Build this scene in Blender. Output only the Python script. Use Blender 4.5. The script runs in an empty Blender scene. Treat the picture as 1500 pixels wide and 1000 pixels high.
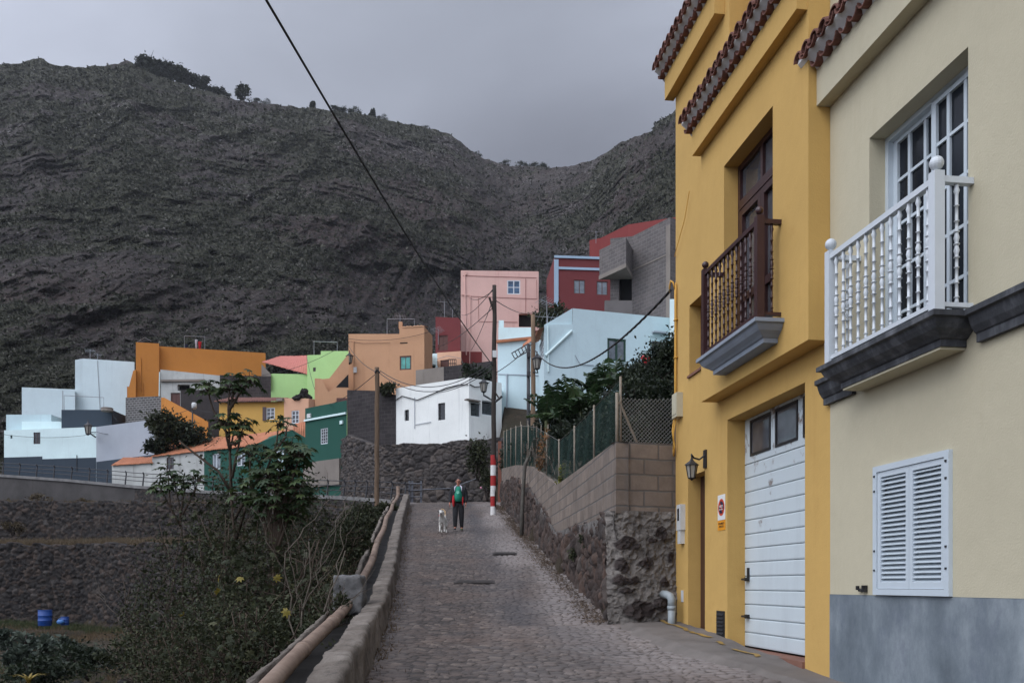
EXPO,SUN_E=0.48,0.9
CL_A,CL_B,CL_D=.335,1.10,.47
HAZE=.00011
import bpy, math, random
import numpy as np
from mathutils import Vector
random.seed(7); rng = np.random.default_rng(7)
SC = bpy.context.scene
COL = SC.collection
F_, CX, HY = 1300.0, 750.0, 855.0      # focal length in photo pixels, principal column, horizon row
def P(px, py, d): return ((px-CX)/F_*d, d, (HY-py)/F_*d)
def X(px, d): return (px-CX)/F_*d
def Hh(py, d): return (HY-py)/F_*d
OFF = {}
# ---------------------------------------------------------------- mesh builder
class MB:
    def __init__(s): s.V=[]; s.F=[]; s.M=[]; s.U=[]; s.n=0; s.hasuv=False
    def add(s, V, F, mi=0, uv=None):
        b=s.n; s.V.extend([tuple(v) for v in V]); s.n+=len(V)
        for k,f in enumerate(F):
            s.F.append([i+b for i in f]); s.M.append(mi)
            if uv is not None: s.U.append(uv[k]); s.hasuv=True
            else: s.U.append(None)
        return s
    def quad(s, a,b,c,d, mi=0, uv=None): return s.add([a,b,c,d],[(0,1,2,3)],mi,[uv] if uv else None)
    def box(s, x0,x1,y0,y1,z0,z1, mi=0):
        return s.add([(x0,y0,z0),(x1,y0,z0),(x1,y1,z0),(x0,y1,z0),(x0,y0,z1),(x1,y0,z1),(x1,y1,z1),(x0,y1,z1)],
            [(0,3,2,1),(4,5,6,7),(0,1,5,4),(1,2,6,5),(2,3,7,6),(3,0,4,7)],mi)
    def tube(s, pts, r, n=8, mi=0, cap=True):
        pts=[Vector(p) for p in pts]; m=len(pts); rr=r if hasattr(r,'__len__') else [r]*m
        V=[]; F=[]; ref=None
        for i,p in enumerate(pts):
            t=(pts[min(i+1,m-1)]-pts[max(i-1,0)])
            t=t.normalized() if t.length>1e-9 else Vector((0,0,1))
            if ref is None: ref=Vector((0,0,1)) if abs(t.z)<.9 else Vector((1,0,0))
            a=t.cross(ref); a=a.normalized() if a.length>1e-6 else t.orthogonal().normalized()
            b=a.cross(t).normalized(); ref=b
            for k in range(n):
                q=2*math.pi*k/n; V.append(p+(a*math.cos(q)+b*math.sin(q))*rr[i])
        for i in range(m-1):
            for k in range(n):
                F.append((i*n+k,i*n+(k+1)%n,(i+1)*n+(k+1)%n,(i+1)*n+k))
        if cap: F.append(tuple(range(n))[::-1]); F.append(tuple((m-1)*n+k for k in range(n)))
        return s.add(V,F,mi)
    def lathe(s, c, prof, n=12, mi=0):
        V=[];F=[];m=len(prof)
        for r,z in prof:
            for k in range(n):
                q=2*math.pi*k/n; V.append((c[0]+r*math.cos(q),c[1]+r*math.sin(q),c[2]+z))
        for i in range(m-1):
            for k in range(n): F.append((i*n+k,i*n+(k+1)%n,(i+1)*n+(k+1)%n,(i+1)*n+k))
        F.append(tuple(range(n))[::-1]); F.append(tuple((m-1)*n+k for k in range(n)))
        return s.add(V,F,mi)
    def sphere(s, c, r, n=10, m=7, mi=0):
        rx,ry,rz=r if hasattr(r,'__len__') else (r,r,r)
        V=[];F=[]
        for i in range(m+1):
            a=-math.pi/2+math.pi*i/m
            for k in range(n):
                q=2*math.pi*k/n; V.append((c[0]+rx*math.cos(a)*math.cos(q),c[1]+ry*math.cos(a)*math.sin(q),c[2]+rz*math.sin(a)))
        for i in range(m):
            for k in range(n): F.append((i*n+k,i*n+(k+1)%n,(i+1)*n+(k+1)%n,(i+1)*n+k))
        return s.add(V,F,mi)
    def build(s, name, mats, parent=None, smooth=False, loc=None):
        if not isinstance(mats,(list,tuple)): mats=[mats]
        A=np.array(s.V,dtype=float).reshape(-1,3)
        if parent is not None: o3=OFF[parent.name]
        elif loc is not None: o3=tuple(loc)
        elif len(A): o3=((A[:,0].min()+A[:,0].max())/2,(A[:,1].min()+A[:,1].max())/2,A[:,2].min())
        else: o3=(0,0,0)
        A=A-np.array(o3)
        me=bpy.data.meshes.new(name); me.from_pydata(A.tolist(),[],s.F)
        for m in mats: me.materials.append(m)
        if len(mats)>1: me.polygons.foreach_set('material_index',s.M)
        if s.hasuv:
            uvl=me.uv_layers.new(name='UVMap'); buf=[]
            for f,u in zip(s.F,s.U):
                buf.extend([c for q in (u if u is not None else [(0,0)]*len(f)) for c in q])
            uvl.data.foreach_set('uv',buf)
        if smooth: me.polygons.foreach_set('use_smooth',[True]*len(s.F))
        me.update()
        return link(name,me,parent,o3)
def link(name, me, parent=None, o3=(0,0,0)):
    o=bpy.data.objects.new(name,me); COL.objects.link(o)
    if parent is not None: o.parent=parent
    else: o.location=o3
    OFF[o.name]=o3
    return o
def tag(o,label=None,cat=None,group=None,kind=None):
    if label: o['label']=label
    if cat: o['category']=cat
    if group: o['group']=group
    if kind: o['kind']=kind
    return o
def thing(name,label,cat,loc,group=None):
    o=bpy.data.objects.new(name,None); COL.objects.link(o); o.location=loc; OFF[o.name]=tuple(loc)
    o.empty_display_size=.2
    return tag(o,label,cat,group)
def grid_mesh(name, V, nr, nc, mats, attrs=None, smooth=True, o3=(0,0,0), parent=None, flip=False, matidx=None, closed=False):
    """V: (nr*nc,3) numpy, rows of nc"""
    V=np.asarray(V,float).reshape(-1,3)-np.array(o3 if parent is None else OFF[parent.name])
    i=np.arange(nr-1)[:,None]*nc+np.arange(nc-1)[None,:]
    q=np.stack([i,i+1,i+nc+1,i+nc],-1).reshape(-1,4)
    if flip: q=q[:,::-1]
    me=bpy.data.meshes.new(name)
    me.vertices.add(len(V)); me.vertices.foreach_set('co',V.ravel())
    nf=len(q); me.loops.add(nf*4); me.loops.foreach_set('vertex_index',q.ravel().astype(np.int32))
    me.polygons.add(nf); me.polygons.foreach_set('loop_start',np.arange(0,nf*4,4,dtype=np.int32))
    try: me.polygons.foreach_set('loop_total',np.full(nf,4,dtype=np.int32))
    except Exception: pass
    me.update(calc_edges=True)
    for m in (mats if isinstance(mats,(list,tuple)) else [mats]): me.materials.append(m)
    if matidx is not None: me.polygons.foreach_set('material_index',np.asarray(matidx,dtype=np.int32).ravel())
    if smooth: me.polygons.foreach_set('use_smooth',np.ones(nf,dtype=bool))
    for k,v in (attrs or {}).items():
        a=me.attributes.new(k,'FLOAT','POINT'); a.data.foreach_set('value',np.asarray(v,dtype=np.float32).ravel())
    me.update()
    return link(name,me,parent,o3)
def faces_mesh(name, V, nper, mat, parent=None, o3=(0,0,0), attrs=None, smooth=False, closed_idx=None):
    """V: (n,nper,3): n separate polygons"""
    V=np.asarray(V,float); n=len(V)
    A=V.reshape(-1,3)-np.array(o3 if parent is None else OFF[parent.name])
    me=bpy.data.meshes.new(name); me.vertices.add(len(A)); me.vertices.foreach_set('co',A.ravel())
    me.loops.add(n*nper); me.loops.foreach_set('vertex_index',np.arange(n*nper,dtype=np.int32))
    me.polygons.add(n); me.polygons.foreach_set('loop_start',np.arange(0,n*nper,nper,dtype=np.int32))
    try: me.polygons.foreach_set('loop_total',np.full(n,nper,dtype=np.int32))
    except Exception: pass
    me.update(calc_edges=True)
    for m in (mat if isinstance(mat,(list,tuple)) else [mat]): me.materials.append(m)
    for k,v in (attrs or {}).items():
        a=me.attributes.new(k,'FLOAT','POINT'); a.data.foreach_set('value',np.repeat(np.asarray(v,dtype=np.float32),nper))
    me.update()
    return link(name,me,parent,o3)
def copy_tree(o, parent=None):
    c=o.copy(); COL.objects.link(c); OFF[c.name]=OFF.get(o.name,(0,0,0))
    if parent is not None:
        c.parent=parent
    for ch in list(o.children): copy_tree(ch,c)
    return c
# ---------------------------------------------------------------- noise
def _h(ix,iy,iz,seed):
    n=(ix.astype(np.int64)*374761393+iy.astype(np.int64)*668265263+iz.astype(np.int64)*2147483647+seed*974634777)&0xFFFFFFFF
    n=((n^(n>>13))*1274126177)&0xFFFFFFFF; n=n^(n>>16); n=(n*2246822519)&0xFFFFFFFF; n=n^(n>>15)
    return (n&0xFFFFFF)/float(0xFFFFFF)
def vn(x,y,z,seed=0):
    x=np.asarray(x,float);y=np.asarray(y,float)+0*x;z=np.asarray(z,float)+0*x
    ix=np.floor(x);iy=np.floor(y);iz=np.floor(z);fx=x-ix;fy=y-iy;fz=z-iz
    fx=fx*fx*(3-2*fx);fy=fy*fy*(3-2*fy);fz=fz*fz*(3-2*fz)
    def c(a,b,d): return _h(ix+a,iy+b,iz+d,seed)
    def L(a,b,t): return a+(b-a)*t
    return L(L(L(c(0,0,0),c(1,0,0),fx),L(c(0,1,0),c(1,1,0),fx),fy),L(L(c(0,0,1),c(1,0,1),fx),L(c(0,1,1),c(1,1,1),fx),fy),fz)*2-1
def fbm(x,y,z,o=4,seed=0,g=.5):
    r=0;a=1;f=1
    for k in range(o): r=r+a*vn(x*f+k*17.3,y*f+k*5.1,z*f+k*9.7,seed+k); a*=g;f*=2.03
    return r
def worley(x,y,seed=0,jit=.9):
    """F1,F2,id"""
    ix=np.floor(x);iy=np.floor(y); F1=np.full(x.shape,9.);F2=np.full(x.shape,9.);ID=np.zeros(x.shape);CXx=np.zeros(x.shape);CYy=np.zeros(x.shape)
    z0=np.zeros_like(ix)
    for a in (-1,0,1):
        for b in (-1,0,1):
            jx=_h(ix+a,iy+b,z0,seed);jy=_h(ix+a,iy+b,z0+1,seed);r=_h(ix+a,iy+b,z0+2,seed)
            dx=ix+a+.5+(jx-.5)*jit-x; dy=iy+b+.5+(jy-.5)*jit-y
            d=np.sqrt(dx*dx+dy*dy)
            m=d<F1
            F2=np.where(m,F1,np.minimum(F2,d)); ID=np.where(m,r,ID);CXx=np.where(m,dx,CXx);CYy=np.where(m,dy,CYy);F1=np.where(m,d,F1)
    return F1,F2,ID,CXx,CYy
def interp(tab):
    a=np.array(tab,float); return lambda v: np.interp(v,a[:,0],a[:,1])
# ---------------------------------------------------------------- materials
def lin(c):
    c=c/255.; return c/12.92 if c<=.04045 else ((c+.055)/1.055)**2.4
def S(r,g,b,f=1.): return (min(.95,lin(r)*f),min(.95,lin(g)*f),min(.95,lin(b)*f),1)
class NT:
    def __init__(s,name):
        s.m=bpy.data.materials.new(name); s.m.use_nodes=True; s.t=s.m.node_tree
        s.b=s.t.nodes['Principled BSDF']; s.tc=None
    def n(s,typ,**kw):
        nd=s.t.nodes.new(typ)
        for k,v in kw.items():
            if k.startswith('i_'): nd.inputs[k[2:].replace('_',' ')].default_value=v
            else: setattr(nd,k,v)
        return nd
    def l(s,a,b): s.t.links.new(a,b)
    def co(s,kind='Object'):
        if s.tc is None: s.tc=s.n('ShaderNodeTexCoord')
        return s.tc.outputs[kind]
    def mapped(s,scale,kind='Object',rot=(0,0,0)):
        mp=s.n('ShaderNodeMapping'); mp.inputs['Scale'].default_value=scale; mp.inputs['Rotation'].default_value=rot
        s.l(s.co(kind),mp.inputs['Vector']); return mp.outputs['Vector']
    def noise(s,scale,detail=5,rough=.6,vec=None,dist=0):
        nd=s.n('ShaderNodeTexNoise'); nd.inputs['Scale'].default_value=scale; nd.inputs['Detail'].default_value=detail
        nd.inputs['Roughness'].default_value=rough; nd.inputs['Distortion'].default_value=dist
        s.l(vec if vec is not None else s.co(),nd.inputs['Vector']); return nd.outputs['Fac']
    def ramp(s,fac,stops):
        r=s.n('ShaderNodeValToRGB'); e=r.color_ramp.elements
        while len(e)<len(stops): e.new(.5)
        for k,(p,c) in enumerate(stops):
            e[k].position=p; e[k].color=c if len(c)==4 else (*c,1)
        s.l(fac,r.inputs['Fac']); return r.outputs['Color']
    def fr(s,fac,a,b):   # float ramp
        m=s.n('ShaderNodeMapRange'); m.inputs['From Min'].default_value=a; m.inputs['From Max'].default_value=b
        s.l(fac,m.inputs['Value']); return m.outputs['Result']
    def mix(s,fac,a,b,mode='MIX'):
        m=s.n('ShaderNodeMix',data_type='RGBA',blend_type=mode)
        for v,k in ((fac,0),(a,6),(b,7)):
            if hasattr(v,'is_linked') or hasattr(v,'node'): s.l(v,m.inputs[k])
            else: m.inputs[k].default_value=v
        return m.outputs[2]
    def math(s,op,a,b=0.):
        m=s.n('ShaderNodeMath',operation=op)
        for v,k in ((a,0),(b,1)):
            if hasattr(v,'node'): s.l(v,m.inputs[k])
            else: m.inputs[k].default_value=v
        return m.outputs[0]
    def attr(s,name): 
        a=s.n('ShaderNodeAttribute',attribute_name=name); return a.outputs['Fac']
    def bump(s,h,strength=.3,dist=.02,prev=None):
        b=s.n('ShaderNodeBump'); b.inputs['Strength'].default_value=strength; b.inputs['Distance'].default_value=dist
        s.l(h,b.inputs['Height'])
        if prev is not None: s.l(prev,b.inputs['Normal'])
        return b.outputs['Normal']
    def out(s,col=None,rough=.85,norm=None,spec=.3,metal=0):
        if col is not None:
            if hasattr(col,'node'): s.l(col,s.b.inputs['Base Color'])
            else: s.b.inputs['Base Color'].default_value=col
        if hasattr(rough,'node'): s.l(rough,s.b.inputs['Roughness'])
        else: s.b.inputs['Roughness'].default_value=rough
        s.b.inputs['Specular IOR Level'].default_value=spec; s.b.inputs['Metallic'].default_value=metal
        if norm is not None: s.l(norm,s.b.inputs['Normal'])
        return s.m
def dk(c,f): return (c[0]*f,c[1]*f,c[2]*f,1)
def plaster(name,c,var=.82,stain=.35,scol=None,bump=.25,rough=.88,big=.5,streaks=1.0):
    t=NT(name)
    a=t.noise(big,6,.65); a=t.fr(a,.35,.65)
    col=t.mix(a,dk(c,var),c)
    b=t.noise(9,4,.6); col=t.mix(t.fr(b,.3,.75),dk(c,.93),col,'MIX') if False else t.mix(t.math('MULTIPLY',t.fr(b,.35,.7),.25),col,dk(c,.85))
    sv=t.noise(1.,6,.7,vec=t.mapped((2.6,2.6,.22)))
    sm=t.math('MULTIPLY',t.fr(sv,.56,.78),stain*streaks)
    col=t.mix(sm,col,scol or (c[0]*.42,c[1]*.4,c[2]*.38,1))
    pv=t.noise(1.7,8,.75); pm=t.math('MULTIPLY',t.fr(pv,.6,.72),stain*.6)
    col=t.mix(pm,col,scol or (c[0]*.5,c[1]*.48,c[2]*.45,1))
    nm=t.bump(t.noise(60,3,.6),bump,.006); nm=t.bump(t.noise(2.2,4,.6),bump*.6,.03,nm)
    return t.out(col,rough,nm,.25)
def paint(name,c,rough=.45,var=.9,spec=.4,metal=0,scale=8,rust=0,rcol=(.1,.045,.02,1)):
    t=NT(name); col=t.mix(t.fr(t.noise(scale,5,.65),.35,.7),dk(c,var),c)
    if rust: col=t.mix(t.math('MULTIPLY',t.fr(t.noise(scale*1.7,8,.75),.6,.7),rust),col,rcol)
    return t.out(col,rough,t.bump(t.noise(45,3),.08,.004),spec,metal)
def glass(name,c=(.012,.014,.017,1),rough=.08):
    t=NT(name); col=t.mix(t.fr(t.noise(1.3,3),.4,.65),c,dk(c,2.2))
    return t.out(col,rough,None,.5)
def wood(name,c,sc=(18,18,1.2)):
    t=NT(name); v=t.noise(1.,6,.65,vec=t.mapped(sc)); col=t.mix(t.fr(v,.3,.7),dk(c,.45),c)
    return t.out(col,.85,t.bump(v,.4,.01),.2)
def leafmat(name,c1,c2,c3=None,rough=.55):
    t=NT(name); oi=t.attr('lv'); col=t.ramp(oi,[(0,c1),(.6,c2),(1,c3 or c2)])
    t.b.inputs['Subsurface Weight'].default_value=0
    m=t.out(col,rough,None,.3)
    # thin leaves let some light through
    tr=t.n('ShaderNodeBsdfTranslucent'); t.l(col,tr.inputs['Color']); mx=t.n('ShaderNodeMixShader'); mx.inputs[0].default_value=.22
    t.l(t.b.outputs[0],mx.inputs[1]); t.l(tr.outputs[0],mx.inputs[2]); o=t.t.nodes['Material Output']; t.l(mx.outputs[0],o.inputs['Surface'])
    return m
def stonemat(name,stops,gapc,rough=.9,bs=.5,lichen=.25,lcol=(.22,.21,.18,1)):
    t=NT(name); col=t.ramp(t.attr('rnd'),stops)
    n1=t.noise(5,8,.7); col=t.mix(t.math('MULTIPLY',t.fr(n1,.35,.7),.55),col,dk((1,1,1,1),0.0) if False else (.016,.014,.013,1))
    n2=t.noise(9,8,.75); col=t.mix(t.math('MULTIPLY',t.fr(n2,.58,.75),lichen),col,lcol)
    g=t.fr(t.attr('gap'),.0,.22); col=t.mix(g,gapc,col)
    nm=t.bump(t.noise(14,8,.72),bs,.05)
    return t.out(col,rough,nm,.2)
def blockmat(name,c1,c2,mort,bw=.5,bh=.25,mz=.02,dark=.5,bump=.5):
    t=NT(name); br=t.n('ShaderNodeTexBrick'); br.inputs['Scale'].default_value=1
    br.inputs['Brick Width'].default_value=bw; br.inputs['Row Height'].default_value=bh; br.inputs['Mortar Size'].default_value=mz
    br.inputs['Color1'].default_value=c1; br.inputs['Color2'].default_value=c2; br.inputs['Mortar'].default_value=mort; br.inputs['Mortar Smooth'].default_value=.4
    wob=t.n('ShaderNodeTexNoise'); wob.inputs['Scale'].default_value=3; t.l(t.co('UV'),wob.inputs['Vector'])
    va=t.n('ShaderNodeVectorMath',operation='MULTIPLY_ADD'); va.inputs[1].default_value=(.03,.03,0); t.l(wob.outputs['Color'],va.inputs[0]); t.l(t.co('UV'),va.inputs[2])
    t.l(va.outputs[0],br.inputs['Vector'])
    col=br.outputs['Color']
    n1=t.noise(1.6,8,.7); col=t.mix(t.math('MULTIPLY',t.fr(n1,.45,.7),dark),col,dk(c1,.4))
    n2=t.noise(22,6,.7); col=t.mix(t.math('MULTIPLY',t.fr(n2,.4,.75),.35),col,dk(c1,.55))
    inv=t.math('SUBTRACT',1.,br.outputs['Fac'])
    nm=t.bump(inv,bump,.015); nm=t.bump(n2,.35,.01,nm)
    return t.out(col,.92,nm,.15)
# ================================================================ camera, light, sky
cam=bpy.data.cameras.new('camera'); co=bpy.data.objects.new('camera',cam); COL.objects.link(co)
co.rotation_euler=(math.pi/2,0,0); co.location=(0,0,0)
cam.sensor_width=36; cam.lens=36*F_/1500; cam.shift_y=(HY-500)/1500; cam.clip_start=.05; cam.clip_end=6000
SC.camera=co
SC.view_settings.view_transform='Standard'; SC.view_settings.look='None'; SC.view_settings.gamma=1
SC.view_settings.exposure=EXPO
SUN_EL,SUN_AZ=math.radians(48),math.radians(-128)    # azimuth from +Y towards +X: behind and to the left of the camera
sd=Vector((math.sin(SUN_AZ)*math.cos(SUN_EL),math.cos(SUN_AZ)*math.cos(SUN_EL),math.sin(SUN_EL)))
sl=bpy.data.lights.new('sun','SUN'); sl.energy=SUN_E; sl.angle=math.radians(40); sl.color=(1,.985,.965)
so=bpy.data.objects.new('sun',sl); COL.objects.link(so); so.rotation_euler=(-sd).to_track_quat('-Z','Y').to_euler(); so.location=(-20,-20,40)
W=bpy.data.worlds.new('World'); SC.world=W; W.use_nodes=True; wt=W.node_tree
def wn(t,**k):
    n=wt.nodes.new(t)
    for a,b in k.items(): setattr(n,a,b)
    return n
bg=wt.nodes['Background']; outw=wt.nodes['World Output']
sky=wn('ShaderNodeTexSky',sky_type='NISHITA'); sky.sun_disc=False; sky.sun_elevation=SUN_EL; sky.sun_rotation=SUN_AZ
try: sky.dust_density=3.
except Exception: pass
wt.links.new(sky.outputs[0],bg.inputs['Color']); bg.inputs['Strength'].default_value=.05
tc=wn('ShaderNodeTexCoord'); nz=wn('ShaderNodeVectorMath',operation='NORMALIZE'); wt.links.new(tc.outputs['Generated'],nz.inputs[0])
def wdot(v):
    d=wn('ShaderNodeVectorMath',operation='DOT_PRODUCT'); d.inputs[1].default_value=v; wt.links.new(nz.outputs[0],d.inputs[0]); return d.outputs['Value']
def wr(val,a,b,c,d):
    m=wn('ShaderNodeMapRange',interpolation_type='SMOOTHSTEP')
    for k,v in zip((1,2,3,4),(a,b,c,d)): m.inputs[k].default_value=v
    wt.links.new(val,m.inputs[0]); return m.outputs[0]
def wm(op,a,b):
    m=wn('ShaderNodeMath',operation=op)
    for k,v in ((0,a),(1,b)):
        if hasattr(v,'node'): wt.links.new(v,m.inputs[k])
        else: m.inputs[k].default_value=v
    return m.outputs[0]
# cloud deck: darkest over the gap in the ridge, bright and open to the left and behind
dark=wr(wdot(Vector((.08,.96,.25)).normalized()),.948,.988,0,1)
bright=wr(wdot(sd),.05,.9,0,1)
mp=wn('ShaderNodeMapping'); mp.inputs['Scale'].default_value=(1.3,1.3,3.2); wt.links.new(nz.outputs[0],mp.inputs[0])
cn=wn('ShaderNodeTexNoise'); cn.inputs['Scale'].default_value=2.1; cn.inputs['Detail'].default_value=4; cn.inputs['Roughness'].default_value=.5; cn.inputs['Distortion'].default_value=.4
wt.links.new(mp.outputs[0],cn.inputs['Vector'])
lum=wm('ADD',wm('MULTIPLY',bright,CL_B),CL_A)
lum=wm('MULTIPLY',lum,wm('SUBTRACT',1.0,wm('MULTIPLY',dark,CL_D)))
lum=wm('MULTIPLY',lum,wr(cn.outputs['Fac'],.3,.7,.86,1.12))
cr=wn('ShaderNodeMix',data_type='RGBA'); cr.inputs[6].default_value=(.90,.97,1.16,1); cr.inputs[7].default_value=(.91,.97,1.17,1)
wt.links.new(dark,cr.inputs[0])
bg2=wn('ShaderNodeBackground'); wt.links.new(cr.outputs[2],bg2.inputs['Color']); wt.links.new(lum,bg2.inputs['Strength'])
mxs=wn('ShaderNodeMixShader'); mxs.inputs[0].default_value=.93
wt.links.new(bg.outputs[0],mxs.inputs[1]); wt.links.new(bg2.outputs[0],mxs.inputs[2]); wt.links.new(mxs.outputs[0],outw.inputs['Surface'])
# ================================================================ terrain
Lx=interp([(-20,.9),(0,-.75),(6,-1.2),(9.6,-1.55),(17,-2.25),(25,-3.1),(29.8,-3.62),(36,-4.26),(42,-4.85),(50,-5.6)])
Rx=interp([(-20,7),(0,4.6),(9.26,3.32),(13.9,2.66),(14.0,1.62),(17,1.44),(20,1.22),(25,.83),(29.8,.46),(36,-.02),(42,-.45),(50,-1.)])
gy=interp([(-30,-3.2),(0,-1.6),(5,-1.32),(9.3,-1.03),(11.5,-.86),(14,-.66),(17,-.25),(20,.2),(25,1.0),(29.8,1.765),(36,2.75),(42,3.7),(46,4.2),(52,4.5),(80,4.5)])
WT=[(13,2.25),(14,2.25),(17.5,2.33),(21.7,2.42),(27.7,3.66),(34,4.55),(42,5.5),(50,7.6),(60,13),(80,21),(200,60)]
wty=interp(WT)
RL=[(600,46.5,4.25),(560,50,4.75),(500,56,5.5),(400,60,6.1),(300,64,6.7),(200,68,7.5),(100,71,8.35),(0,74,9.1),(-200,80,10),(-500,88,11)]
RLP=[(X(p,z),z,h) for p,z,h in RL]
_rl=sorted(RLP)
rly=interp([(a,b) for a,b,c in _rl]); rlh=interp([(a,c) for a,b,c in _rl])
W1=[(-60,54),(-25,52),(-13,46),(-9.5,41),(-7.5,38)]; W2=[(-60,62),(-30,58),(-14,53),(-9,48),(-6.6,45)]
w1y=interp(W1); w2y=interp(W2)
w2t=interp([(-60,5.7),(-30,5.35),(-14,4.8),(-9,4.06),(-6.6,3.9)])
w1t=interp([(-60,2.4),(-25,2.25),(-13,2.1),(-9.5,1.9),(-7.5,1.9)])
bwy=interp([(-12,62),(-11.1,58),(-8.5,54.6),(-7.6,53.6),(-4,52.3),(-.6,51.0),(.8,50.6),(3,50.2),(80,50)])
def floor_h(x,y):
    f=np.interp(y,[-30,8,14,25,38,51,60],[-5,-2.7,-3.1,-3.6,-3.1,-2.45,-2.3])
    return f+.25*fbm(x*.22,y*.22,0*x,4,3)+.5*np.clip((x+14)/10,0,1)*np.clip((34-y)/10,0,1)*0
def T(x,y):
    x=np.asarray(x,float); y=np.asarray(y,float)
    st=lambda a: np.clip((y-a-.15)/.7,0,1)
    ly=rly(x); lh=rlh(x)
    t=floor_h(x,y)
    t=t+(w1t(x)-t)*st(w1y(x))
    up=w1t(x)+.7*np.clip((y-w1y(x)-1)/(w2y(x)-w1y(x)),0,1)
    t=np.where(y>w1y(x)+.9,up,t)
    t=np.where(y>w2y(x)+.1,t+(w2t(x)-t)*st(w2y(x)),t)
    u2=w2t(x)+(lh-2.4-w2t(x))*np.clip((y-w2y(x))/(ly-w2y(x)+.01),0,1)
    t=np.where(y>w2y(x)+1,np.maximum(u2,w2t(x)),t)
    t=np.where(y>ly+.1,np.maximum(t,t+(lh-t)*st(ly)),t)
    t=np.where(y>ly+.9,lh+np.maximum(0,y-ly-5)*.27,t)
    e=gy(y)-.35-.8*np.maximum(0,Lx(y)-.8-x)
    t=np.where((y<47.)&(x<Lx(y)),np.maximum(t,e),t)
    mid=(x>=Lx(y)-.6)
    bw=bwy(x)
    tm=np.where(y<bw+.2,np.minimum(gy(y),4.5)-.07,4.5+3.5*np.clip((y-bw-.2)/.8,0,1)+np.maximum(0,y-bw-3)*.2)
    tr=np.where(y>14.9,wty(y)-.3,gy(y)-.07)
    inr=np.where(y>14.9,x>Rx(y)+.3,False)
    t=np.where(mid,np.where(inr,tr,np.minimum(tm,np.where(y<50,tm,tm))),t)
    return t
xs=np.concatenate([[-2500,-1200,-600,-300],np.arange(-140,-40,2.),np.arange(-40,8,.5),np.arange(8,81,2.5),[150,300,700,1500,2500]])
ys=np.concatenate([[-2500,-900,-300,-100],np.arange(-40,0,3.),np.arange(0,64,.5),np.arange(64,100,1.),np.arange(100,202,4.),[260,400,800]])
GX,GY=np.meshgrid(xs,ys)
GZ=T(GX,np.clip(GY,-40,200))
bump=fbm(GX*1.1,GY*1.1,0*GX,4,9)*.10
mask=((GX<Lx(GY)-1.2)).astype(float); GZ=GZ+bump*mask
t=NT('hill_soil')
n1=t.noise(.45,8,.7); n2=t.noise(3.5,8,.75)
col=t.ramp(n1,[(.3,(.026,.028,.016)),(.48,(.045,.036,.025)),(.6,(.06,.045,.031)),(.75,(.036,.032,.024))])
col=t.mix(t.math('MULTIPLY',t.fr(n2,.4,.7),.6),col,(.022,.02,.017,1))
M_SOIL=t.out(col,.95,t.bump(n2,.8,.12),.1)
o=grid_mesh('ground',np.stack([GX,GY,GZ],-1),len(ys),len(xs),M_SOIL); tag(o,kind='structure')
# ---------------------------------------------------------------- cobbled road
ry=np.concatenate([np.arange(-12,7,.15),np.arange(7,20,.024),np.arange(20,32,.045),np.arange(32,47.6,.09)])
nc=230
U=np.linspace(0,1,nc)[None,:]
RYg=ry[:,None]+0*U
xl=(Lx(ry)-.12)[:,None]; xr=(Rx(ry)+np.where(ry>13.95,.18,.0))[:,None]
RXg=xl+(xr-xl)*U
wx=RXg+.05*fbm(RXg*2,RYg*2,0*RXg,2,4); wy=RYg+.05*fbm(RXg*2,RYg*2,0*RXg+7,2,5)
F1,F2,ID,dx,dy=worley(wx/.14,wy/.108,11)
gap=np.clip((F2-F1)/.33,0,1)
wear=np.clip(.55+.8*fbm(RXg*.35,RYg*.12,0*RXg,4,21),0,1)     # 1 = worn flat, mortar filled
wear2=np.clip(.5+1.1*fbm(RXg*1.4,RYg*.9,0*RXg,4,33),0,1)
rel=.032*np.sqrt(gap)*(1-.3*wear)+.034*(ID-.5)*(1.1-wear*.5)*gap+.007*(dx*(ID-.5)*3+dy*1.1)*gap
base=gy(RYg)+.025*fbm(RXg*.5,RYg*.35,0*RXg,3,41)
# keystone rows: slightly raised lines of setts at both edges of the roadway
edge=np.exp(-((RXg-(xl+.62))/.07)**2)*.012+np.exp(-((RXg-(xl+.62+2.95))/.05)**2)*(-.02)*(RYg<13)
und=.05*np.exp(-((RXg-xr)/.25)**2)
RZ=base+rel+edge+und*(RYg>13.9)
xe=np.where(RYg<13.95,1.62+(14-RYg)*.13,xr); dust=np.clip(np.clip((RXg-(xe-1.75))/1.0,0,1)*np.clip((xe+1.2-RXg)/.6,0,1)*np.clip((RYg-8.5)/2,0,1)*(.75+.7*fbm(RXg*1.2,RYg*.4,0*RXg,4,55))+.55*np.clip(1-(RXg-xl)/.6,0,1)+.55*np.clip(fbm(RXg*.8,RYg*.10,0*RXg,3,61)+.1,0,1),0,1)
dampm=np.exp(-((RXg-(xl+.60*(xr-xl)))/.42)**2)*np.clip(.55+.8*fbm(RXg*.9,RYg*.16,0*RXg,3,71),0,1)*(RYg>9)
t=NT('cobbles')
col=t.ramp(t.attr('rnd'),[(0,(.038,.033,.031)),(.3,(.068,.056,.050)),(.5,(.102,.081,.070)),(.75,(.058,.051,.049)),(1,(.150,.122,.104))])
n2=t.noise(20,6,.7); col=t.mix(t.math('MULTIPLY',t.fr(n2,.4,.7),.35),col,(.045,.04,.038,1))
n3=t.noise(.55,6,.65); col=t.mix(t.math('MULTIPLY',t.fr(n3,.45,.68),.6),col,(.125,.088,.07,1))
gc=t.mix(t.attr('dust'),(.016,.014,.013,1),(.06,.05,.045,1))
col=t.mix(t.fr(t.attr('gap'),.05,.5),gc,col)
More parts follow.
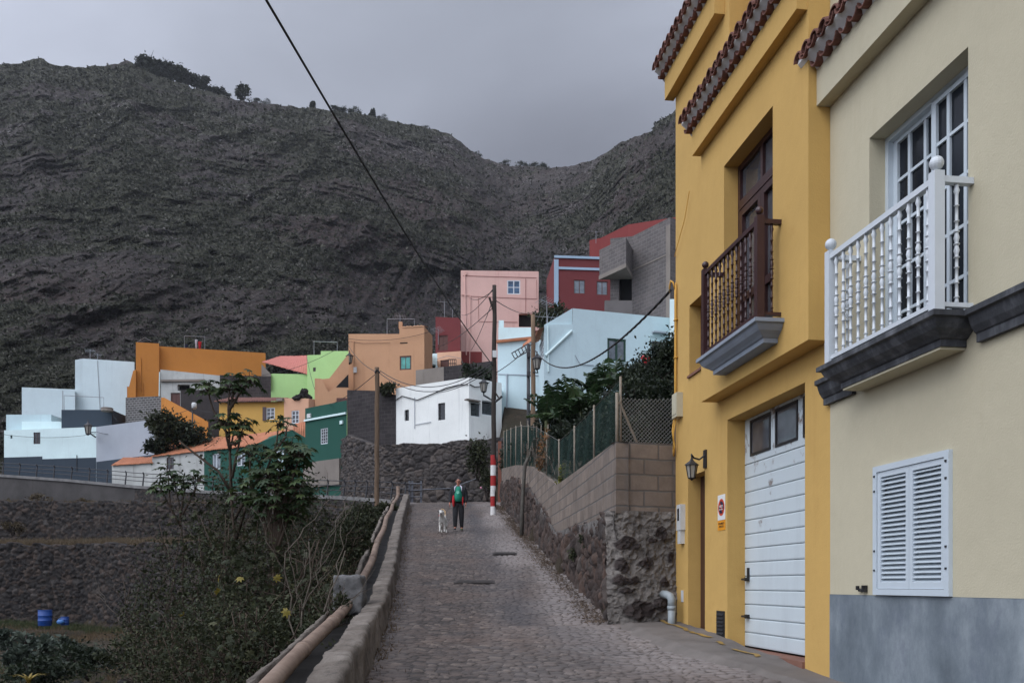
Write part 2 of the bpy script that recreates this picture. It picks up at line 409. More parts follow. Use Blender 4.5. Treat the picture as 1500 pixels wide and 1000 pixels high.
col=t.mix(t.math('MULTIPLY',t.math('MULTIPLY',t.attr('dust'),t.fr(t.attr('gap'),.1,.7)),.6),col,(.27,.24,.225,1))
col=t.mix(t.math('MULTIPLY',t.attr('damp'),.55),col,(.042,.042,.047,1))
M_ROAD=t.out(col,t.fr(n3,-.2,1.6),t.bump(t.noise(55,5,.7),.5,.008),.22)
t.b.inputs['Roughness'].default_value=.85
for lk in list(t.t.links):
    if lk.to_socket==t.b.inputs['Roughness']: t.t.links.remove(lk)
o=grid_mesh('road',np.stack([RXg,RYg,RZ],-1),len(ry),nc,M_ROAD,{'rnd':ID,'gap':gap,'dust':dust,'damp':dampm},smooth=False); tag(o,kind='structure')
# ---------------------------------------------------------------- mountain
RP=interp([(-1400,190),(-900,150),(-300,110),(-100,98),(0,94),(30,92),(45,88),(58,84),(72,93),(90,97),(110,98),(135,98),(150,99),(170,93),(185,90),(196,94),(205,100),(230,112),(300,134),(350,147),(400,153),(450,158),(500,163),(540,170),(600,183),(640,190),(658,196),(672,207),(690,222),(720,236),(750,243),(800,246),(830,243),(870,235),(885,226),(900,214),(930,199),(955,193),(962,180),(985,166),(1000,150),(1100,95),(1300,60),(2000,60),(2900,130)])
ZR=interp([(-1400,520),(0,450),(500,470),(760,560),(850,520),(950,400),(1100,330),(1500,280),(2900,320)])
ZB=interp([(-1400,130),(0,104),(400,112),(700,128),(850,118),(990,104),(1500,95),(2900,120)])
pu=np.concatenate([np.arange(-1400,-60,14.),np.arange(-60,1010,1.25),np.arange(1010,2900,18.)])
tt=np.concatenate([np.linspace(0,1,400)])
PU,TT=np.meshgrid(pu,tt)
rp=RP(PU)+1.6*fbm(PU*.11,0*PU,0*PU,4,91)
PY=690+(rp-690)*TT
zz=ZB(PU)*(ZR(PU)/ZB(PU))**(TT**.92)
x3=(PU-CX)/F_*zz; h3=(HY-PY)/F_*zz
fade=np.clip((1-TT)*14,0,1)*.5+.5
warp=fbm(x3*.02,h3*.006,zz*.01,3,77)*12
big=fbm(x3*.011,h3*.004,0*x3,3,101)*20
gul=(1-np.abs(fbm((x3+warp)*.035,h3*.010,zz*.004,3,111)))**2*(-13)
rough1=fbm(x3*.17,h3*.09,0*zz,4,121)*2.2+(1-np.abs(fbm(x3*.07,h3*.05,zz*.02,4,127)))*-2.0
rough2=fbm(x3*.42,h3*.30,zz*.2,4,131)*1.9
sh=(h3+5*fbm(x3*.012,zz*.012,0*x3,3,141)+2*fbm(x3*.06,h3*.05,0*x3,2,145))
per=9.0*(1+.35*np.tanh(fbm(x3*.008,0*x3,zz*.008,2,149))); ph=sh/per-np.floor(sh/per)
led=np.where(ph<.35,ph/.35,1-(ph-.35)/.65)      # recess then step out: lava strata
lamp_=np.clip(.35+1.9*fbm(x3*.045,h3*.07,zz*0,3,151),0,1.7)
cliffc=np.exp(-((PU-640)/190)**2-((PY-420)/75)**2)
colm=np.abs(fbm(x3*.30,h3*.03,0*x3,3,161))*4.0*(.25+cliffc*1.2)
disp=(big+gul+rough1+rough2-led*2.3*lamp_-colm*1.5+cliffc*14)*fade
ovw=10*fbm(PU*.02,PY*0,0*PU,4,301)+5*fbm(PU*.09,PY*.02,0*PU,3,305); sg=lambda v: 1/(1+np.exp(-np.clip(v,-40,40)))
for (pu0,wd_,py0,am,hh_) in ((650,150,392,13,60),(470,110,318,6,45),(870,80,425,7,40),(190,170,452,6,50),(320,140,162,5,40),(625,70,203,6,26),(110,150,305,4,40),(540,110,245,4,40),(760,90,300,5,45),(930,60,300,6,50),(30,110,395,4,35),(380,120,400,5,45)):
    disp=disp+am*np.exp(-((PU-pu0)/wd_)**4)*sg((PY-py0-ovw)/1.6)*(1-sg((PY-py0-hh_-2*ovw)/14))*(.75+.5*fbm(PU*.06,PY*.01,0*PU,2,311))
zz2=np.maximum(zz+disp,70); 
x3=(PU-CX)/F_*zz2; h3b=(HY-PY)/F_*zz2
VV=np.stack([x3,zz2,h3b],-1)
back=VV[-1:].copy(); back[...,1]+=160; back[...,0]*=1.15; back[...,2]-=70
back2=back.copy(); back2[...,1]+=500; back2[...,0]*=1.3; back2[...,2]-=200
VV=np.concatenate([VV,back,back2],0)
# vegetation weight and red zone as surface properties
veg=np.clip(.5+1.3*fbm(x3*.03,h3b*.045,zz2*.02,5,171)-.9*cliffc+.25*(led>.5)-.3*(np.abs(ph-.3)<.15)*lamp_,0,1)
veg*=np.clip(1.15-.0012*np.maximum(PU-250,0),.35,1.2)+.9*np.exp(-((PU-950)/110)**2)
red=np.clip(np.exp(-((PU-560)/150)**2-((PY-360)/110)**2)*1.1+np.exp(-((PU-940)/90)**2-((PY-280)/70)**2)*1.0+np.exp(-((PU-150)/260)**2-((PY-460)/45)**2)*.7+.45*fbm(x3*.03,h3b*.03,zz2*.03,3,181),0,1)
pale=.9*np.exp(-((PU-625)/70)**2-((PY-215)/28)**2)+.6*np.exp(-((PU-330)/110)**2-((PY-190)/40)**2)+np.clip(fbm(x3*.10,h3b*.045,zz2*.05,4,191)*1.4+.25-.1*cliffc,0,1)*np.clip(.35+fbm(x3*.03,h3b*.05,zz2*.02,3,195)*1.6,0,1)
z2=np.zeros((2,PU.shape[1])); at={k:np.concatenate([v,z2],0) for k,v in (('cliff',cliffc),('veg',veg),('red',red),('pale',pale))}
t=NT('mountain_rock')
n1=t.noise(.06,6,.6); n2=t.noise(.30,7,.75); n3=t.noise(.62,6,.8)
nv=t.noise(1.,7,.75,vec=t.mapped((.55,.2,.11))); nh=t.noise(1.,6,.75,vec=t.mapped((.05,.05,.5)))
col=t.ramp(n1,[(.35,(.040,.034,.032)),(.5,(.060,.050,.047)),(.65,(.090,.077,.071))])
col=t.mix(t.math('MULTIPLY',t.attr('red'),.6),col,t.ramp(n2,[(.4,(.050,.034,.032)),(.6,(.10,.064,.054))]))
vg=t.math('MULTIPLY',t.fr(t.math('ADD',t.attr('veg'),t.math('MULTIPLY',n2,1.4)),1.0,1.3),.8)
col=t.mix(vg,col,t.ramp(n3,[(.4,(.022,.027,.014)),(.5,(.045,.051,.026)),(.6,(.08,.083,.046))]))
col=t.mix(t.math('MULTIPLY',t.fr(nv,.50,.60),.62),col,(.026,.024,.027,1))
col=t.mix(t.math('MULTIPLY',t.fr(nh,.53,.60),.5),col,(.030,.027,.029,1))
fl=t.math('MULTIPLY',t.fr(n3,.55,.61),t.math('ADD',t.attr('pale'),.30)); col=t.mix(fl,col,(.30,.285,.275,1))
col=t.mix(t.math('MULTIPLY',t.attr('cliff'),t.math('ADD',.25,t.math('MULTIPLY',t.fr(nv,.46,.56),.6))),col,(.022,.020,.023,1)); n4=t.noise(2.4,4,.75); col=t.mix(t.math('MULTIPLY',t.fr(n4,.54,.62),.45),col,(.15,.14,.13,1)); col=t.mix(t.math('MULTIPLY',t.fr(n4,.46,.38),.6),col,(.022,.021,.02,1)); fd=t.fr(n3,.45,.37); col=t.mix(t.math('MULTIPLY',fd,.7),col,(.028,.026,.028,1))
M_MTN=t.out(col,.95,t.bump(n3,.8,1.2,t.bump(nv,.8,2.5)),.05)
o=grid_mesh('mountain',VV,VV.shape[0],VV.shape[1],M_MTN,at,smooth=True); tag(o,kind='structure')
MT=dict(x=x3,y=zz2,z=h3b,veg=veg,PU=PU,PY=PY)
# ================================================================ wall frames
class Fr:
    """vertical wall plane: A -> B is left to right seen from outside"""
    def __init__(s,A,B):
        s.A=Vector((A[0],A[1],0)); d=Vector((B[0]-A[0],B[1]-A[1],0)); s.L=d.length; s.t=d/s.L; s.n=Vector((s.t.y,-s.t.x,0))
    def p(s,u,d,z): q=s.A+s.t*u+s.n*d; return (q.x,q.y,z)
    def u(s,px,d=0.):
        k=(px-CX)/F_; return (k*(s.A.y+s.n.y*d)-(s.A.x+s.n.x*d))/(s.t.x-k*s.t.y)
    def z(s,px,py,d=0.):
        u=s.u(px,d); return (HY-py)/F_*(s.A.y+s.t.y*u+s.n.y*d)
    def box(s,mb,u0,u1,d0,d1,z0,z1,mi=0):
        c=[s.p(u,d,z) for z in (z0,z1) for u,d in ((u0,d1),(u1,d1),(u1,d0),(u0,d0))]
        return mb.add(c,[(0,3,2,1),(4,5,6,7),(0,1,5,4),(1,2,6,5),(2,3,7,6),(3,0,4,7)],mi)
    def prism(s,mb,prof,u0,u1,mi=0):
        """prof: list of (d,z), counter-clockwise when looking along +u from the left end"""
        n=len(prof); V=[s.p(u0,d,z) for d,z in prof]+[s.p(u1,d,z) for d,z in prof]
        F=[(i,(i+1)%n,n+(i+1)%n,n+i) for i in range(n)]+[tuple(range(n))[::-1],tuple(range(n,2*n))]
        return mb.add(V,F,mi)
    def wall(s,mb,u0,u1,z0,z1,ops=(),rec=.2,mi=0,mr=None,d=0.,z1b=None):
        """front face from u0..u1, z0..z1 with openings (ua,ub,za,zb[,rec]) and their reveals"""
        mr=mi if mr is None else mr
        us=sorted({u0,u1,*[q for o in ops for q in o[:2]]}); zs=sorted({z0,z1,*[q for o in ops for q in o[2:4]]})
        us=[q for q in us if u0<=q<=u1]; zs=[q for q in zs if z0<=q<=z1]
        for i in range(len(us)-1):
            for j in range(len(zs)-1):
                uc=(us[i]+us[i+1])/2; zc=(zs[j]+zs[j+1])/2
                if any(o[0]<uc<o[1] and o[2]<zc<o[3] for o in ops): continue
                a,b,c,e=us[i],us[i+1],zs[j],zs[j+1]
                mb.quad(s.p(a,d,c),s.p(b,d,c),s.p(b,d,e),s.p(a,d,e),mi,[(a,c),(b,c),(b,e),(a,e)])
        if z1b is not None and abs(z1b-z1)>1e-4:
            mb.add([s.p(u0,d,z1),s.p(u1,d,z1),s.p(u1 if z1b>z1 else u0,d,max(z1b,z1) if z1b>z1 else z1)],[(0,1,2)],mi,[[(u0,z1),(u1,z1),(u1,z1b)]])
        for o in ops:
            a,b,c,e=o[:4]; r=o[4] if len(o)>4 else rec
            q=lambda u,dd,z: s.p(u,dd,z)
            for v in ([q(a,d,c),q(a,d,e),q(a,d-r,e),q(a,d-r,c)],[q(b,d,e),q(b,d,c),q(b,d-r,c),q(b,d-r,e)],
                      [q(a,d,e),q(b,d,e),q(b,d-r,e),q(a,d-r,e)],[q(b,d,c),q(a,d,c),q(a,d-r,c),q(b,d-r,c)]):
                mb.quad(*v,mr,[(0,0),(0,1),(r,1),(r,0)])
    def window(s,root,name,u0,u1,z0,z1,d,fm,gm,cols=2,rows=1,fw=.05,mw=.025,th=.05,pane='pane',label=None):
        """frame mesh + pane child. d: depth of the frame's front face"""
        mb=MB(); b=lambda a0,a1,c0,c1,dd=0.: s.box(mb,a0,a1,d-th,d-dd,c0,c1)
        b(u0,u0+fw,z0,z1); b(u1-fw,u1,z0,z1); b(u0+fw,u1-fw,z0,z0+fw); b(u0+fw,u1-fw,z1-fw,z1)
        for k in range(1,cols): 
            c=u0+(u1-u0)*k/cols; b(c-mw,c+mw,z0+fw,z1-fw,.006)
        for k in range(1,rows):
            c=z0+(z1-z0)*k/rows
            for m in range(cols):
                e0=u0+fw if m==0 else u0+(u1-u0)*m/cols+mw; e1=u1-fw if m==cols-1 else u0+(u1-u0)*(m+1)/cols-mw
                b(e0,e1,c-mw*.7,c+mw*.7,.008)
        f=mb.build(name,fm,root)
        if label: f['label']=label
        g=MB(); s.box(g,u0+fw*.5,u1-fw*.5,d-th*.8,d-th*.55,z0+fw*.5,z1-fw*.5); OFF[f.name]=OFF[root.name]
        g.build(pane,gm,f)
        return f
def rootof(name,label,cat,loc,group=None): return thing(name,label,cat,loc,group)
# ---------------------------------------------------------------- palette
M_YEL=plaster('yellow_plaster',S(197,160,94),.90,.22,scol=S(150,105,50),bump=.45)
M_CREAM=plaster('cream_plaster',S(188,180,155),.93,.18,scol=S(150,132,100),bump=.45)
M_TILE=plaster('terracotta',S(122,84,74),.6,.5,scol=(.03,.026,.025,1),bump=.6,big=3)
M_MORT=plaster('white_mortar',S(226,226,224),.85,.25,bump=.5,big=3)
M_DKWOOD=paint('dark_brown_varnish',S(62,38,38),.35,.75,.5)
M_GLS=glass('dark_glass',(.010,.011,.013,1),.07)
M_GLS2=glass('door_glass',(.05,.05,.055,1),.06)
M_GREYST=plaster('grey_moulding',S(140,148,158),.85,.2,bump=.3,big=2)
M_WHITE=paint('white_lacquer',S(200,206,210),.4,.95,.5)
M_WPVC=paint('white_aluminium',S(190,200,206),.45,.96,.5)
M_BLACK=paint('black_iron',(.016,.016,.018,1),.5,.7,.5)
M_STEEL=paint('galvanised_steel',S(150,152,156),.5,.7,.5,metal=.4,rust=.3)
M_YCAB=paint('yellow_conduit',S(206,158,70),.6,.9,.3)
# ================================================================ yellow house
FA=Fr((2.628,14.25),(3.3195,9.26))          # facade plane, far corner to the party wall with the cream house
FU=lambda px,d=0.: FA.u(px,d)
yz=lambda z: (14.25-z)*FA.L/(14.25-9.26)     # depth -> u
UE=FA.L
yr=thing('yellow_house','mustard yellow town house with white garage door and a dark brown balcony','house',(FA.p(UE/2,0,0)[0],FA.p(UE/2,0,0)[1],-1.1))
gu0,gu1=yz(12.07),yz(9.82); du0,du1=yz(13.66),yz(12.93); wu0,wu1=yz(13.60),yz(12.55)
mb=MB()
FA.wall(mb,0,UE,-1.6,6.62,[(gu0,gu1,-.89,2.23,.25),(du0,du1,-.755,1.65,.22),(wu0,wu1,3.18,4.26,.24),(yz(12.0),UE-.05,2.6,5.9,.1)],.25)
# upper bay
bu0,bu1=yz(12.43),UE
bd=.24; ba0,ba1=FU(1060.5,bd),FU(1132,bd)
FA.wall(mb,bu0,bu1,2.54,6.31,[(ba0,ba1,2.93,5.43,.26)],.26,d=bd)
for u in (bu0,bu1):
    v=[FA.p(u,bd,2.54),FA.p(u,0,2.54),FA.p(u,0,6.31),FA.p(u,bd,6.31)]
    mb.quad(*(v if u==bu1 else v[::-1]))
mb.quad(FA.p(bu0,0,2.54),FA.p(bu1,0,2.54),FA.p(bu1,bd,2.54),FA.p(bu0,bd,2.54))
# third storey: left tower flush, right part set back
FA.wall(mb,0,yz(12.0),6.62,8.55,[(yz(13.45),yz(12.75),6.62,7.36,.22)],.22)
FA.wall(mb,yz(12.0),UE,6.62,8.4,d=-.55)
mb.quad(FA.p(yz(12.0),0,6.62),FA.p(yz(12.0),-.55,6.62),FA.p(yz(12.0),-.55,8.55),FA.p(yz(12.0),0,8.55))
mb.quad(FA.p(yz(12.0),-.55,6.62),FA.p(yz(12.0),0,6.62),FA.p(UE,0,6.62),FA.p(UE,-.55,6.62))
# end wall up the road, back, roof
DB=-8.5
mb.quad(FA.p(0,DB,-1.6),FA.p(0,0,-1.6),FA.p(0,0,8.55),FA.p(0,DB,8.55))
mb.quad(FA.p(UE,0,-1.6),FA.p(UE,DB,-1.6),FA.p(UE,DB,8.4),FA.p(UE,0,8.4))
mb.quad(FA.p(UE,DB,-1.6),FA.p(0,DB,-1.6),FA.p(0,DB,8.5),FA.p(UE,DB,8.4))
mb.quad(FA.p(0,0,8.53),FA.p(UE,-.55,8.38),FA.p(UE,DB,8.38),FA.p(0,DB,8.53))
mb.build('wall',M_YEL,yr)
# cornices
mb=MB(); FA.prism(mb,[(bd+.001,5.98),(bd+.12,5.98),(bd+.12,6.31),(bd+.001,6.31)],bu0-.03,bu1-.02)
mb.build('cornice',M_YEL,yr)
mb=MB(); FA.prism(mb,[(.002,7.80),(.15,7.80),(.15,8.16),(.002,8.16)],-.1,yz(12.16)); 
FA.prism(mb,[(-.548,7.72),(-.40,7.72),(-.40,8.1),(-.548,8.1)],yz(12.0)+.004,UE)
mb.build('cornice',M_YEL,yr)
def tile_eave(fr,root,u0,u1,dl,zl,du,zu,pitch=.185,depth=1.,name='tile_eave'):
    """two courses of barrel tiles bedded in white mortar"""
    mo=MB(); tl=MB(); n=int(round((u1-u0)/pitch)); r=pitch*.47
    fr.prism(mo,[(dl-.5,zl-.005),(dl-.07,zl-.005),(dl-.01,zl+.075),(du-.05,zu-.012),(du-.06,zu+.04),(dl-.5,zu+.26)],u0+.02,u1-.02)
    rr=random.Random(int(u0*100)+n)
    def half(mb,uc,d0,d1,z,rad,up,slope,th=.016,seg=7):
        V=[];F=[]
        jd=rr.uniform(-.012,.012); jz=rr.uniform(-.006,.006); ju=rr.uniform(-.008,.008)
        for dd,k in ((d0,1.),(d1,.86)):
            for q in range(seg+1):
                a=math.pi*q/seg
                for rad_ in (rad*k,rad*k-th):
                    zz=z+jz+(math.sin(a)*rad_ if up else -math.sin(a)*rad_)+(d0-dd)*slope
                    V.append(fr.p(uc+ju-math.cos(a)*rad_,dd+jd,zz))
        m=2*(seg+1)
        for q in range(seg):
            o0,i0,o1,i1=2*q,2*q+1,2*q+2,2*q+3
            F+=[(o0,o1,m+o1,m+o0),(i1,i0,m+i0,m+i1),(o0,i0,i1,o1),(m+i0,m+o0,m+o1,m+i1)]
        F+=[(0,m,m+1,1),(2*seg,2*seg+1,m+2*seg+1,m+2*seg)]
        mb.add(V,F)
    for k in range(n):
        uc=u0+(k+.5)*(u1-u0)/n
        half(tl,uc,dl+.03,dl-.35,zl+.085,r,False,0.)        # lower course, channel side down
        half(tl,uc,du,du-.9*depth,zu,r,True,.30)            # upper course covers
        half(tl,uc+(u1-u0)/n/2,du-.02,du-.9*depth,zu+.045,r,False,.30)  # channels between
    t_=tl.build(name,M_TILE,root); OFF[t_.name]=OFF[root.name]; mo.build('mortar_bed',M_MORT,t_)
tile_eave(FA,yr,bu0-.16,bu1+.02,.40,6.31,.53,6.47)
tile_eave(FA,yr,-.22,yz(12.2),.20,8.16,.34,8.32)
tile_eave(FA,yr,yz(12.0)+.05,UE,-.36,8.10,-.22,8.26)
# balcony door: two glazed leaves with transom
dd=bd-.20
mb=MB(); 
def leaf(mb,a0,a1,c0,c1,fw=.09):
    FA.box(mb,a0,a0+fw,dd-.06,dd+.02,c0,c1); FA.box(mb,a1-fw,a1,dd-.06,dd+.02,c0,c1); FA.box(mb,a0+fw,a1-fw,dd-.06,dd+.02,c0,c0+fw); FA.box(mb,a0+fw,a1-fw,dd-.06,dd+.02,c1-fw,c1)
fw=.07
FA.box(mb,ba0,ba0+fw,dd-.07,dd+.01,2.93,5.43); FA.box(mb,ba1-fw,ba1,dd-.07,dd+.01,2.93,5.43); FA.box(mb,ba0+fw,ba1-fw,dd-.07,dd+.01,5.36,5.43); FA.box(mb,ba0+fw,ba1-fw,dd-.07,dd+.03,4.83,4.94)
bm=(ba0+ba1)/2
FA.box(mb,bm-.03,bm+.03,dd-.07,dd+.01,4.94,5.36)
leaf(mb,ba0+fw+.003,bm-.003,2.935,4.827); leaf(mb,bm+.003,ba1-fw-.003,2.935,4.827)
for a0,a1 in ((ba0+fw,bm),(bm,ba1-fw)): FA.box(mb,a0+.1,a1-.1,dd-.05,dd+.012,3.62,3.72)
d_=mb.build('balcony_door',M_DKWOOD,yr); OFF[d_.name]=OFF[yr.name]
mb=MB(); FA.box(mb,ba0+.04,ba1-.04,dd-.04,dd-.03,3.0,5.38); mb.build('pane',M_GLS2,d_)
# balcony
def baluster(mb,c,z0,z1,r=.017):
    h=z1-z0; pr=[(r*.9,0),(r*.9,.02*h)]
    def bead(z,k=1.7,w=.006): 
        pr.extend([(r*.72,(z-w)*h),(r*k,(z-w*.4)*h),(r*k,(z+w*.4)*h),(r*.72,(z+w)*h)])
    for z,k in ((.05,1.2),(.17,1.15),(.30,1.15),(.385,1.35)): bead(z,k)
    pr.extend([(r*.85,.41*h),(r*1.3,.445*h),(r*.85,.475*h)]); bead(.495,1.45)
    pr.extend([(r*.85,.515*h),(r*1.3,.55*h),(r*.85,.58*h)])
    for z,k in ((.6,1.35),(.69,1.15),(.82,1.15)): bead(z,k)
    pr.extend([(r*.8,.915*h),(r*1.35,.945*h),(r*.9,.972*h)])
    pr.append((r*.9,.98*h)); pr.append((r*.9,h))
    mb.lathe((c[0],c[1],z0),pr,8)
def balcony(root,fr,u0,u1,d0,d1,zs,zr,mat,n,pw=.085,ball=.05,rail=.06,bal_r=.017):
    B=MB(); 
    posts=[u0+pw/2,u1-pw/2]
    bal=Bal=None
    r_=MB(); fr.box(r_,u0+pw,u1-pw,d1-rail-.012,d1-.012,zr-.055,zr-.005); br=r_.build('railing',mat,root); OFF[br.name]=OFF[root.name]
    def piece(nm,*q):
        m=MB(); fr.box(m,*q); m.build(nm,mat,br)
    piece('bottom_rail',u0+pw,u1-pw,d1-rail-.005,d1-.02,zs+.05,zs+.085)
    for (a,b) in ((u0+.012,u0+rail+.012),(u1-rail-.012,u1-.012)):
        piece('side_rail',a,b,d0,d1-pw,zr-.055,zr-.005); piece('bottom_rail',a+.008,b-.008,d0,d1-pw,zs+.05,zs+.085)
    for k in range(n):
        m=MB(); u=u0+pw+(u1-u0-2*pw)*(k+.5)/n; c=fr.p(u,d1-rail/2-.012,0); baluster(m,c,zs+.085,zr-.055,bal_r); m.build('baluster',mat,br,smooth=True)
    ns=max(1,int((d1-d0-pw)/.13))
    for a in (u0+rail/2+.012,u1-rail/2-.012):
        for k in range(ns):
            m=MB(); c=fr.p(a,d0+(d1-pw-d0)*(k+.5)/ns,0); baluster(m,c,zs+.085,zr-.055,bal_r); m.build('baluster',mat,br,smooth=True)
    for u in posts:
        m=MB(); fr.box(m,u-pw/2,u+pw/2,d1-pw,d1,zs,zr+.03); q=fr.p(u,d1-pw/2,0)
        m.lathe((q[0],q[1],zr+.03),[(.022,0),(.022,.012),(.012,.02),(.012,.03)],10); m.sphere((q[0],q[1],zr+.055+ball*.8),ball,14,10); m.build('post',mat,br)
def slab_prof(fr,mb,u0,u1,d0,zt,zb,ov,mi=0):
    """moulded slab edge swept round three sides: front + both returns"""
    h=zt-zb; prof=[(0,0),(0,.18),(-.035,.22),(-.05,.36),(-.075,.5),(-.13,.66),(-.15,.74),(-.17,.78),(-.17,1.)]
    R=[]
    for k,(o_,t_) in enumerate(prof):
        dd_=ov+o_; z=zt-t_*h
        R.append([fr.p(u0-o_ if False else u0-o_*1.0,d0,z),fr.p(u0-o_,dd_,z),fr.p(u1+o_,dd_,z),fr.p(u1+o_,d0,z)])
    V=[v for r in R for v in r]; F=[]
    for k in range(len(R)-1):
        for j in range(3): F.append((4*(k+1)+j,4*(k+1)+j+1,4*k+j+1,4*k+j))
    F.append((0,1,2,3)); m=4*(len(R)-1); F.append((m+3,m+2,m+1,m))
    mb.add(V,F,mi)
su0,su1=FU(1026,bd+.30),FU(1108,bd+.30)
mb=MB(); slab_prof(FA,mb,su0-.06,su1+.06,bd+.001,2.93,2.70,bd+.34); mb.build('balcony_slab',M_GREYST,yr)
balcony(yr,FA,su0,su1,bd+.002,bd+.29,2.932,4.05,M_DKWOOD,12,pw=.085,ball=.045)
# garage door: sectional, with worn glazed top panel
t=NT('worn_white_steel')
wv=t.n('ShaderNodeTexNoise'); n1=t.noise(3,8,.75); n2=t.noise(1.,6,.7,vec=t.mapped((3,3,.5)))
sx=t.n('ShaderNodeSeparateXYZ'); t.l(t.co(),sx.inputs[0])
up=t.fr(sx.outputs['Z'],1.6,3.4)
col=t.mix(t.math('MULTIPLY',t.fr(n2,.5,.75),.25),S(192,202,205),S(150,156,160))
rs=t.fr(t.math('ADD',n1,t.math('MULTIPLY',up,.15)),.645,.73)
col=t.mix(t.math('MULTIPLY',rs,.9),col,(.12,.062,.035,1))
M_GAR=t.out(col,.5,t.bump(t.noise(1.,3,vec=t.mapped((2,2,60))),.15,.004),.4)
mb=MB(); gd=-.25; rows=15; z0,z1=-.84,2.28; 
hs=(1.62-z0)/13; 
FA.box(mb,gu0-.02,gu1+.02,gd-.06,gd-.03,z0,z1)
for k in range(13):
    a=z0+k*hs; FA.prism(mb,[(gd-.03,a+.004),(gd-.004,a+.006),(gd,a+.02),(gd,a+hs-.02),(gd-.004,a+hs-.006),(gd-.03,a+hs-.004)],gu0-.02,gu1+.02)
FA.wall(mb,gu0-.02,gu1+.02,1.625,z1,[(gu0+.22,gu0+.80,1.74,2.16,.03),(gu0+1.0,gu0+1.56,1.74,2.16,.03),(gu0+1.76,gu0+2.24,1.74,2.16,.03)],.03,d=gd)
g_=mb.build('garage_door',M_GAR,yr); OFF[g_.name]=OFF[yr.name]
for a,b in ((gu0+.22,gu0+.80),(gu0+1.0,gu0+1.56),(gu0+1.76,gu0+2.24)):
    FA.window(g_,'door_window',a-.03,b+.03,1.71,2.19,gd+.012,M_BLACK,M_GLS2,1,1,.035,.02,.025)
for zc,w in ((.04,.13),(-.46,.10)):
    mb=MB(); FA.box(mb,gu0+.05,gu0+.16,gd,gd+.032,zc,zc+.05); FA.box(mb,gu0+.06,gu0+.08,gd+.03,gd+.062,zc+.01,zc+.04); FA.box(mb,gu0+.06,gu0+.2,gd+.06,gd+.08,zc+.012,zc+.038)
    if zc>0: FA.box(mb,gu0+.12,gu0+.158,gd,gd+.025,.085,.22)
    mb.build('door_handle',M_BLACK,g_)
M_STEP=plaster('red_threshold',S(128,92,78),.7,.3,bump=.4,big=3)
mb=MB(); FA.box(mb,gu0,gu1,-.3,.03,-1.2,-.86); FA.box(mb,du0,du1,-.3,.03,-1.1,-.735); mb.build('threshold',M_STEP,yr)
# entrance door
mb=MB(); ddp=-.2; FA.box(mb,du0-.01,du1+.01,ddp-.05,ddp,-.735,1.67)
for c0,c1 in ((-.55,.25),(.4,1.45)): FA.box(mb,du0+.12,du1-.12,ddp,ddp+.012,c0,c1)
FA.box(mb,du1-.11,du1-.07,ddp,ddp+.07,.24,.36); mb.build('door',M_DKWOOD,yr)
FA.window(yr,'window',wu0,wu1,3.18,4.26,-.18,M_DKWOOD,M_GLS,2,1,.06,.03,.05)
FA.window(yr,'window',yz(13.45),yz(12.75),6.62,7.36,-.16,M_DKWOOD,M_GLS,1,1,.06,.03,.05)
mb=MB(); FA.box(mb,wu0-.03,wu1+.03,-.1,.03,3.15,3.185); mb.build('window_sill',M_STEP,yr)
# wall fittings (fixed to the house)
M_BEIGE=paint('beige_plastic',S(190,184,160),.5,.9,.4); M_LGREY=paint('light_grey_plastic',S(196,198,196),.5,.92,.4)
m=MB(); u=FU(1001,.0); FA.box(m,u-.26,u-.02,.0,.10,Hh(613,14.1),Hh(578,14.1)); FA.box(m,u-.24,u-.04,.10,.108,Hh(609,14.1),Hh(582,14.1)); m.build('junction_box',M_BEIGE,yr)
m=MB(); u0_=FU(996,.03); FA.box(m,u0_-.02,u0_+.17,0,.08,.84,1.24); FA.box(m,u0_+.0,u0_+.14,0,.07,.63,.838); f=m.build('meter_box',M_LGREY,yr); OFF[f.name]=OFF[yr.name]
m=MB(); FA.box(m,u0_+.03,u0_+.11,.08,.084,.99,1.18); m.build('meter_window',M_GLS,f)
m=MB(); u0_=FU(998.5); FA.box(m,u0_,u0_+.09,0,.012,Hh(881,14.),Hh(864,14.)); m.build('cover_plate',M_WHITE,yr)
m=MB(); a,b=FU(1050.5),FU(1062); FA.box(m,a,b,0,.012,-.885,-.37); f=m.build('vent_grille',M_BLACK,yr); OFF[f.name]=OFF[yr.name]
m=MB()
for k in range(9): FA.prism(m,[(.012,-.86+k*.052),(.03,-.85+k*.052),(.012,-.82+k*.052)],a+.03,b-.03)
m.build('slat',M_BLACK,f)
m=MB(); uc=FU(992.5,.02)+.0
pts=[FA.p(.06,.03,z) for z in np.linspace(2.62,4.7,10)]
m.tube(pts,.014,6); m.tube([FA.p(.06,.03,4.7),FA.p(.05,.06,4.82),FA.p(.0,.08,4.86),FA.p(-.06,.08,4.80),FA.p(-.09,.07,4.70)],.014,6)
m.tube([FA.p(.10,.03,z) for z in (2.62,3.5,4.6,4.8)],.011,6)
m.tube([FA.p(.06,.05,2.62),FA.p(.05,.07,2.45),FA.p(.12,.06,2.2),FA.p(.05,.05,2.05),FA.p(.0,.04,2.2)],.013,6)
m.tube([FA.p(.16,.05,2.64),FA.p(.14,.08,2.4),FA.p(.07,.06,2.15)],.012,6)
for z in (3.0,3.6,4.2): FA.box(m,.04,.12,0,.05,z,z+.02)
m.build('conduit',M_YCAB,yr,smooth=True)
m=MB(); m.tube([FA.p(.0,.02,5.25),FA.p(.18,.05,5.3),FA.p(.55,.04,5.62),FA.p(.8,.05,5.95)],.006,5); m.build('cable',M_YCAB,yr)
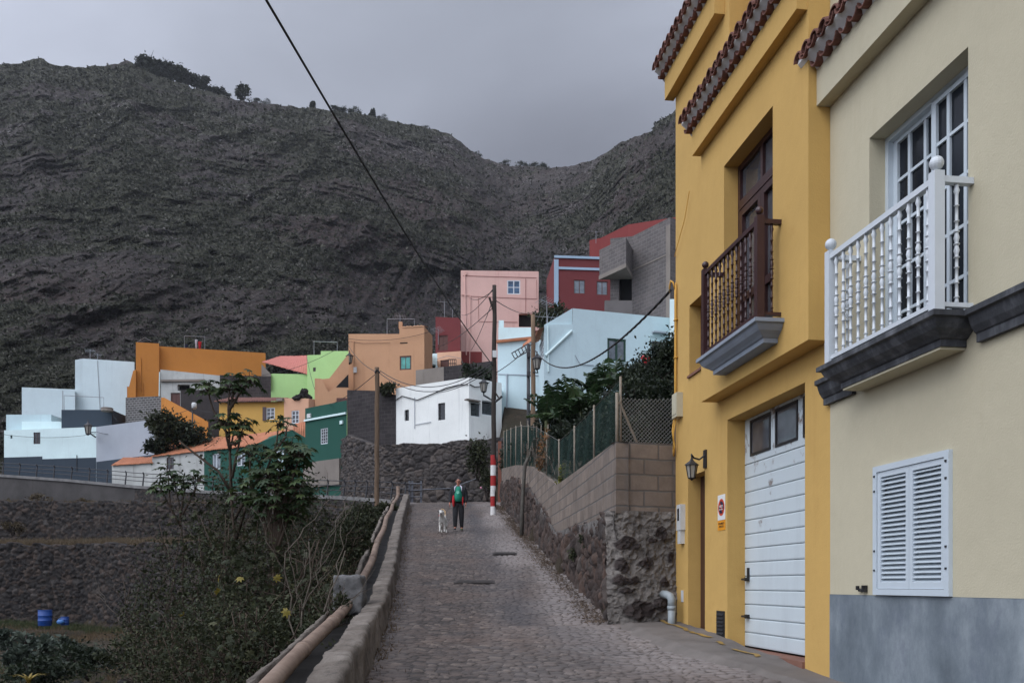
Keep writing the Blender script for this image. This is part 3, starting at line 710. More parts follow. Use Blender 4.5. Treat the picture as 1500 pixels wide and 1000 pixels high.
# wall lantern
def lantern(root,top,s=1.,mat=None,gl=None,name='lantern'):
    """glass lantern hanging below point top (x,y,z)"""
    x,y,z=top; m=MB(); r=.115*s
    m.lathe((x,y,z),[(.012*s,0),(.02*s,-.02*s),(.03*s,-.05*s),(.05*s,-.08*s),(r*1.25,-.15*s),(r*1.28,-.165*s),(r,-.17*s)][::-1],6)
    m.sphere((x,y,z+.03*s),.02*s,8,6)
    for k in range(6):
        q=math.pi/3*k; m.tube([(x+r*math.cos(q),y+r*math.sin(q),z-.17*s),(x+r*.62*math.cos(q),y+r*.62*math.sin(q),z-.42*s)],.011*s,4)
    m.lathe((x,y,z-.47*s),[(.015*s,0),(.03*s,.02*s),(r*.66,.04*s),(r*.7,.055*s)],6)
    f=m.build(name,mat or M_BLACK,root); OFF[f.name]=OFF[root.name]
    g=MB(); g.lathe((x,y,z-.415*s),[(r*.58,0),(r*.93,.245*s)],6); g.build('lantern_glass',gl or M_LGL,f)
    return f
t=NT('frosted_lamp_glass'); M_LGL=t.out(S(150,146,136),.25,None,.5)
lu=FU(1034,.0); lz=Hh(673,12.9)
f=lantern(yr,FA.p(lu+.02,.22,lz+.03),.72)
m=MB(); FA.box(m,lu-.05,lu+.05,0,.025,lz-.12,lz+.14); m.tube([FA.p(lu,.02,lz+.06),FA.p(lu,.10,lz+.0),FA.p(lu,.18,lz+.02),FA.p(lu,.22,lz+.07),FA.p(lu+.02,.22,lz+.03)],.014,6); m.build('bracket',M_BLACK,f)
# no-parking plate
def text(root,txt,size,pos,rotz,mat,name='lettering',ext=.0008,align='CENTER'):
    c=bpy.data.curves.new(name,'FONT'); c.body=txt; c.size=size; c.align_x=align; c.align_y='CENTER'; c.extrude=ext
    o=bpy.data.objects.new('tmp',c); COL.objects.link(o); dg=bpy.context.evaluated_depsgraph_get()
    me=bpy.data.meshes.new_from_object(o.evaluated_get(dg)); bpy.data.objects.remove(o)
    from mathutils import Matrix
    me.transform(Matrix.Translation(Vector(pos)-Vector(OFF[root.name]))@Matrix.Rotation(rotz,4,'Z')@Matrix.Rotation(math.pi/2,4,'X')); me.materials.append(mat)
    return link(name,me,root)
M_SW=paint('sign_white',S(224,224,220),.4); M_SR=paint('sign_red',S(200,70,40),.4); M_SB=paint('sign_blue',S(40,44,70),.4); M_SO=paint('sign_orange',S(226,150,40),.4); M_SK=paint('sign_black',(.02,.02,.02,1),.5)
s0,s1=FU(1052),FU(1062.5); sc=(s0+s1)/2; sw=s1-s0; zb_=Hh(776,12.25); zt_=Hh(724,12.25); zm=zb_+(zt_-zb_)*.29
sg=thing('no_parking_sign','white no parking plate with red and blue disc beside the garage door','sign',FA.p(sc,0,zb_))
m=MB(); FA.box(m,s0,s1,.0005,.006,zm,zt_); m.build('plate',M_SW,sg)
m=MB(); FA.box(m,s0,s1,.0005,.006,zb_,zm-.006); m.build('lower_plate',M_SO,sg)
def disc(fr,mb,u,z,d,ru,rz,n=28):
    mb.add([fr.p(u+ru*math.cos(2*math.pi*k/n),d,z+rz*math.sin(2*math.pi*k/n)) for k in range(n)],[tuple(range(n))])
zc=(zm+zt_)/2; rr_=sw*.44
m=MB(); disc(FA,m,sc,zc,.0075,rr_,rr_*1.0); m.build('ring',M_SR,sg)
m=MB(); disc(FA,m,sc,zc,.009,rr_*.74,rr_*.74); m.build('disc',M_SB,sg)
m=MB(); q=rr_*.74*.70; w=rr_*.1
m.add([FA.p(sc-q-w,.0105,zc+q-w),FA.p(sc+q-w,.0105,zc-q-w),FA.p(sc+q+w,.0105,zc-q+w),FA.p(sc-q+w,.0105,zc+q+w)],[(0,1,2,3)]); m.build('slash',M_SR,sg)
rz_=math.atan2(FA.t.y,FA.t.x)
text(sg,'VADO',.05,FA.p(sc,.0115,zc+.012),rz_,M_SW)
text(sg,'PERMANENTE',.024,FA.p(sc,.0115,zc-.03),rz_,M_SW)
text(sg,'PROHIBIDO\nAPARCAR',.04,FA.p(sc,.0075,(zb_+zm)/2+.0),rz_,M_SK)
# ================================================================ cream house
CU1=yz(1.5)
cr_=thing('cream_house','cream house with grey painted base, white balcony and louvred shutters','house',(FA.p((UE+CU1)/2,0,0)[0],FA.p((UE+CU1)/2,0,0)[1],-1.7))
cw0,cw1=yz(8.5),yz(7.05); sh0,sh1=FU(1284),FU(1396)
mb=MB(); FA.wall(mb,UE+.004,CU1,-.105,7.2,[(cw0,cw1,2.12,4.265,.27),(sh0+.05,sh1-.05,-.06,1.05,.12)],.27,d=.002)
mb.quad(FA.p(CU1,0.002,-.1),FA.p(CU1,DB,-.1),FA.p(CU1,DB,7.2),FA.p(CU1,.002,7.2)); mb.quad(FA.p(UE+.004,DB,-.1),FA.p(UE+.004,.002,-.1),FA.p(UE+.004,.002,7.2),FA.p(UE+.004,DB,7.2))
mb.quad(FA.p(CU1,DB,-.1),FA.p(UE,DB,-.1),FA.p(UE,DB,7.2),FA.p(CU1,DB,7.2)); mb.quad(FA.p(UE,0,7.19),FA.p(CU1,0,7.19),FA.p(CU1,DB,7.19),FA.p(UE,DB,7.19))
mb.build('wall',M_CREAM,cr_)
t=NT('grey_washed_plinth')
v=t.noise(1.,7,.7,vec=t.mapped((1.6,1.6,.9))); v2=t.noise(2.1,8,.8)
col=t.ramp(v,[(.28,S(84,92,98)),(.5,S(112,121,127)),(.7,S(142,150,154))]); col=t.mix(t.math('MULTIPLY',t.fr(v2,.52,.7),.45),col,S(92,98,112))
M_PLIN=t.out(col,.8,t.bump(t.noise(40,4,.6),.25,.006),.25)
mb=MB(); FA.wall(mb,UE+.004,CU1,-2.2,-.105,d=.008); FA.box(mb,UE+.004,CU1,-.02,.008,-.109,-.1045)
mb.quad(FA.p(CU1,0.008,-2.2),FA.p(CU1,DB,-2.2),FA.p(CU1,DB,-.105),FA.p(CU1,.008,-.105)); mb.build('plinth',M_PLIN,cr_)
mb=MB(); FA.prism(mb,[(.004,4.97),(.15,4.97),(.15,5.34),(.004,5.34)],UE-.02,CU1); mb.build('cornice',M_CREAM,cr_)
tile_eave(FA,cr_,UE-.18,yz(5.2),.20,5.33,.33,5.49)
# french window
t=NT('bluish_window_glass'); gcol=t.mix(t.fr(t.noise(.9,3),.4,.65),(.010,.012,.016,1),(.020,.025,.032,1)); M_GLB=t.out(gcol,.12,None,.12)
cm=FU(1378,-.22)
def fleaf(name,u0,u1,d,cols,lab=None): return FA.window(cr_,name,u0,u1,2.14,4.24,d,M_WPVC,M_GLB,cols,5,.065,.02,.05)
mb=MB(); FA.box(mb,cw0,cw0+.05,-.27,-.16,2.12,4.265); FA.box(mb,cw1-.05,cw1,-.27,-.16,2.12,4.265); FA.box(mb,cw0+.05,cw1-.05,-.27,-.16,4.215,4.265); FA.box(mb,cw0+.05,cw1-.05,-.27,-.16,2.12,2.14)
mb.build('window_frame',M_WPVC,cr_)
fleaf('glazed_door',cw0+.05,(cw0+cw1)/2+.06,-.215,3); fleaf('glazed_door',(cw0+cw1)/2,cw1-.05,-.16,3)
# moulded band and balcony slab
t=NT('weathered_grey_moulding')
v=t.noise(1.,7,.7,vec=t.mapped((5,5,1.4))); v2=t.noise(4,8,.8)
col=t.ramp(v,[(.3,(.026,.027,.031)),(.5,(.055,.058,.064)),(.68,(.13,.135,.145))]); col=t.mix(t.fr(v2,.66,.72),col,(.26,.25,.24,1))
M_BAND=t.out(col,.75,t.bump(v2,.3,.01),.3)
bp=lambda o_: [(.004,2.12),(o_,2.12),(o_,2.075),(o_-.03,2.065),(o_-.04,2.03),(o_-.055,1.99),(o_-.085,1.945),(o_-.10,1.935),(o_-.10,1.87),(.004,1.87)][::-1]
cb0,cb1=FU(1210,.33),FU(1372,.33)
mb=MB(); FA.prism(mb,bp(.15),UE-.05,cb0-.02); FA.prism(mb,bp(.15),cb1+.08,CU1); mb.build('moulded_band',M_BAND,cr_)
mb=MB(); slab_prof(FA,mb,cb0-.07,cb1+.07,.005,2.122,1.885,.40); mb.build('balcony_slab',M_BAND,cr_)
mb=MB(); FA.box(mb,cb0+.12,cb1-.12,.004,.22,1.865,1.886); mb.build('slab_soffit',M_CREAM,cr_)
balcony(cr_,FA,cb0,cb1,.004,.345,2.124,3.2,M_WHITE,12,pw=.085,ball=.055,bal_r=.018)
# louvred shutters
mb=MB(); s0_,s1_=sh0,sh1; z0,z1=-.10,1.10
FA.box(mb,s0_,s0_+.06,.0,.04,z0,z1); FA.box(mb,s1_-.06,s1_,.0,.04,z0,z1); FA.box(mb,s0_+.06,s1_-.06,.0,.04,z1-.055,z1); FA.box(mb,s0_+.06,s1_-.06,.0,.04,z0,z0+.055)
fr_=mb.build('shutter_frame',M_WPVC,cr_); OFF[fr_.name]=OFF[cr_.name]
mid=(s0_+s1_)/2
for a,b in ((s0_+.065,mid-.002),(mid+.002,s1_-.065)):
    m=MB(); st=.05; zz0,zz1=z0+.058,z1-.058
    FA.box(m,a,a+st,-.02,.028,zz0,zz1); FA.box(m,b-st,b,-.02,.028,zz0,zz1); FA.box(m,a+st,b-st,-.02,.028,zz0,zz0+.06); FA.box(m,a+st,b-st,-.02,.028,zz1-.05,zz1)
    FA.box(m,a+st,b-st,-.05,-.04,zz0+.06,zz1-.05)
    sh_=m.build('shutter',M_WPVC,cr_); OFF[sh_.name]=OFF[cr_.name]
    m=MB(); n=23
    for k in range(n):
        zc=zz0+.07+(zz1-zz0-.13)*k/(n-1); FA.prism(m,[(-.035,zc+.018),(-.035,zc+.026),(.022,zc-.012),(.022,zc-.020)][::-1],a+st,b-st)
    m.build('louvre',M_WPVC,sh_)
for z in (.12,.30,.86,1.0):
    for a in (s0_+.02,s1_-.045):
        m=MB(); FA.box(m,a,a+.022,.04,.047,z,z+.018); m.build('hinge',M_BLACK,fr_)
m=MB(); hu=FU(1268); hz=Hh(862,8.6); FA.box(m,hu-.09,hu+.03,.006,.03,hz-.025,hz+.005); FA.box(m,hu-.095,hu-.06,.03,.05,hz-.01,hz+.03); FA.box(m,hu+.01,hu+.045,.006,.05,hz-.03,hz+.035); m.tube([FA.p(hu-.08,.03,hz),FA.p(hu+.02,.05,hz-.015)],.009,6); m.build('shutter_stay',M_BLACK,cr_)
# ================================================================ stone walls with modelled stones
def densify(path,step):
    P_=[np.array(p,float) for p in path]; out=[P_[0]]
    for a,b in zip(P_[:-1],P_[1:]):
        n=max(1,int(np.ceil(np.linalg.norm((b-a)[:2])/step)))
        for k in range(1,n+1): out.append(a+(b-a)*k/n)
    return np.array(out)
def stone_wall(name,path,mat,cw,ch,res,amp=.08,thick=.5,seed=1,parent=None,mixed=True,rand=1.,tilt=1.,top_wob=.06):
    """path: rows (x,y,zbottom,ztop), left to right seen from the front"""
    D=densify(path,res); n=len(D)
    t=np.gradient(D[:,:2],axis=0); t/=np.linalg.norm(t,axis=1)[:,None]+1e-9
    k=max(1,int(.25/res)); ker=np.ones(2*k+1)/(2*k+1)
    ts=np.stack([np.convolve(np.pad(t[:,i],k,'edge'),ker,'valid') for i in (0,1)],1); ts/=np.linalg.norm(ts,axis=1)[:,None]
    N=np.stack([ts[:,1],-ts[:,0]],1)
    s=np.concatenate([[0],np.cumsum(np.linalg.norm(np.diff(D[:,:2],axis=0),axis=1))])
    hmax=(D[:,3]-D[:,2]).max(); m=max(4,int(hmax/res))
    w=np.linspace(0,1,m)[:,None]
    ztop=D[:,3]+top_wob*fbm(s/cw*.7,0*s,0*s,3,seed+5)
    Z=D[:,2][None]+(ztop-D[:,2])[None]*w; Sg=s[None]+0*Z
    q=.18*cw
    a=Sg+q*fbm(Sg/cw*.8,Z/ch*.8,0*Z,2,seed); b=Z+q*ch/cw*fbm(Sg/cw*.8+9,Z/ch*.8,0*Z,2,seed+1)
    # two sizes of stone mixed
    big=_h(np.floor(a/(cw*3)),np.floor(b/(ch*3)),0*np.floor(a),seed+9)
    F1,F2,ID,dx,dy=worley(a/cw,b/ch,seed)
    if mixed:
        G1,G2,GID,gx,gy_=worley(a/cw/.55,b/ch/.55,seed+20); pm=worley(a/cw/2.6,b/ch/1.9,seed+30)[2]>.5
        F1,F2,ID,dx,dy=[np.where(pm,q1,q0) for q0,q1 in ((F1,G1),(F2,G2),(ID,GID),(dx,gx),(dy,gy_))]
    g1=np.clip((F2-F1)/.42,0,1)
    r2=np.modf(ID*7.13)[0]; r3=np.modf(ID*13.7)[0]
    disp=amp*(np.sqrt(g1)*(.75+.5*rand*(r2-.5))+tilt*.55*g1*(dx*(r2-.5)*2+dy*(r3-.5)*2)+.25*g1*fbm(a/cw*2.5,b/ch*2.5,0*a,3,seed+3))
    disp*=np.clip(1.3-.1*w,0,1)
    XX=D[:,0][None]+N[:,0][None]*disp; YY=D[:,1][None]+N[:,1][None]*disp
    V=np.stack([XX,YY,Z],-1)
    tb=V[-1:].copy(); tb[...,0]-=N[:,0]*(thick+disp[-1]); tb[...,1]-=N[:,1]*(thick+disp[-1])
    bb=tb.copy(); bb[...,2]=D[:,2]
    V=np.concatenate([V,tb,bb],0)
    ex=lambda A: np.concatenate([A,A[-1:],A[-1:]],0)
    return grid_mesh(name,V,m+2,n,mat,{'rnd':ex(ID),'gap':ex(g1)},smooth=True,parent=parent,o3=(float(D[n//2,0]),float(D[n//2,1]),float(D[:,2].min())) if parent is None else (0,0,0))
M_ST1=stonemat('volcanic_stone',[(0,(.040,.036,.036)),(.3,(.085,.074,.068)),(.55,(.060,.054,.054)),(.8,(.12,.098,.085)),(1,(.095,.085,.08))],(.012,.011,.011,1))
M_ST2=stonemat('dark_terrace_stone',[(0,(.018,.017,.017)),(.3,(.05,.045,.043)),(.5,(.028,.026,.026)),(.75,(.075,.056,.046)),(1,(.075,.07,.066))],(.002,.002,.002,1),lichen=.3)
M_ST3=stonemat('reddish_retaining_stone',[(0,(.045,.036,.034)),(.3,(.085,.06,.05)),(.55,(.06,.05,.046)),(.8,(.11,.072,.056)),(1,(.09,.078,.07))],(.022,.02,.018,1),lichen=.2)
M_BLK=blockmat('tan_concrete_block',S(136,123,112),S(116,106,98),S(96,94,92),.5,.25,.018,.7)
# --- retaining wall on the right: stone, then blockwork
RW=[(14.0,1.66),(17,1.46),(20,1.24),(21.7,1.11),(25,.85),(27.7,.63),(29.8,.47),(36,-.01),(42.3,-.47)]
rwx=lambda y: float(np.interp(y,[a for a,b in RW],[b for a,b in RW]))
stop=interp([(14,1.08),(17,1.10),(21.7,1.23),(25,2.2),(27.7,2.9),(34,4.0),(42.3,4.75)])
rt=thing('retaining_wall','rubble stone retaining wall capped with tan concrete blocks beside the cobbled lane','wall',(1.2,20,-.8))
ysr=[42.3,38,34,29.8,27.7,25,21.7,19.5,17,14.0]
ysq=ysr[:-1]+[14.3]
path=[(rwx(y),y,float(gy(y))-.15,float(stop(y))) for y in ysq]
stone_wall('stone_face',path,M_ST3,.22,.46,.032,.12,.12,41,rt,rand=1.2,tilt=1.2,top_wob=.14)
# blockwork: the face runs down the lane then turns the corner towards the yellow house
def block_run(name,pts,mat,thick=.2,parent=None,uv0=0.):
    mb=MB(); s=uv0
    for (x0,y0,a0,b0),(x1,y1,a1,b1) in zip(pts[:-1],pts[1:]):
        L=math.hypot(x1-x0,y1-y0); n=Vector((y1-y0,-(x1-x0),0)).normalized()
        A0,A1=Vector((x0,y0,0)),Vector((x1,y1,0))
        q=lambda A,z,d=0.: tuple(A+n*d+Vector((0,0,z)))
        mb.add([q(A0,a0),q(A1,a1),q(A1,b1),q(A0,b0)],[(0,1,2,3)],0,[[(s,a0),(s+L,a1),(s+L,b1),(s,b0)]])
        mb.add([q(A0,b0),q(A1,b1),q(A1,b1,-thick),q(A0,b0,-thick)],[(0,1,2,3)],0,[[(s,0),(s+L,0),(s+L,.2),(s,.2)]])
        mb.add([q(A1,a1,-thick),q(A0,a0,-thick),q(A0,b0,-thick),q(A1,b1,-thick)],[(0,1,2,3)],0,[[(s+L,a1),(s,a0),(s,b0),(s+L,b1)]])
        s+=L
    return mb.build(name,mat,parent)
btop=interp([(14,2.25),(17.5,2.33),(21.7,2.42),(27.7,3.66),(34,4.55),(42.3,5.5)])
bb=[]
for y in ysr: bb.append((rwx(y)-.02,y,float(stop(y))-.02,float(btop(y))))
block_run('block_course',bb,M_BLK,.2,rt)
# rendered smear of mortar over the stone
t=NT('rough_mortar'); v=t.noise(1.6,8,.75); v2=t.noise(7,8,.75)
col=t.ramp(v,[(.3,(.09,.083,.078)),(.5,(.16,.148,.138)),(.7,(.23,.212,.195))]); col=t.mix(t.math('MULTIPLY',t.fr(v2,.5,.66),.7),col,(.05,.043,.04,1))
M_SMEAR=t.out(col,.95,t.bump(v2,.9,.05,t.bump(t.noise(30,5,.7),.4,.01)),.1)
# end face towards the viewer: big rubble in mortar below, block courses above
E0,E1=(1.64,14.0),(2.72,14.32)
fe=Fr(E0,E1); Le=fe.L
mb=MB(); fe.wall(mb,0,Le,1.12,2.25,d=.0); mb.quad(fe.p(0,0,2.25),fe.p(Le,0,2.25),fe.p(Le,-.25,2.25),fe.p(0,-.25,2.25)); mb.build('end_blocks',M_BLK,rt)
nx_,nz_=150,240
uu,vv=np.meshgrid(np.linspace(-.12,Le,nx_),np.linspace(-.95,1.16,nz_))
F1,F2,ID,dx_,dy_=worley(uu/.44+.55*fbm(uu*1.7,vv*1.7,0*uu,3,71)+.37,vv/.34+.55*fbm(uu*1.7+5,vv*1.7,0*uu,3,72),83)
g1=np.clip((F2-F1)/.3,0,1); eu=uu+.05*fbm(uu*6,vv*6,0*uu,3,171); ev=vv+.05*fbm(uu*6+3,vv*6,0*uu,3,172); expose=np.zeros(uu.shape,bool); efac=np.zeros(uu.shape)
for (a_,b_,ra,rb) in ((.22,.645,.24,.11),(.78,.82,.11,.12),(.09,.31,.15,.15),(.5,.33,.11,.10),(.15,.065,.22,.08),(.18,-.1,.14,.055),(.82,.05,.1,.07),(.35,-.42,.30,.16),(.72,-.35,.16,.13),(.9,.45,.09,.1),(.62,.68,.06,.05)):
    q_=((eu-a_)/ra)**2+((ev-b_)/rb)**2; expose|=q_<1; efac=np.maximum(efac,np.clip((1-q_)*3,0,1))
d_=.035*fbm(uu*3,vv*3,0*uu,4,75)+.03*(1-np.abs(fbm(uu*7,vv*9,0*uu,4,77)))**3+.018*fbm(uu*16,vv*16,0*uu,3,76)+efac*(.03+.02*fbm(uu*5,vv*9,0*uu,2,79))+.10*np.clip((.3-vv)/1.2,0,1)
d_=d_*np.clip((1.2-vv)/.12,0,1)
rc=np.clip((uu+.12)/.3,0,1); d_=d_-.15*(1-rc)**2+.05*fbm(uu*7,vv*4,0*uu,3,78)*(1-rc)
V=np.stack([fe.A.x+fe.t.x*uu+fe.n.x*(d_+.015),fe.A.y+fe.t.y*uu+fe.n.y*(d_+.015),vv],-1)
t=NT('mortared_rubble'); v=t.noise(1.6,8,.75); v2=t.noise(7,8,.75)
col=t.ramp(v,[(.3,(.09,.082,.075)),(.5,(.165,.15,.136)),(.7,(.25,.228,.205))]); col=t.mix(t.math('MULTIPLY',t.fr(v2,.5,.66),.7),col,(.05,.043,.04,1))
col=t.mix(t.math('MULTIPLY',t.attr('expose'),.9),col,t.ramp(v2,[(.3,(.018,.015,.015)),(.6,(.045,.034,.032)),(.75,(.085,.062,.052))]))
M_RUB=t.out(col,.95,t.bump(v2,.9,.05,t.bump(t.noise(30,5,.7),.4,.01)),.1)
grid_mesh('rubble_end',V,nz_,nx_,M_RUB,{'expose':efac},parent=rt)
# mortar smear under the blocks along the lane
D=densify([(rwx(y),y,0) for y in (29.5,25,21.7,19.5,17,14.0)],.06); n=len(D); m=30
w=np.linspace(0,1,m)[:,None]; yy=D[:,1][None]; zt=stop(yy)+.05; hh=np.clip(.62-.055*(yy-14)*.6,.12,.7)+.22*fbm(D[:,1][None]*1.8,0*yy,0*yy,4,81)*(yy<26)
Z=zt-hh*(1-w); tN=np.array([-1,-.08])
dsp=.055+.03*fbm(yy*3+0*Z,Z*3,0*Z,4,83)-.11*(1-w)**3
V=np.stack([D[:,0][None]+tN[0]*dsp,yy+0*Z,Z],-1); grid_mesh('mortar_smear',V,m,n,M_SMEAR,parent=rt)
# --- lane parapet with channel and pipe
pp=thing('parapet','low rubble and mortar parapet with an open channel along the left edge of the lane','wall',(-2.2,14,-1.2))
t=NT('tan_rendered_stone'); v=t.noise(1.1,8,.7); v2=t.noise(5,8,.75); 
col=t.ramp(v,[(.3,(.085,.074,.065)),(.5,(.155,.132,.112)),(.7,(.25,.22,.19))]); col=t.mix(t.math('MULTIPLY',t.fr(v2,.5,.68),.75),col,(.045,.039,.035,1))
M_PAR=t.out(col,.95,t.bump(v2,.9,.06,t.bump(t.noise(28,5,.7),.5,.012)),.12)
M_CHAN=plaster('dark_channel_floor',(.03,.028,.026,1),.5,.4,bump=.6,big=2)
yp=np.concatenate([np.arange(-4,6,.2),np.arange(6,20,.06),np.arange(20,43.6,.12)])
ph=lambda y: gy(y)+np.interp(y,[-4,6,10,14,30,44],[.50,.50,.47,.46,.52,.5])
step=lambda y: .10*np.floor(fbm(y*.35,0*y,0*y,2,91)*2)*.5
lx=Lx(yp); hp=ph(yp)
def sweep(name,prof,mat,jit,seed,flip=False):
    """prof: list of (offset left of the road edge, height fn, jitter weight)"""
    n=len(yp); rows=[]
    dense=[]
    for (o0,h0),(o1,h1) in zip(prof[:-1],prof[1:]):
        k=max(1,int(round(.9*max(abs(o1-o0),float(np.abs(h1-h0).mean()))/.05)))
        for q in range(k): dense.append((o0+(o1-o0)*q/k,h0+(h1-h0)*q/k))
    dense.append(prof[-1])
    V=np.zeros((len(dense),n,3))
    for r,(o_,h_) in enumerate(dense):
        V[r,:,0]=lx-o_; V[r,:,1]=yp; V[r,:,2]=h_
    X_,Y_,Z_=V[...,0],V[...,1],V[...,2]
    j=jit*(fbm(X_*3,Y_*3,Z_*3,4,seed)); F1,F2,ID,a,b=worley(Y_/.34+.4*fbm(Y_,Z_,X_,2,seed+1),(Z_+X_)/.26,seed+2); g=np.clip((F2-F1)/.35,0,1)
    V[...,0]+=j+jit*.7*(np.sqrt(g)-.6)*(np.abs(fbm(Y_*.5,0*Y_,0*Y_,2,seed+4))>.1); V[...,2]+=j*.6+jit*.5*(ID-.5)*g
    return grid_mesh(name,V,len(dense),n,mat,parent=pp,flip=flip,smooth=False)
zer=0*yp
rough=.10*fbm(yp*.9,zer,zer,3,97)
sweep('road_side_wall',[(.0,gy(yp)-.25),(.04,hp-.03+rough*.3),(.065,hp+rough*.35),(.29,hp-.015+rough*.4),(.32,hp-.3)],M_PAR,.03,201)
sweep('channel',[(.31,hp-.2),(.35,hp-.26),(.78,hp-.26),(.80,hp-.2)],M_CHAN,.02,211)
hk=hp-.07-.12*np.clip(fbm(yp*.7,zer,zer,3,99)+.2,0,1)
sweep('outer_kerb',[(.74,hp-.28),(.75,hk),(.82,hk-.02),(.86,hk-.14),(.92,gy(yp)-1.6)],M_PAR,.035,221)
t=NT('fibre_cement_pipe'); v=t.noise(2.2,7,.7); col=t.ramp(v,[(.3,S(92,76,66)),(.5,S(120,102,89)),(.7,S(140,123,110))])
M_PIPE=t.out(col,.8,t.bump(t.noise(30,4,.6),.25,.006),.25)
pipe=thing('water_pipe','long brown fibre cement pipe lying in the channel along the lane','pipe',(-2.3,14,-.9))
def pline(y): return (float(Lx(y))-.57-.02*math.sin(y*.9),y,float(ph(y))-.055)
ends=[-3.5,2,6.2,8.7,11.2,13.7,16.6,19.6,22.8,26.2,30,34,38,42.6]
for a,b in zip(ends[:-1],ends[1:]):
    mb=MB(); mb.tube([pline(y) for y in np.linspace(a,b+.02,14)],.074,14); mb.build('pipe_length',M_PIPE,pipe,smooth=True)
for b in ends[1:-1]:
    mb=MB(); mb.tube([pline(y) for y in np.linspace(b-.09,b+.09,3)],.083,14); mb.build('joint_collar',M_PIPE,pipe,smooth=True)
mb=MB(); c=pline(42.6); mb.tube([c,(c[0],42.8,c[2]+.05),(c[0]-.02,42.9,c[2]+.25),(c[0]-.02,42.9,c[2]+.5)],.09,12); mb.build('pipe_elbow',M_PIPE,pipe,smooth=True)
# concrete block astride the pipe
t=NT('grey_cast_concrete'); v=t.noise(3,8,.75); v2=t.noise(16,6,.8); wv=t.noise(1.,4,.6,vec=t.mapped((14,14,1)))
col=t.ramp(v,[(.3,(.07,.07,.07)),(.5,(.135,.132,.13)),(.7,(.22,.215,.21))]); col=t.mix(t.math('MULTIPLY',t.fr(v2,.55,.65),.7),col,(.05,.05,.05,1)); col=t.mix(t.math('MULTIPLY',t.fr(wv,.5,.6),.4),col,(.1,.1,.1,1))
M_CONC=t.out(col,.95,t.bump(v2,.7,.02),.15)
cb=np.array([X(491,13.5),X(534,13.5)])
nb=26; V=[];
def rough_block(name,x0,x1,y0,y1,z0,z1,mat,amp=.015,parent=None,seed=5,n=14):
    import bmesh
    bm=bmesh.new(); bmesh.ops.create_cube(bm,size=1)
    bmesh.ops.subdivide_edges(bm,edges=bm.edges[:],cuts=n,use_grid_fill=True)
    c=np.array([v.co[:] for v in bm.verts]); 
    q=c*2; r=np.sqrt((q**2).sum(1)); 
    e=np.sort(np.abs(q),axis=1)[:,1]; c=c*(1-.035*np.clip((e-.8)/.2,0,1)[:,None])
    w=np.stack([x0+(c[:,0]+.5)*(x1-x0),y0+(c[:,1]+.5)*(y1-y0),z0+(c[:,2]+.5)*(z1-z0)],1)
    for k in range(3): w[:,k]+=amp*fbm(w[:,0]*9+k*7,w[:,1]*9,w[:,2]*9,4,seed)
    o3=((x0+x1)/2,(y0+y1)/2,z0) if parent is None else OFF[parent.name]
    for v,p in zip(bm.verts,w): v.co=Vector(p)-Vector(o3)
    me=bpy.data.meshes.new(name); bm.to_mesh(me); bm.free(); me.materials.append(mat); me.polygons.foreach_set('use_smooth',[True]*len(me.polygons))
    return link(name,me,parent,o3)
o=rough_block('concrete_block',cb[0],cb[1],13.3,13.75,float(ph(13.5))-.22,float(ph(13.5))+.37,M_CONC,.02); tag(o,'rough grey concrete block cast round the pipe on the lane parapet','concrete block')
# --- terraces on the left
def terr(name,pts,bot,top,label,mat,cw,ch,res,amp,seed,grp=None):
    o=stone_wall(name,[(x,y,bot(x) if callable(bot) else bot,top(x) if callable(top) else top) for x,y in pts],mat,cw,ch,res,amp,.5,seed,top_wob=.12)
    return tag(o,label,'wall',grp)
terr('terrace_wall',[(-52,53.6),(-25,52),(-13,46),(-9.5,41),(-7.4,37.5)],lambda x:-3.4,lambda x:float(w1t(x))+.1,'tall dry stone terrace wall behind the blue barrels',M_ST2,.36,.29,.07,.20,301)
terr('terrace_wall',[(-52,61),(-30,58),(-14,53),(-9,48),(-6.0,44.3)],lambda x:float(w1t(x))+.2,lambda x:float(w2t(x))+.05,'dry stone terrace wall above the strip of dry grass',M_ST2,.34,.26,.08,.18,311)
rr=[(x,y-.25,h) for x,y,h in RLP[:6]][::-1]
o=stone_wall('road_wall',[(x,y,h-2.8,h-.22) for x,y,h in rr],M_ST2,.32,.24,.09,.12,.3,321,top_wob=.03); tag(o,'dark stone wall with a pale kerb carrying the upper road','wall')
M_CRET=plaster('stained_grey_concrete',(.075,.07,.068,1),.55,.6,scol=(.035,.03,.027,1),bump=.5,big=.5)
mb=MB(); q=[(x,y-.28,h) for x,y,h in RLP[4:9]][::-1]
for (x0,y0,h0),(x1,y1,h1) in zip(q[:-1],q[1:]):
    L=math.hypot(x1-x0,y1-y0)
    mb.quad((x0,y0,h0-2.9),(x1,y1,h1-2.7),(x1,y1,h1-.2),(x0,y0,h0-.2)); mb.quad((x0,y0,h0-.2),(x1,y1,h1-.2),(x1,y1+.4,h1-.2),(x0,y0+.4,h0-.2))
o=mb.build('road_wall',M_CRET); tag(o,'stained grey concrete wall under the upper road at the left edge','wall')
M_KERB=plaster('pale_kerb',(.20,.195,.19,1),.6,.6,bump=.4,big=1.5)
mb=MB(); q=[(x,y-.4,h) for x,y,h in RLP[:9]][::-1]
for (x0,y0,h0),(x1,y1,h1) in zip(q[:-1],q[1:]):
    a=[(x0,y0,h0-.2),(x1,y1,h1-.2),(x1,y1,h1+.02),(x0,y0,h0+.02)]; b=[(x,y+.45,z) for x,y,z in a]
    mb.quad(*a); mb.quad(a[3],a[2],b[2],b[3]); mb.quad(a[1],a[0],b[0],b[1])
o=mb.build('kerb',M_KERB); tag(o,kind='structure')
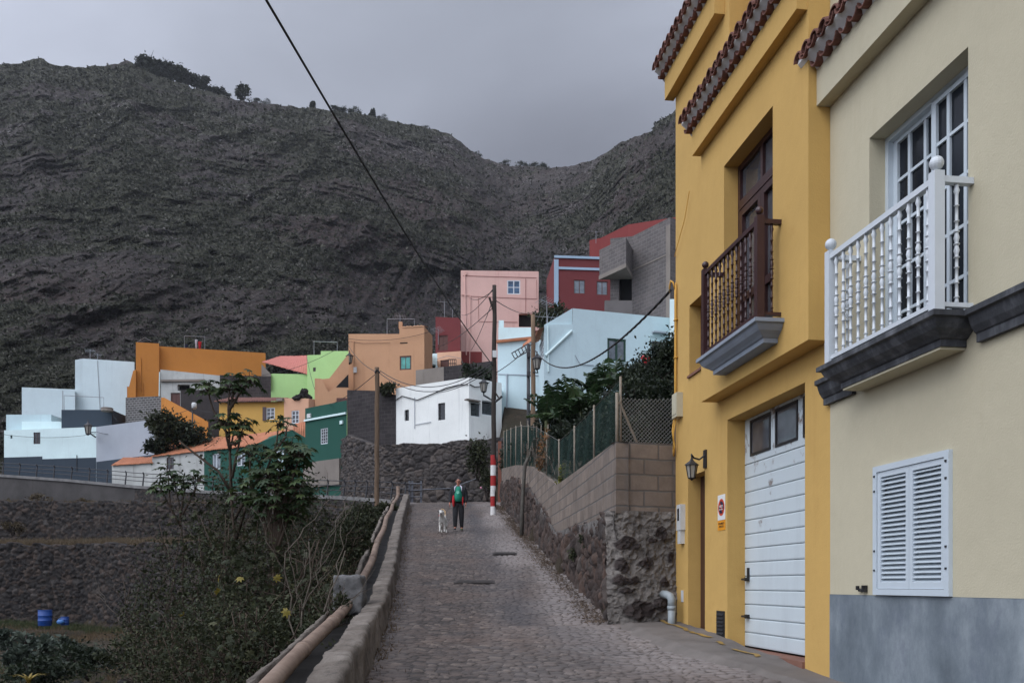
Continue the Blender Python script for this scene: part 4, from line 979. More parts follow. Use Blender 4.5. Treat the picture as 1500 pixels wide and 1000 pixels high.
# tall wall under the white house at the bend
o=stone_wall('stone_wall',[(X(500,61),61,4.6,9.9),(X(512,58),58,4.6,9.7),(X(548,54.6),54.6,4.2,8.55),(X(565,53.6),53.6,4.1,8.4),(X(650,52.3),52.3,4.0,8.35),(X(735,51.0),51.0,4.0,8.45),(X(770,50.6),50.6,4.0,8.5)],M_ST1,.50,.40,.055,.16,.5,331,top_wob=.08)
tag(o,'tall dark lava stone wall holding up the white house at the bend','wall')
M_RAIL=paint('weathered_rail_metal',S(96,98,104),.55,.7,.4,metal=.3)
M_RAILD=paint('dark_painted_railing',(.03,.03,.034,1),.5,.7,.4)
# stone apron along the railing: guard rail of the upper road
gl=thing('guard_railing','dark metal guard railing with curved posts along the upper road','railing',(-20,58,5))
pts=[(x,y-.15,h) for x,y,h in RLP[:9]]
D=densify(pts,.6)
cum=np.concatenate([[0],np.cumsum(np.linalg.norm(np.diff(D[:,:2],axis=0),axis=1))])
at=lambda s_: np.array([np.interp(s_,cum,D[:,k]) for k in range(3)])
for z in (.38,.68,.98):
    mb=MB(); mb.tube([tuple(p+np.array([0,-.06,z])) for p in D[::3]],.028,5); mb.build('rail',M_RAILD,gl,smooth=True)
s_=.4; k=0
while s_<cum[-1]-.5:
    p=at(s_); mb=MB(); d=at(s_+.1)-p; d/=np.linalg.norm(d); nrm=np.array([-d[1],d[0],0])
    if nrm[1]>0: nrm=-nrm
    A=[p+nrm*o_+np.array([0,0,z]) for o_,z in ((.10,0),(.08,.3),(.04,.6),(.0,.85),(.04,1.0),(.10,1.06))]
    mb.tube([tuple(a) for a in A],[.06,.055,.05,.05,.05,.045],6); mb.build('post',M_RAILD,gl); s_+=1.95; k+=1
# short railing and handrail at the bend
gr=thing('bend_railing','short grey metal railing where the lane meets the upper road','railing',(X(606,47),47,4.3))
for px in (600,604,617):
    mb=MB(); x=X(px,47); mb.box(x-.05,x+.05,46.9,47.02,4.1,5.45); mb.build('post',M_RAIL,gr)
for z in (4.6,4.95,5.3):
    mb=MB(); mb.tube([(X(598,47),46.85,z),(X(618,47),46.85,z)],.03,6); mb.build('rail',M_RAIL,gr)
mb=MB(); mb.tube([(X(618,50),50.3,5.35),(X(660,50),50.3,5.42),(X(697,50),50.2,5.95)],.035,6)
o=mb.build('handrail',M_RAIL); tag(o,'pale metal handrail running in front of the bend stone wall','handrail')
# ================================================================ village houses
def C(px,py,z=None,H=None):
    if z is None: z=H*F_/(HY-py)
    return (X(px,z),z,Hh(py,z))
wp=lambda n,c,**k: plaster(n,c,k.pop('var',.9),k.pop('stain',.22),**k)
M_W1=wp('cool_white_plaster',S(212,232,232),stain=.34,scol=S(150,156,158)); M_W0=wp('neutral_white_plaster',S(232,234,229),stain=.38,scol=S(132,136,136)); M_W4=wp('darker_white_plaster',S(194,208,211),stain=.3,scol=S(140,150,155)); M_W2=wp('blue_white_plaster',S(192,212,216),stain=.28,scol=S(140,152,160)); M_W3=wp('grey_white_plaster',S(160,166,174),stain=.2,scol=S(140,140,146))  # M_W4: darker cool white used for the two rear blocks
M_CHAR=wp('charcoal_paint',S(56,66,76),stain=.2); M_OR=wp('orange_plaster',S(186,122,59),stain=.38,scol=S(128,76,32)); M_DW=wp('dirty_white',S(184,186,182),stain=.75,scol=S(96,92,88),var=.7)
M_YS=wp('ochre_yellow_plaster',S(194,154,83),stain=.2,scol=S(150,106,50)); M_PE=wp('peach_plaster',S(206,162,134),stain=.16,scol=S(168,112,80)); M_PE2=wp('salmon_orange_plaster',S(194,150,116),stain=.36,scol=S(146,98,66))
M_LG=wp('lime_green_plaster',S(168,206,138),stain=.3,scol=S(130,170,110)); M_DG=wp('dark_green_plaster',S(38,81,70),stain=.2,scol=S(26,56,46)); M_PK=wp('pink_plaster',S(217,179,168),stain=.4,scol=S(170,112,106))
M_RED=wp('dark_red_plaster',S(113,57,58),stain=.25,scol=S(92,38,40)); M_RED2=wp('rusty_red_plaster',S(128,62,60),stain=.2); M_LBL=wp('pale_blue_trim',S(160,182,200),stain=.2)
M_GB=blockmat('grey_concrete_block',S(110,104,102),S(96,92,91),S(124,120,118),.5,.25,.018,.35); M_DB=blockmat('dark_concrete_block',S(66,62,62),S(54,51,52),S(76,72,72),.5,.25,.02,.5)
M_CON2=plaster('bare_concrete',S(132,124,116),.75,.4,scol=S(80,74,70),bump=.4)
M_OTILE=plaster('orange_roof_tile',S(176,116,86),.7,.5,scol=S(96,62,46),bump=.5,big=2); M_RTILE=plaster('red_sheet_tile',S(186,116,104),.85,.3,scol=S(130,66,58),bump=.3,big=2)
M_TEAL=glass('teal_shutter_glass',S(60,120,112),.3); M_CURT=glass('curtained_glass',S(86,92,98),.15); M_BLUEG=glass('blue_glass',S(40,62,84),.1); M_BRN=paint('brown_door_paint',S(84,48,40),.5); M_WF=M_WHITE; M_GF=paint('green_window_frame',S(30,62,48),.4); M_DARK=paint('opening_shade_paint',(.008,.008,.009,1),.9)  # M_DARK: near-black colour standing in for the shade inside openings
ST=dict(dark=('window',M_WF,M_GLS,1,1,.05,.02,.14),darkw=('window',M_DKWOOD,M_GLS,2,1,.06,.03,.10),white2=('window',M_WF,M_CURT,2,1,.07,.035,.1),white3=('window',M_WF,M_GLS2,2,3,.07,.03,.08),blue=('window',M_WF,M_BLUEG,2,2,.09,.05,.06),
 teal=('window',M_BRN,M_TEAL,2,1,.10,.02,.08),green=('window',M_GF,M_CURT,2,1,.12,.07,.10),hole=('opening',M_DARK,M_DARK,1,1,.02,.02,.5),door=('door',M_BRN,M_BRN,2,1,.09,.02,.12),wdoor=('door',M_WF,M_W2,1,2,.09,.04,.08),red2=('window',M_BRN,M_CURT,2,1,.06,.03,.1),grid=('window',M_WF,M_GLS2,3,4,.06,.025,.06),bars=('window',M_WF,M_GLS,3,5,.06,.015,.08),frameless=('window',M_BLACK,M_GLS,1,1,.04,.02,.16))
def T1(x,y): return float(T(np.array([x]),np.array([y]))[0])
def house(name,label,cs,mat,wins=(),depth=6,base=None,cat='house',group=None,segmat=None,shrink=.0):
    fx=sum(c[0] for c in cs)/len(cs); fy=sum(c[1] for c in cs)/len(cs)
    if base is None: base=min(T1(c[0],c[1]) for c in cs)-.6
    root=thing(name,label,cat,(fx,fy+1,base),group)
    mats=[mat]+list((segmat or {}).values()); keys=list((segmat or {}).keys())
    mb=MB(); frs=[]
    ext=lambda c,s: (c[0]*(1+depth/c[1])+s,c[1]+depth,c[2])
    bk=[ext(cs[-1],-shrink),ext(cs[0],shrink)]
    poly=list(cs)+bk
    for i in range(len(poly)):
        A,B=poly[i],poly[(i+1)%len(poly)]
        if math.hypot(A[0]-B[0],A[1]-B[1])<1e-4: continue
        fr=Fr(A,B); mi=1+keys.index(i) if i in keys else 0
        ops=[]
        if i<len(cs)-1:
            frs.append(fr)
            for w in wins:
                if w[0]!=i: continue
                st=ST[w[5]]; u0,u1=fr.u(w[1]),fr.u(w[3]); zc=fr.A.y+fr.t.y*(u0+u1)/2
                ops.append((u0,u1,Hh(w[4],zc),Hh(w[2],zc),st[7]))
        zt=min(A[2],B[2]); zb=min(base,zt-.1)
        fr.wall(mb,0,fr.L,zb,zt,ops,.1,mi)
        if abs(A[2]-B[2])>1e-3:
            hi=(0,A[2]) if A[2]>B[2] else (fr.L,B[2])
            mb.add([fr.p(0,0,zt),fr.p(fr.L,0,zt),fr.p(hi[0],0,hi[1])],[(0,1,2)],mi,[[(0,zt),(fr.L,zt),hi]])
        for o in ops:
            pass
        if i<len(cs)-1:
            k=0
            for w in wins:
                if w[0]!=i: continue
                o=ops[k]; k+=1; st=ST[w[5]]
                fr.window(root,st[0],o[0],o[1],o[2],o[3],-st[7]+.05,st[1],st[2],st[3],st[4],st[5],st[6],.05,'pane' if st[0]!='opening' else 'shade',None)
    mb.add([(p[0],p[1],p[2]-.02) for p in poly],[tuple(range(len(poly)))])
    mb.build('wall',mats,root)
    root_f[root.name]=frs
    return root,frs
root_f={}
def part(root,name,mat,fn,smooth=False):
    m=MB(); fn(m); o=m.build(name,mat,root,smooth); OFF[o.name]=OFF[root.name]; return o
def fbox(root,name,mat,fr,px0,py0,px1,py1,d0=.003,d1=.05):
    u0,u1=fr.u(px0),fr.u(px1); zc=fr.A.y+fr.t.y*(u0+u1)/2
    return part(root,name,mat,lambda m: fr.box(m,u0,u1,d0,d1,Hh(py1,zc),Hh(py0,zc)))
def fpipe(root,name,mat,fr,pts,r=.035,d=.05):
    Q=[]
    for px,py in pts:
        u=fr.u(px); q=fr.A.y+fr.t.y*u; Q.append(fr.p(u,d,Hh(py,q)))
    return part(root,name,mat,lambda m: m.tube(Q,r,6))
def antenna(root,px,py0,py1,z,s=1.,n=6,yaw=.3):
    x=X(px,z); b,t_=Hh(py1,z),Hh(py0,z)
    def f(m):
        m.tube([(x,z,b-.3),(x,z,t_)],.025,5); L=.9*s
        d=Vector((math.cos(yaw),math.sin(yaw),0)); e=Vector((-d.y,d.x,0)); c=Vector((x,z,t_-.1))
        m.tube([c-d*L*.5,c+d*L*.5],.018,4)
        for k in range(n):
            p=c+d*L*(-.5+k/(n-1)); w=.32*s*(1-.4*k/n); m.tube([p-e*w+Vector((0,0,.12)),p,p+e*w+Vector((0,0,-.12))],.012,4)
    return part(root,'antenna',M_STEEL,f)
def frame_(root,pts,z,r=.03,name='pipe_frame',mat=None):
    return part(root,name,mat or M_STEEL,lambda m: m.tube([(X(a,z),z,Hh(b,z)) for a,b in pts],r,5))
def tiled(root,eA,eB,rB,rA,mat,pitch=.22,amp=.05,name='roof',th=.08):
    eA,eB,rA,rB=[np.array(q,float) for q in (eA,eB,rA,rB)]
    L=np.linalg.norm(eB-eA); nu=max(8,int(L/pitch*6)); S_=np.linalg.norm(rA-eA); nv=max(6,int(S_/.35)*2)
    u=np.linspace(0,1,nu)[None,:,None]; v=np.linspace(0,1,nv)[:,None,None]
    Pm=(eA*(1-u)+eB*u)*(1-v)+(rA*(1-u)+rB*u)*v
    ncol=L/pitch; bump=amp*np.abs(np.sin(np.pi*u*ncol))
    saw=.035*(1-np.modf(v*S_/.35)[0]); jit=.02*fbm(u*ncol*1.,v*S_/.35,0*u*v,2,5)
    Pm[...,2]+=(bump+saw+jit)[...,0]
    top=Pm; bot=Pm[:1].copy(); bot[...,2]-=th
    V=np.concatenate([bot,top],0)
    o=grid_mesh(name,V.reshape(-1,3),nv+1,nu,mat,parent=root,smooth=False); OFF[o.name]=OFF[root.name]; return o
M_RUST=wp('rust_plaster',S(124,82,68),stain=.4)
# --- low white house with charcoal base, far left
A=C(6,630,z=77.5); H=A[2]
r,f=house('white_house','low white house with a charcoal painted base at the far left',[(A[0],A[1],H),C(62,630,z=76.8)[:2]+(H,),C(141,625,H=H)[:2]+(H,),(*C(226,614,z=71.5)[:2],Hh(614,71.5))],M_W1,[(0,15,637,18,642,'frameless'),(0,49,633,59,650,'darkw')],depth=4,segmat={2:M_W3})  # last front wall turned from the light: its shade is painted as greyer plaster
for k,(a,b,c,d) in enumerate(((6,669,62,720),(62.2,671,140.8,720))):
    fbox(r,'painted_base',M_CHAR,f[k],a,b,c,d,.003,.02)
fbox(r,'painted_base',M_CHAR,f[2],141.5,671,226,725,.003,.02)
z=78.6
part(r,'roof_parapet',M_W1,lambda m: m.box(X(32,z),X(90,z),z,z+2,H-.5,Hh(617,z)))
part(r,'roof_parapet',M_W2,lambda m: m.box(X(9,z+.6),X(75,z+.6),z+.6,z+2.6,H-.5,Hh(607,z+.6)))
part(r,'terrace_wall',M_CHAR,lambda m: m.box(X(90,z-.4),X(164,z-.4),z-.4,z+3,H-.6,Hh(600,z-.4)))
frame_(r,[(94,601),(94,579),(152,582),(152,602)],z,.03); frame_(r,[(92,600),(92,572)],z+.1,.035,'mast')
part(r,'ladder',M_BLACK,lambda m: [m.tube([(X(163+a,z-.6),z-.6,Hh(606,z)),(X(171+a,z-.6),z-.6,Hh(617,z))],.025,5) for a in (0,)])
part(r,'pipe',M_BLACK,lambda m: m.tube([f[1].p(f[1].u(113),.05,Hh(666,76)),f[1].p(f[1].u(113),.05,Hh(690,76))],.03,5))
def tank(name,label,px,py0,py1,z,rad,mat):
    o=MB(); h=Hh(py0,z)-Hh(py1,z); o.lathe((X(px,z),z,Hh(py1,z)),[(rad,0),(rad,h*.1),(rad*1.03,h*.12),(rad*1.03,h*.2),(rad,h*.22),(rad,h*.8),(rad*1.03,h*.82),(rad*.9,h*.98),(rad*.3,h)],16)
    return tag(o.build(name,mat,None,True),label,'tank')
tank('water_tank','grey round water tank on the charcoal roof terrace',157,597,602.5,77.6,.5,M_CON2)
# tall stepped white house behind
z=84
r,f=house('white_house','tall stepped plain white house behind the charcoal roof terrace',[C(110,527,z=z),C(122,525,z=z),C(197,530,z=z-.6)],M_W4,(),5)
fpipe(r,'pipe',M_STEEL,f[1],[(143,528),(147,600)],.02)
antenna(r,132,512,525,z+1,1.,8,.2); antenna(r,143,518,526,z+1,.8,5,1.)
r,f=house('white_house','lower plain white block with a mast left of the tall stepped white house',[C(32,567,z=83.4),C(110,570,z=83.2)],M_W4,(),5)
# --- perforated block wall
r,f=house('block_wall','grey perforated block wall below the orange house',[C(184,582,z=78.5),C(236,580,z=77.2)],blockmat('vent_block',S(88,84,84),S(74,72,72),S(126,124,122),.4,.2,.05,.3),(),.25,cat='wall')
# --- orange house
z=82; H=Hh(507,z)
r,f=house('orange_house','big windowless orange house with a square tower at its left end',[C(199,501,z=80),C(233,503,z=80.4),C(233.2,507,z=81.0),C(389,517,H=Hh(507,81.0))],M_OR,(),7)
fpipe(r,'pipe',M_OR,f[0],[(206,524),(207,572)],.05); fpipe(r,'pipe',M_OR,f[0],[(209,560),(210,578)],.05)
part(r,'stair_wall',M_OR,lambda m: m.add([P(186,582,79.6),P(199,582,79.6),P(199,541,79.6),P(195,543,79.6),P(189,566,79.6),P(186,566,79.6),P(186,582,81),P(199,582,81),P(199,541,81),P(195,543,81),P(189,566,81),P(186,566,81)],[(0,1,2,3,4,5),(6,11,10,9,8,7),(0,5,11,6),(5,4,10,11),(4,3,9,10),(3,2,8,9),(0,6,7,1),(1,7,8,2)]))
frame_(r,[(270,512),(270,492),(300,493),(300,514)],82.5,.025)
frame_(r,[(201,501),(212,494),(222,500)],81,.015,'wire_frame')
r,f=house('white_shed','dirty white walled shed with a brown door under the orange house',[C(235,541,z=79.4),C(323,550,z=79.2)],M_DW,[(0,260,563,278,572,'hole'),(0,250,575,264,604,'door')],3)
fbox(r,'lower_wall',M_DB,f[0],265,571,323,640,.003,.08); fbox(r,'ledge',M_CON2,f[0],236,556,300,559,.003,.2); fpipe(r,'pipe',M_W1,f[0],[(234.6,545),(234,582)],.05,.1)
r,f=house('block_wall','dark concrete block wall behind the papaya crowns',[C(322,549,z=76.5),C(397,551,z=76)],M_DB,(),.3,cat='wall')
r,f=house('stair_wall','sloping orange stair wall behind the street lamp',[C(236,582,z=77),C(241,582,z=76.9),C(241.2,597,z=76.8),C(305,617,z=75)],M_OR,(),.3,cat='wall')
# --- ochre house with tiled eave
r,f=house('ochre_house','small ochre yellow house with a tiled eave and an open dark shutter',[C(321,589,z=72),C(416,588,z=70.6)],M_YS,[(0,390,597,402.5,614,'white3')],5)
fbox(r,'open_shutter',M_DKWOOD,f[0],385,596,390,616,.003,.05); fpipe(r,'pipe',M_YS,f[0],[(341,590),(341.5,612)],.035); fpipe(r,'pipe',M_YS,f[0],[(369,613),(369.5,632)],.03)
tiled(r,f[0].p(-.2,.4,Hh(589,72)),f[0].p(f[0].u(408),.4,Hh(588,70.6)),f[0].p(f[0].u(408),-1.8,Hh(586,70.6)+.55),f[0].p(-.2,-1.8,Hh(586,72)+.55),M_TILE)
r,f=house('peach_house','small peach house with a white barred window beside the ochre house',[C(416,583,z=70.5),C(452,583.5,z=69.6),C(463,585,z=70.5)],M_PE,[(0,427,601,438,620,'white3')],4)
fbox(r,'ledge',M_CON2,f[0],408,584,416.5,588,.0,.3)
# --- lime green house
r,f=house('lime_green_house','lime green house with a pinkish red sheet roof',[C(397,547,z=79.5),C(450,548,z=79)],M_LG,(),6)
tiled(r,P(384,530,79.8),P(450.5,548,78.8),P(450.5,521,83),P(410,522,84),M_RTILE,.25,.04)
part(r,'gable',M_CON2,lambda m: m.add([P(383,533,79.4),P(397,548,79.2),P(397,570,79.2),P(383,565,79.4),P(383,533,79.8),P(397,548,79.6),P(397,570,79.6),P(383,565,79.8)],[(0,3,2,1),(4,5,6,7),(0,1,5,4),(0,4,7,3),(1,2,6,5)]))
r,f=house('lime_green_house','taller lime green block with one tiny window beside the red sheet roof',[C(450,520,z=78.5),C(469.8,519.5,z=78),C(470,514,z=77.98),C(511,514,z=77)],M_LG,[(0,458.5,538,462.5,544,'darkw')],6)
frame_(r,[(460,520),(460,500),(494,501),(494,514)],79.5,.035)
# --- salmon house
z=72; H=Hh(489,z)
r,f=house('salmon_house','large salmon orange house with a teal window and a stepped roof edge',[C(510.5,489,z=z),C(585,489,z=71.2),C(585.2,479,z=71.18),C(621.5,478,z=70.8),(*C(633.5,478,z=73.5)[:2],Hh(478,70.8))],M_PE2,[(0,580.5,521,584.8,541.5,'dark')] and [(2,585.5,521,602.5,541.5,'teal')],6)
tiled(r,f[2].p(.2,.05,Hh(479,71)),f[2].p(f[2].L,.05,Hh(478,70.8)),f[2].p(f[2].L,-1.2,Hh(478,70.8)+.25),f[2].p(.2,-1.2,Hh(479,71)+.25),M_PE2,.3,.05)
part(r,'chimney',M_PE2,lambda m: m.box(X(584,72),X(589,72),72,72.5,Hh(481,72),Hh(471,72)))
frame_(r,[(567,489),(567,467),(607,467),(607,480)],72.6,.03); antenna(r,586,461,471,72.4,1.,8,.3)
fpipe(r,'pipe',M_PE2,f[0],[(518,500),(518,570)],.05); fpipe(r,'pipe',M_BRN,f[0],[(513,500),(531,503),(572,502)],.012)
fbox(r,'meter_box',M_LGREY,f[0],518.5,538,523,546,.003,.12); fbox(r,'slot',M_DARK,f[2],586,501.5,597,503,.003,.02)
# curved stair wall
za=70.2
prof=[(461,600),(461,554),(471,554.5),(474,559),(477,566),(481,574),(487,570),(507,547),(510.5,546),(510.5,600)]
part(r,'stair_wall',M_PE2,lambda m: m.add([P(a,b,za) for a,b in prof]+[P(a,b,za+.25) for a,b in prof],[tuple(range(len(prof)))[::-1],tuple(range(len(prof),2*len(prof)))]+[(k,(k+1)%len(prof),len(prof)+(k+1)%len(prof),len(prof)+k) for k in range(len(prof))]))
part(r,'stair_back_wall',M_PE2,lambda m: m.add([P(a,b,za+q) for q in (.6,.8) for a,b in ((467,600),(467,555.5),(482.5,554),(508,521),(510.8,521),(510.8,600))],[tuple(range(6))[::-1],tuple(range(6,12))]+[(k,(k+1)%6,6+(k+1)%6,6+k) for k in range(6)]))
part(r,'stair_shade_sheet',M_DARK,lambda m: m.add([P(a,b,za-.02) for a,b in ((492,567),(510.3,548),(510.3,567))],[(0,1,2)]))  # flat dark sheet on the wall, painted shade of the stair void
part(r,'stair_door',M_BRN,lambda m: m.box(X(493,za-.1),X(508,za-.1),za-.1,za-.02,Hh(605,za),Hh(583,za)))
lantern(r,P(512,515,71.4),2.2); 
# --- dark green house
H=Hh(598,63)
r,f=house('dark_green_house','square dark green house with a white band and a barred window',[(X(447,63),63,H),(*C(508,586,H=H)[:2],H)],M_DG,[(0,469.5,627,480,650,'bars')],5)
u=f[0]
for a,b in (((446,618),(507.5,609)),):
    zz_=u.A.y; part(r,'white_band',M_W1,lambda m: u.box(m,0,u.L,.003,.12,Hh(617.5,63),Hh(614.8,63)))
fbox(r,'wall_box',M_LGREY,u,451,606,456,612,.003,.1); fbox(r,'wall_box',M_W1,u,499,616,503,621,.003,.1)
fbox(r,'base',M_CON2,u,447,675,500,712,.003,.2)
# --- long low house: white sheds and green gable, orange tile roofs
r,f=house('white_shed','low peeling white shed at the left end of the orange tiled row',[C(164,681,z=71),C(224,676,z=69.2)],M_DW,(),3)
tiled(r,P(163,681.5,70.8),P(224,677.5,69.0),P(224,666,73),P(184,668.5,74.5),M_OTILE)
r,f=house('whitewashed_house','peeling whitewashed house with a small brown window and orange tile roof',[C(223,668,z=69.2),C(299,658.5,z=67)],M_DW,[(0,244,669.5,254.5,687,'darkw')],3)
tiled(r,P(221,669,69.0),P(299,659.5,66.8),P(330,639.5,71),P(262,646,73),M_OTILE)
r,f=house('green_gabled_house','long dark green house with white windows, orange tile roof and a gable end',[C(299,659,z=66.9),C(372,651,z=64.8),C(428,629,z=64.2),(*C(450,642,z=63.6)[:2],Hh(642,63.6))],M_DG,[(0,311,664,322.5,687,'white2'),(0,346.5,659.5,359,682,'white2'),(1,405,659,416,700,'wdoor')],3)
tiled(r,P(298,660,66.7),P(373,652,64.6),P(429,630,65.5),P(330,639.8,71),M_OTILE)
tiled(r,P(429,630,65.3),P(447,641,65),P(447,618,69),P(429,622,69),M_OTILE)
part(r,'stair_rail',M_WHITE,lambda m: m.tube([P(389,700,63.7),P(389,686,63.7),P(400,686,63.7),P(415,699,63.7)],.05,5))
part(r,'steps',M_CON2,lambda m: [m.box(X(383,63.4),X(418-k*4,63.4),63.2+k*.3,64.2,5.8,6.2+k*.25) for k in range(4)])
# --- block walls at the centre
r,f=house('block_house','dark grey unrendered block annex right of the dark green house',[C(508.5,571,z=59.4),C(549,572,z=57.8),C(580,578,z=57.2)],M_DB,(),4)
# --- white house over the stone wall
H=Hh(552.5,54.2)
r,f=house('white_house','small white house standing on the lava stone wall at the bend',[(*C(580,568.5,H=H)[:2],H),(X(687,54.2),54.2,H),(*C(735,561,H=H)[:2],H)],M_W0,[(0,592.5,600,599,616,'frameless'),(0,641.5,590,652,615,'frameless'),(1,689.5,589,704,610,'dark'),(1,706,587,723,608,'dark')],4,base=7.6)
fbox(r,'window_ledge',M_CON2,f[1],680,586,700,588,.003,.3)
cb_=[(580.5,586),(590,580),(612,586),(632,578),(655,568),(672,564),(686,563)]
fpipe(r,'cable',M_BLACK,f[0],cb_,.03,.06); fpipe(r,'cable',M_BLACK,f[1],[(687,563),(695,567),(706,566),(716,560)],.03,.06); fpipe(r,'pipe',M_W3,f[0],[(608,582),(608,628)],.02); fpipe(r,'pipe',M_W3,f[0],[(609,622),(632,618)],.02)
lb=P(708.5,553,53.2); l_=lantern(r,lb,2.0)
part(r,'bracket',M_BLACK,lambda m: m.tube([f[1].p(f[1].u(724),0,Hh(581,54)),P(716,583,53.6),(lb[0],lb[1],lb[2]-1.05),(lb[0],lb[1],lb[2]-.93)],.05,6))
# --- pink house
z=86; H=Hh(396,z)
r,f=house('pink_house','tall pink house with one blue paned window and a dark red base',[(X(675,z),z,H),(*C(789,397.5,H=H)[:2],H)],M_PK,[(0,743,410.5,762,431,'blue'),(0,760,459.5,788,481,'hole')],6,base=12)
fbox(r,'painted_base',M_RED2,f[0],675.3,515,706,545,.003,.04)
fbox(r,'balcony_front',M_PK,f[0],757,481,789,486,.003,.5)
for pts,rr in (([(681,402),(683,520)],.06),([(676,432),(689,433),(688,540)],.05),([(681,399),(683,399),(683,403)],.1)): fpipe(r,'pipe',M_PK,f[0],pts,rr,.07)
for pts in ([(678,404),(786,407)],[(689,434),(786,438),(786,410)],[(701,436),(701,471),(758,472)],[(770,408),(770,458)]): fpipe(r,'wall_cable',M_RED2,f[0],pts,.018,.03)
# --- dark red hut and pink annexe
r,f=house('red_house','small dark red house with a dark door left of the pink house',[C(638,464,z=84.5),C(674.5,465.5,z=84)],M_RED,[(0,642,491,656,513,'door')],4)
antenna(r,651,441,464,84.8,1.6,5,.1); antenna(r,642,482,500,83.6,1.6,7,1.2); antenna(r,663,450,466,84.8,.4,3,.1)
r,f=house('pink_annexe','low pink annexe with a black gate below the dark red house',[C(640,516.5,z=82),C(675.5,514,z=81)],M_PE,[(0,645,527,657,541,'door')],3)
frame_(r,[(640,526),(655,521),(676,525),(678,532)],80.8,.02,'handrail'); 
part(r,'gate',M_BLACK,lambda m: [m.box(X(657+k*2.7,80.7),X(657.7+k*2.7,80.7),80.7,80.75,Hh(536,80.7),Hh(526,80.7)) for k in range(5)]+[m.box(X(657,80.65),X(668.5,80.65),80.6,80.7,Hh(527,80.7),Hh(526,80.7)),m.box(X(657,80.65),X(668.5,80.65),80.6,80.7,Hh(533,80.7),Hh(532,80.7))])
r,f=house('white_annexe','narrow white annexe with a dark opening beside the salmon house',[C(620,518,z=80),C(640.5,517.5,z=79.5)],M_W1,[(0,625,534,638,541,'hole')],3)
r,f=house('garden_wall','weathered grey garden wall above the small white house',[C(609,542,z=68),C(650,537,z=66.5),C(725,528,z=65)],M_CON2,(),.4,cat='wall',segmat={1:M_DB})
# --- red house with pale blue trim
z=80; H=Hh(376.5,z)
r,f=house('red_house','dark red house with pale blue corner trim and two brown windows',[(*C(800.5,398,z=86)[:2],H),(X(812,z),z,H),(*C(900,379.5,H=H)[:2],H)],M_RED,[(1,840.5,410,857,430,'red2'),(1,874,412,890,432,'red2')],5,base=13)
fbox(r,'coping',M_LBL,f[1],812,376,900,379.5,.003,.12); fbox(r,'band',M_LBL,f[1],818.2,392.5,900,396,.003,.1); fbox(r,'corner_trim',M_LBL,f[1],811.6,380,818,470,.003,.06)
antenna(r,873,338,352,85,1.8,6,.2)
r,f=house('red_house','upper red house with a plain stepped parapet behind the block house',[C(863.5,352,z=86),C(880,348.5,z=85.5),C(920,329,z=84),(*C(990,318,z=80)[:2],Hh(318,80))],M_RED2,(),5,base=13)
# --- unfinished block house
H=Hh(346,63)
r,f=house('block_house','unfinished grey block house with a jutting balcony beside the red house',[(X(894,63.4),63.4,H),(X(926.5,63),63,H),(*C(982,318,H=H)[:2],H),(*C(994,323,H=H)[:2],H)],M_GB,[(0,907,404,925.5,443,'hole')],6,base=10)
fbox(r,'concrete_column',M_CON2,f[1],976,330,982,470,.003,.03); fbox(r,'ring_beam',M_CON2,f[1],926.5,384,976,386,.003,.03)
zb_=61.2
def bal(m):
    q=[(878,369,405,63.2),(917,346.5,382,60.6),(926.5,350,379,63.0)]
    V=[P(a,b,z_) for a,b,c,z_ in q]+[P(a,c,z_) for a,b,c,z_ in q]
    V=[P(878,372,63.2),P(917,347,60.8),(X(926.5,63),63,P(917,347,60.8)[2]),P(878,404,63.2),(P(917,0,60.8)[0],60.8,P(878,404,63.2)[2]),(X(926.5,63),63,P(878,404,63.2)[2])]
    zt=V[1][2]; V=[(a,b,zt if k<3 else c) for k,(a,b,c) in enumerate(V)]
    s=math.hypot(V[1][0]-V[0][0],V[1][1]-V[0][1]); s2=s+math.hypot(V[2][0]-V[1][0],V[2][1]-V[1][1])
    m.add(V,[(3,4,1,0),(4,5,2,1),(0,1,2),(5,4,3)],0,[[(0,V[3][2]),(s,V[4][2]),(s,zt),(0,zt)],[(s,V[4][2]),(s2,V[5][2]),(s2,zt),(s,zt)],[(0,0)]*3,[(0,0)]*3])
part(r,'balcony',M_GB,bal); 
part(r,'balcony_slab',M_CON2,lambda m: m.add([(a,b,c) for c in (Hh(404,63.2)-.28,Hh(404,63.2)-.003) for a,b in ((X(877,63.2),63.2),(P(917,0,60.7)[0],60.7),(X(927,63),63.05))],[(2,1,0),(3,4,5),(0,1,4,3),(1,2,5,4)]))
part(r,'parapet',M_GB,lambda m: m.box(X(886,61.5),X(926,61.5),61.5,61.8,14,Hh(440,61.5)))
# --- white house on the right, behind the bananas
H=Hh(451.5,53)
WB=[C(797,475.5,z=52.6),C(838.8,475,z=53),(X(839,53),53,H),(*C(981,465.5,H=H)[:2],H)]
r,f=house('white_house','wide bluish white house with dark green windows behind the banana plants',WB,M_W2,[(2,889.7,496,917,529,'green'),(2,955,500,976,540,'darkw')],6,base=4)
WL=Fr((X(789,56),56),(WB[0][0],WB[0][1]))
part(r,'side_wall',M_W2,lambda m: WL.wall(m,0,WL.L,6,Hh(487,52.6),[(.9,WL.L-.25,Hh(523,53),Hh(489,53),.08)],.08))
WL.window(r,'window',.9,WL.L-.25,Hh(523,53),Hh(489,53),-.02,M_WF,M_GLS2,2,4,.1,.05)
part(r,'tile_hood',M_OTILE,lambda m: m.add([WL.p(.3,.5,Hh(490,53.4)),WL.p(WL.L+.15,.4,Hh(485,52.6)),WL.p(WL.L+.15,.0,Hh(479,52.6)),WL.p(.3,.0,Hh(484,53.4)),WL.p(.3,.5,Hh(491.5,53.4)),WL.p(WL.L+.15,.4,Hh(486.5,52.6))],[(0,1,2,3),(4,5,1,0)]))
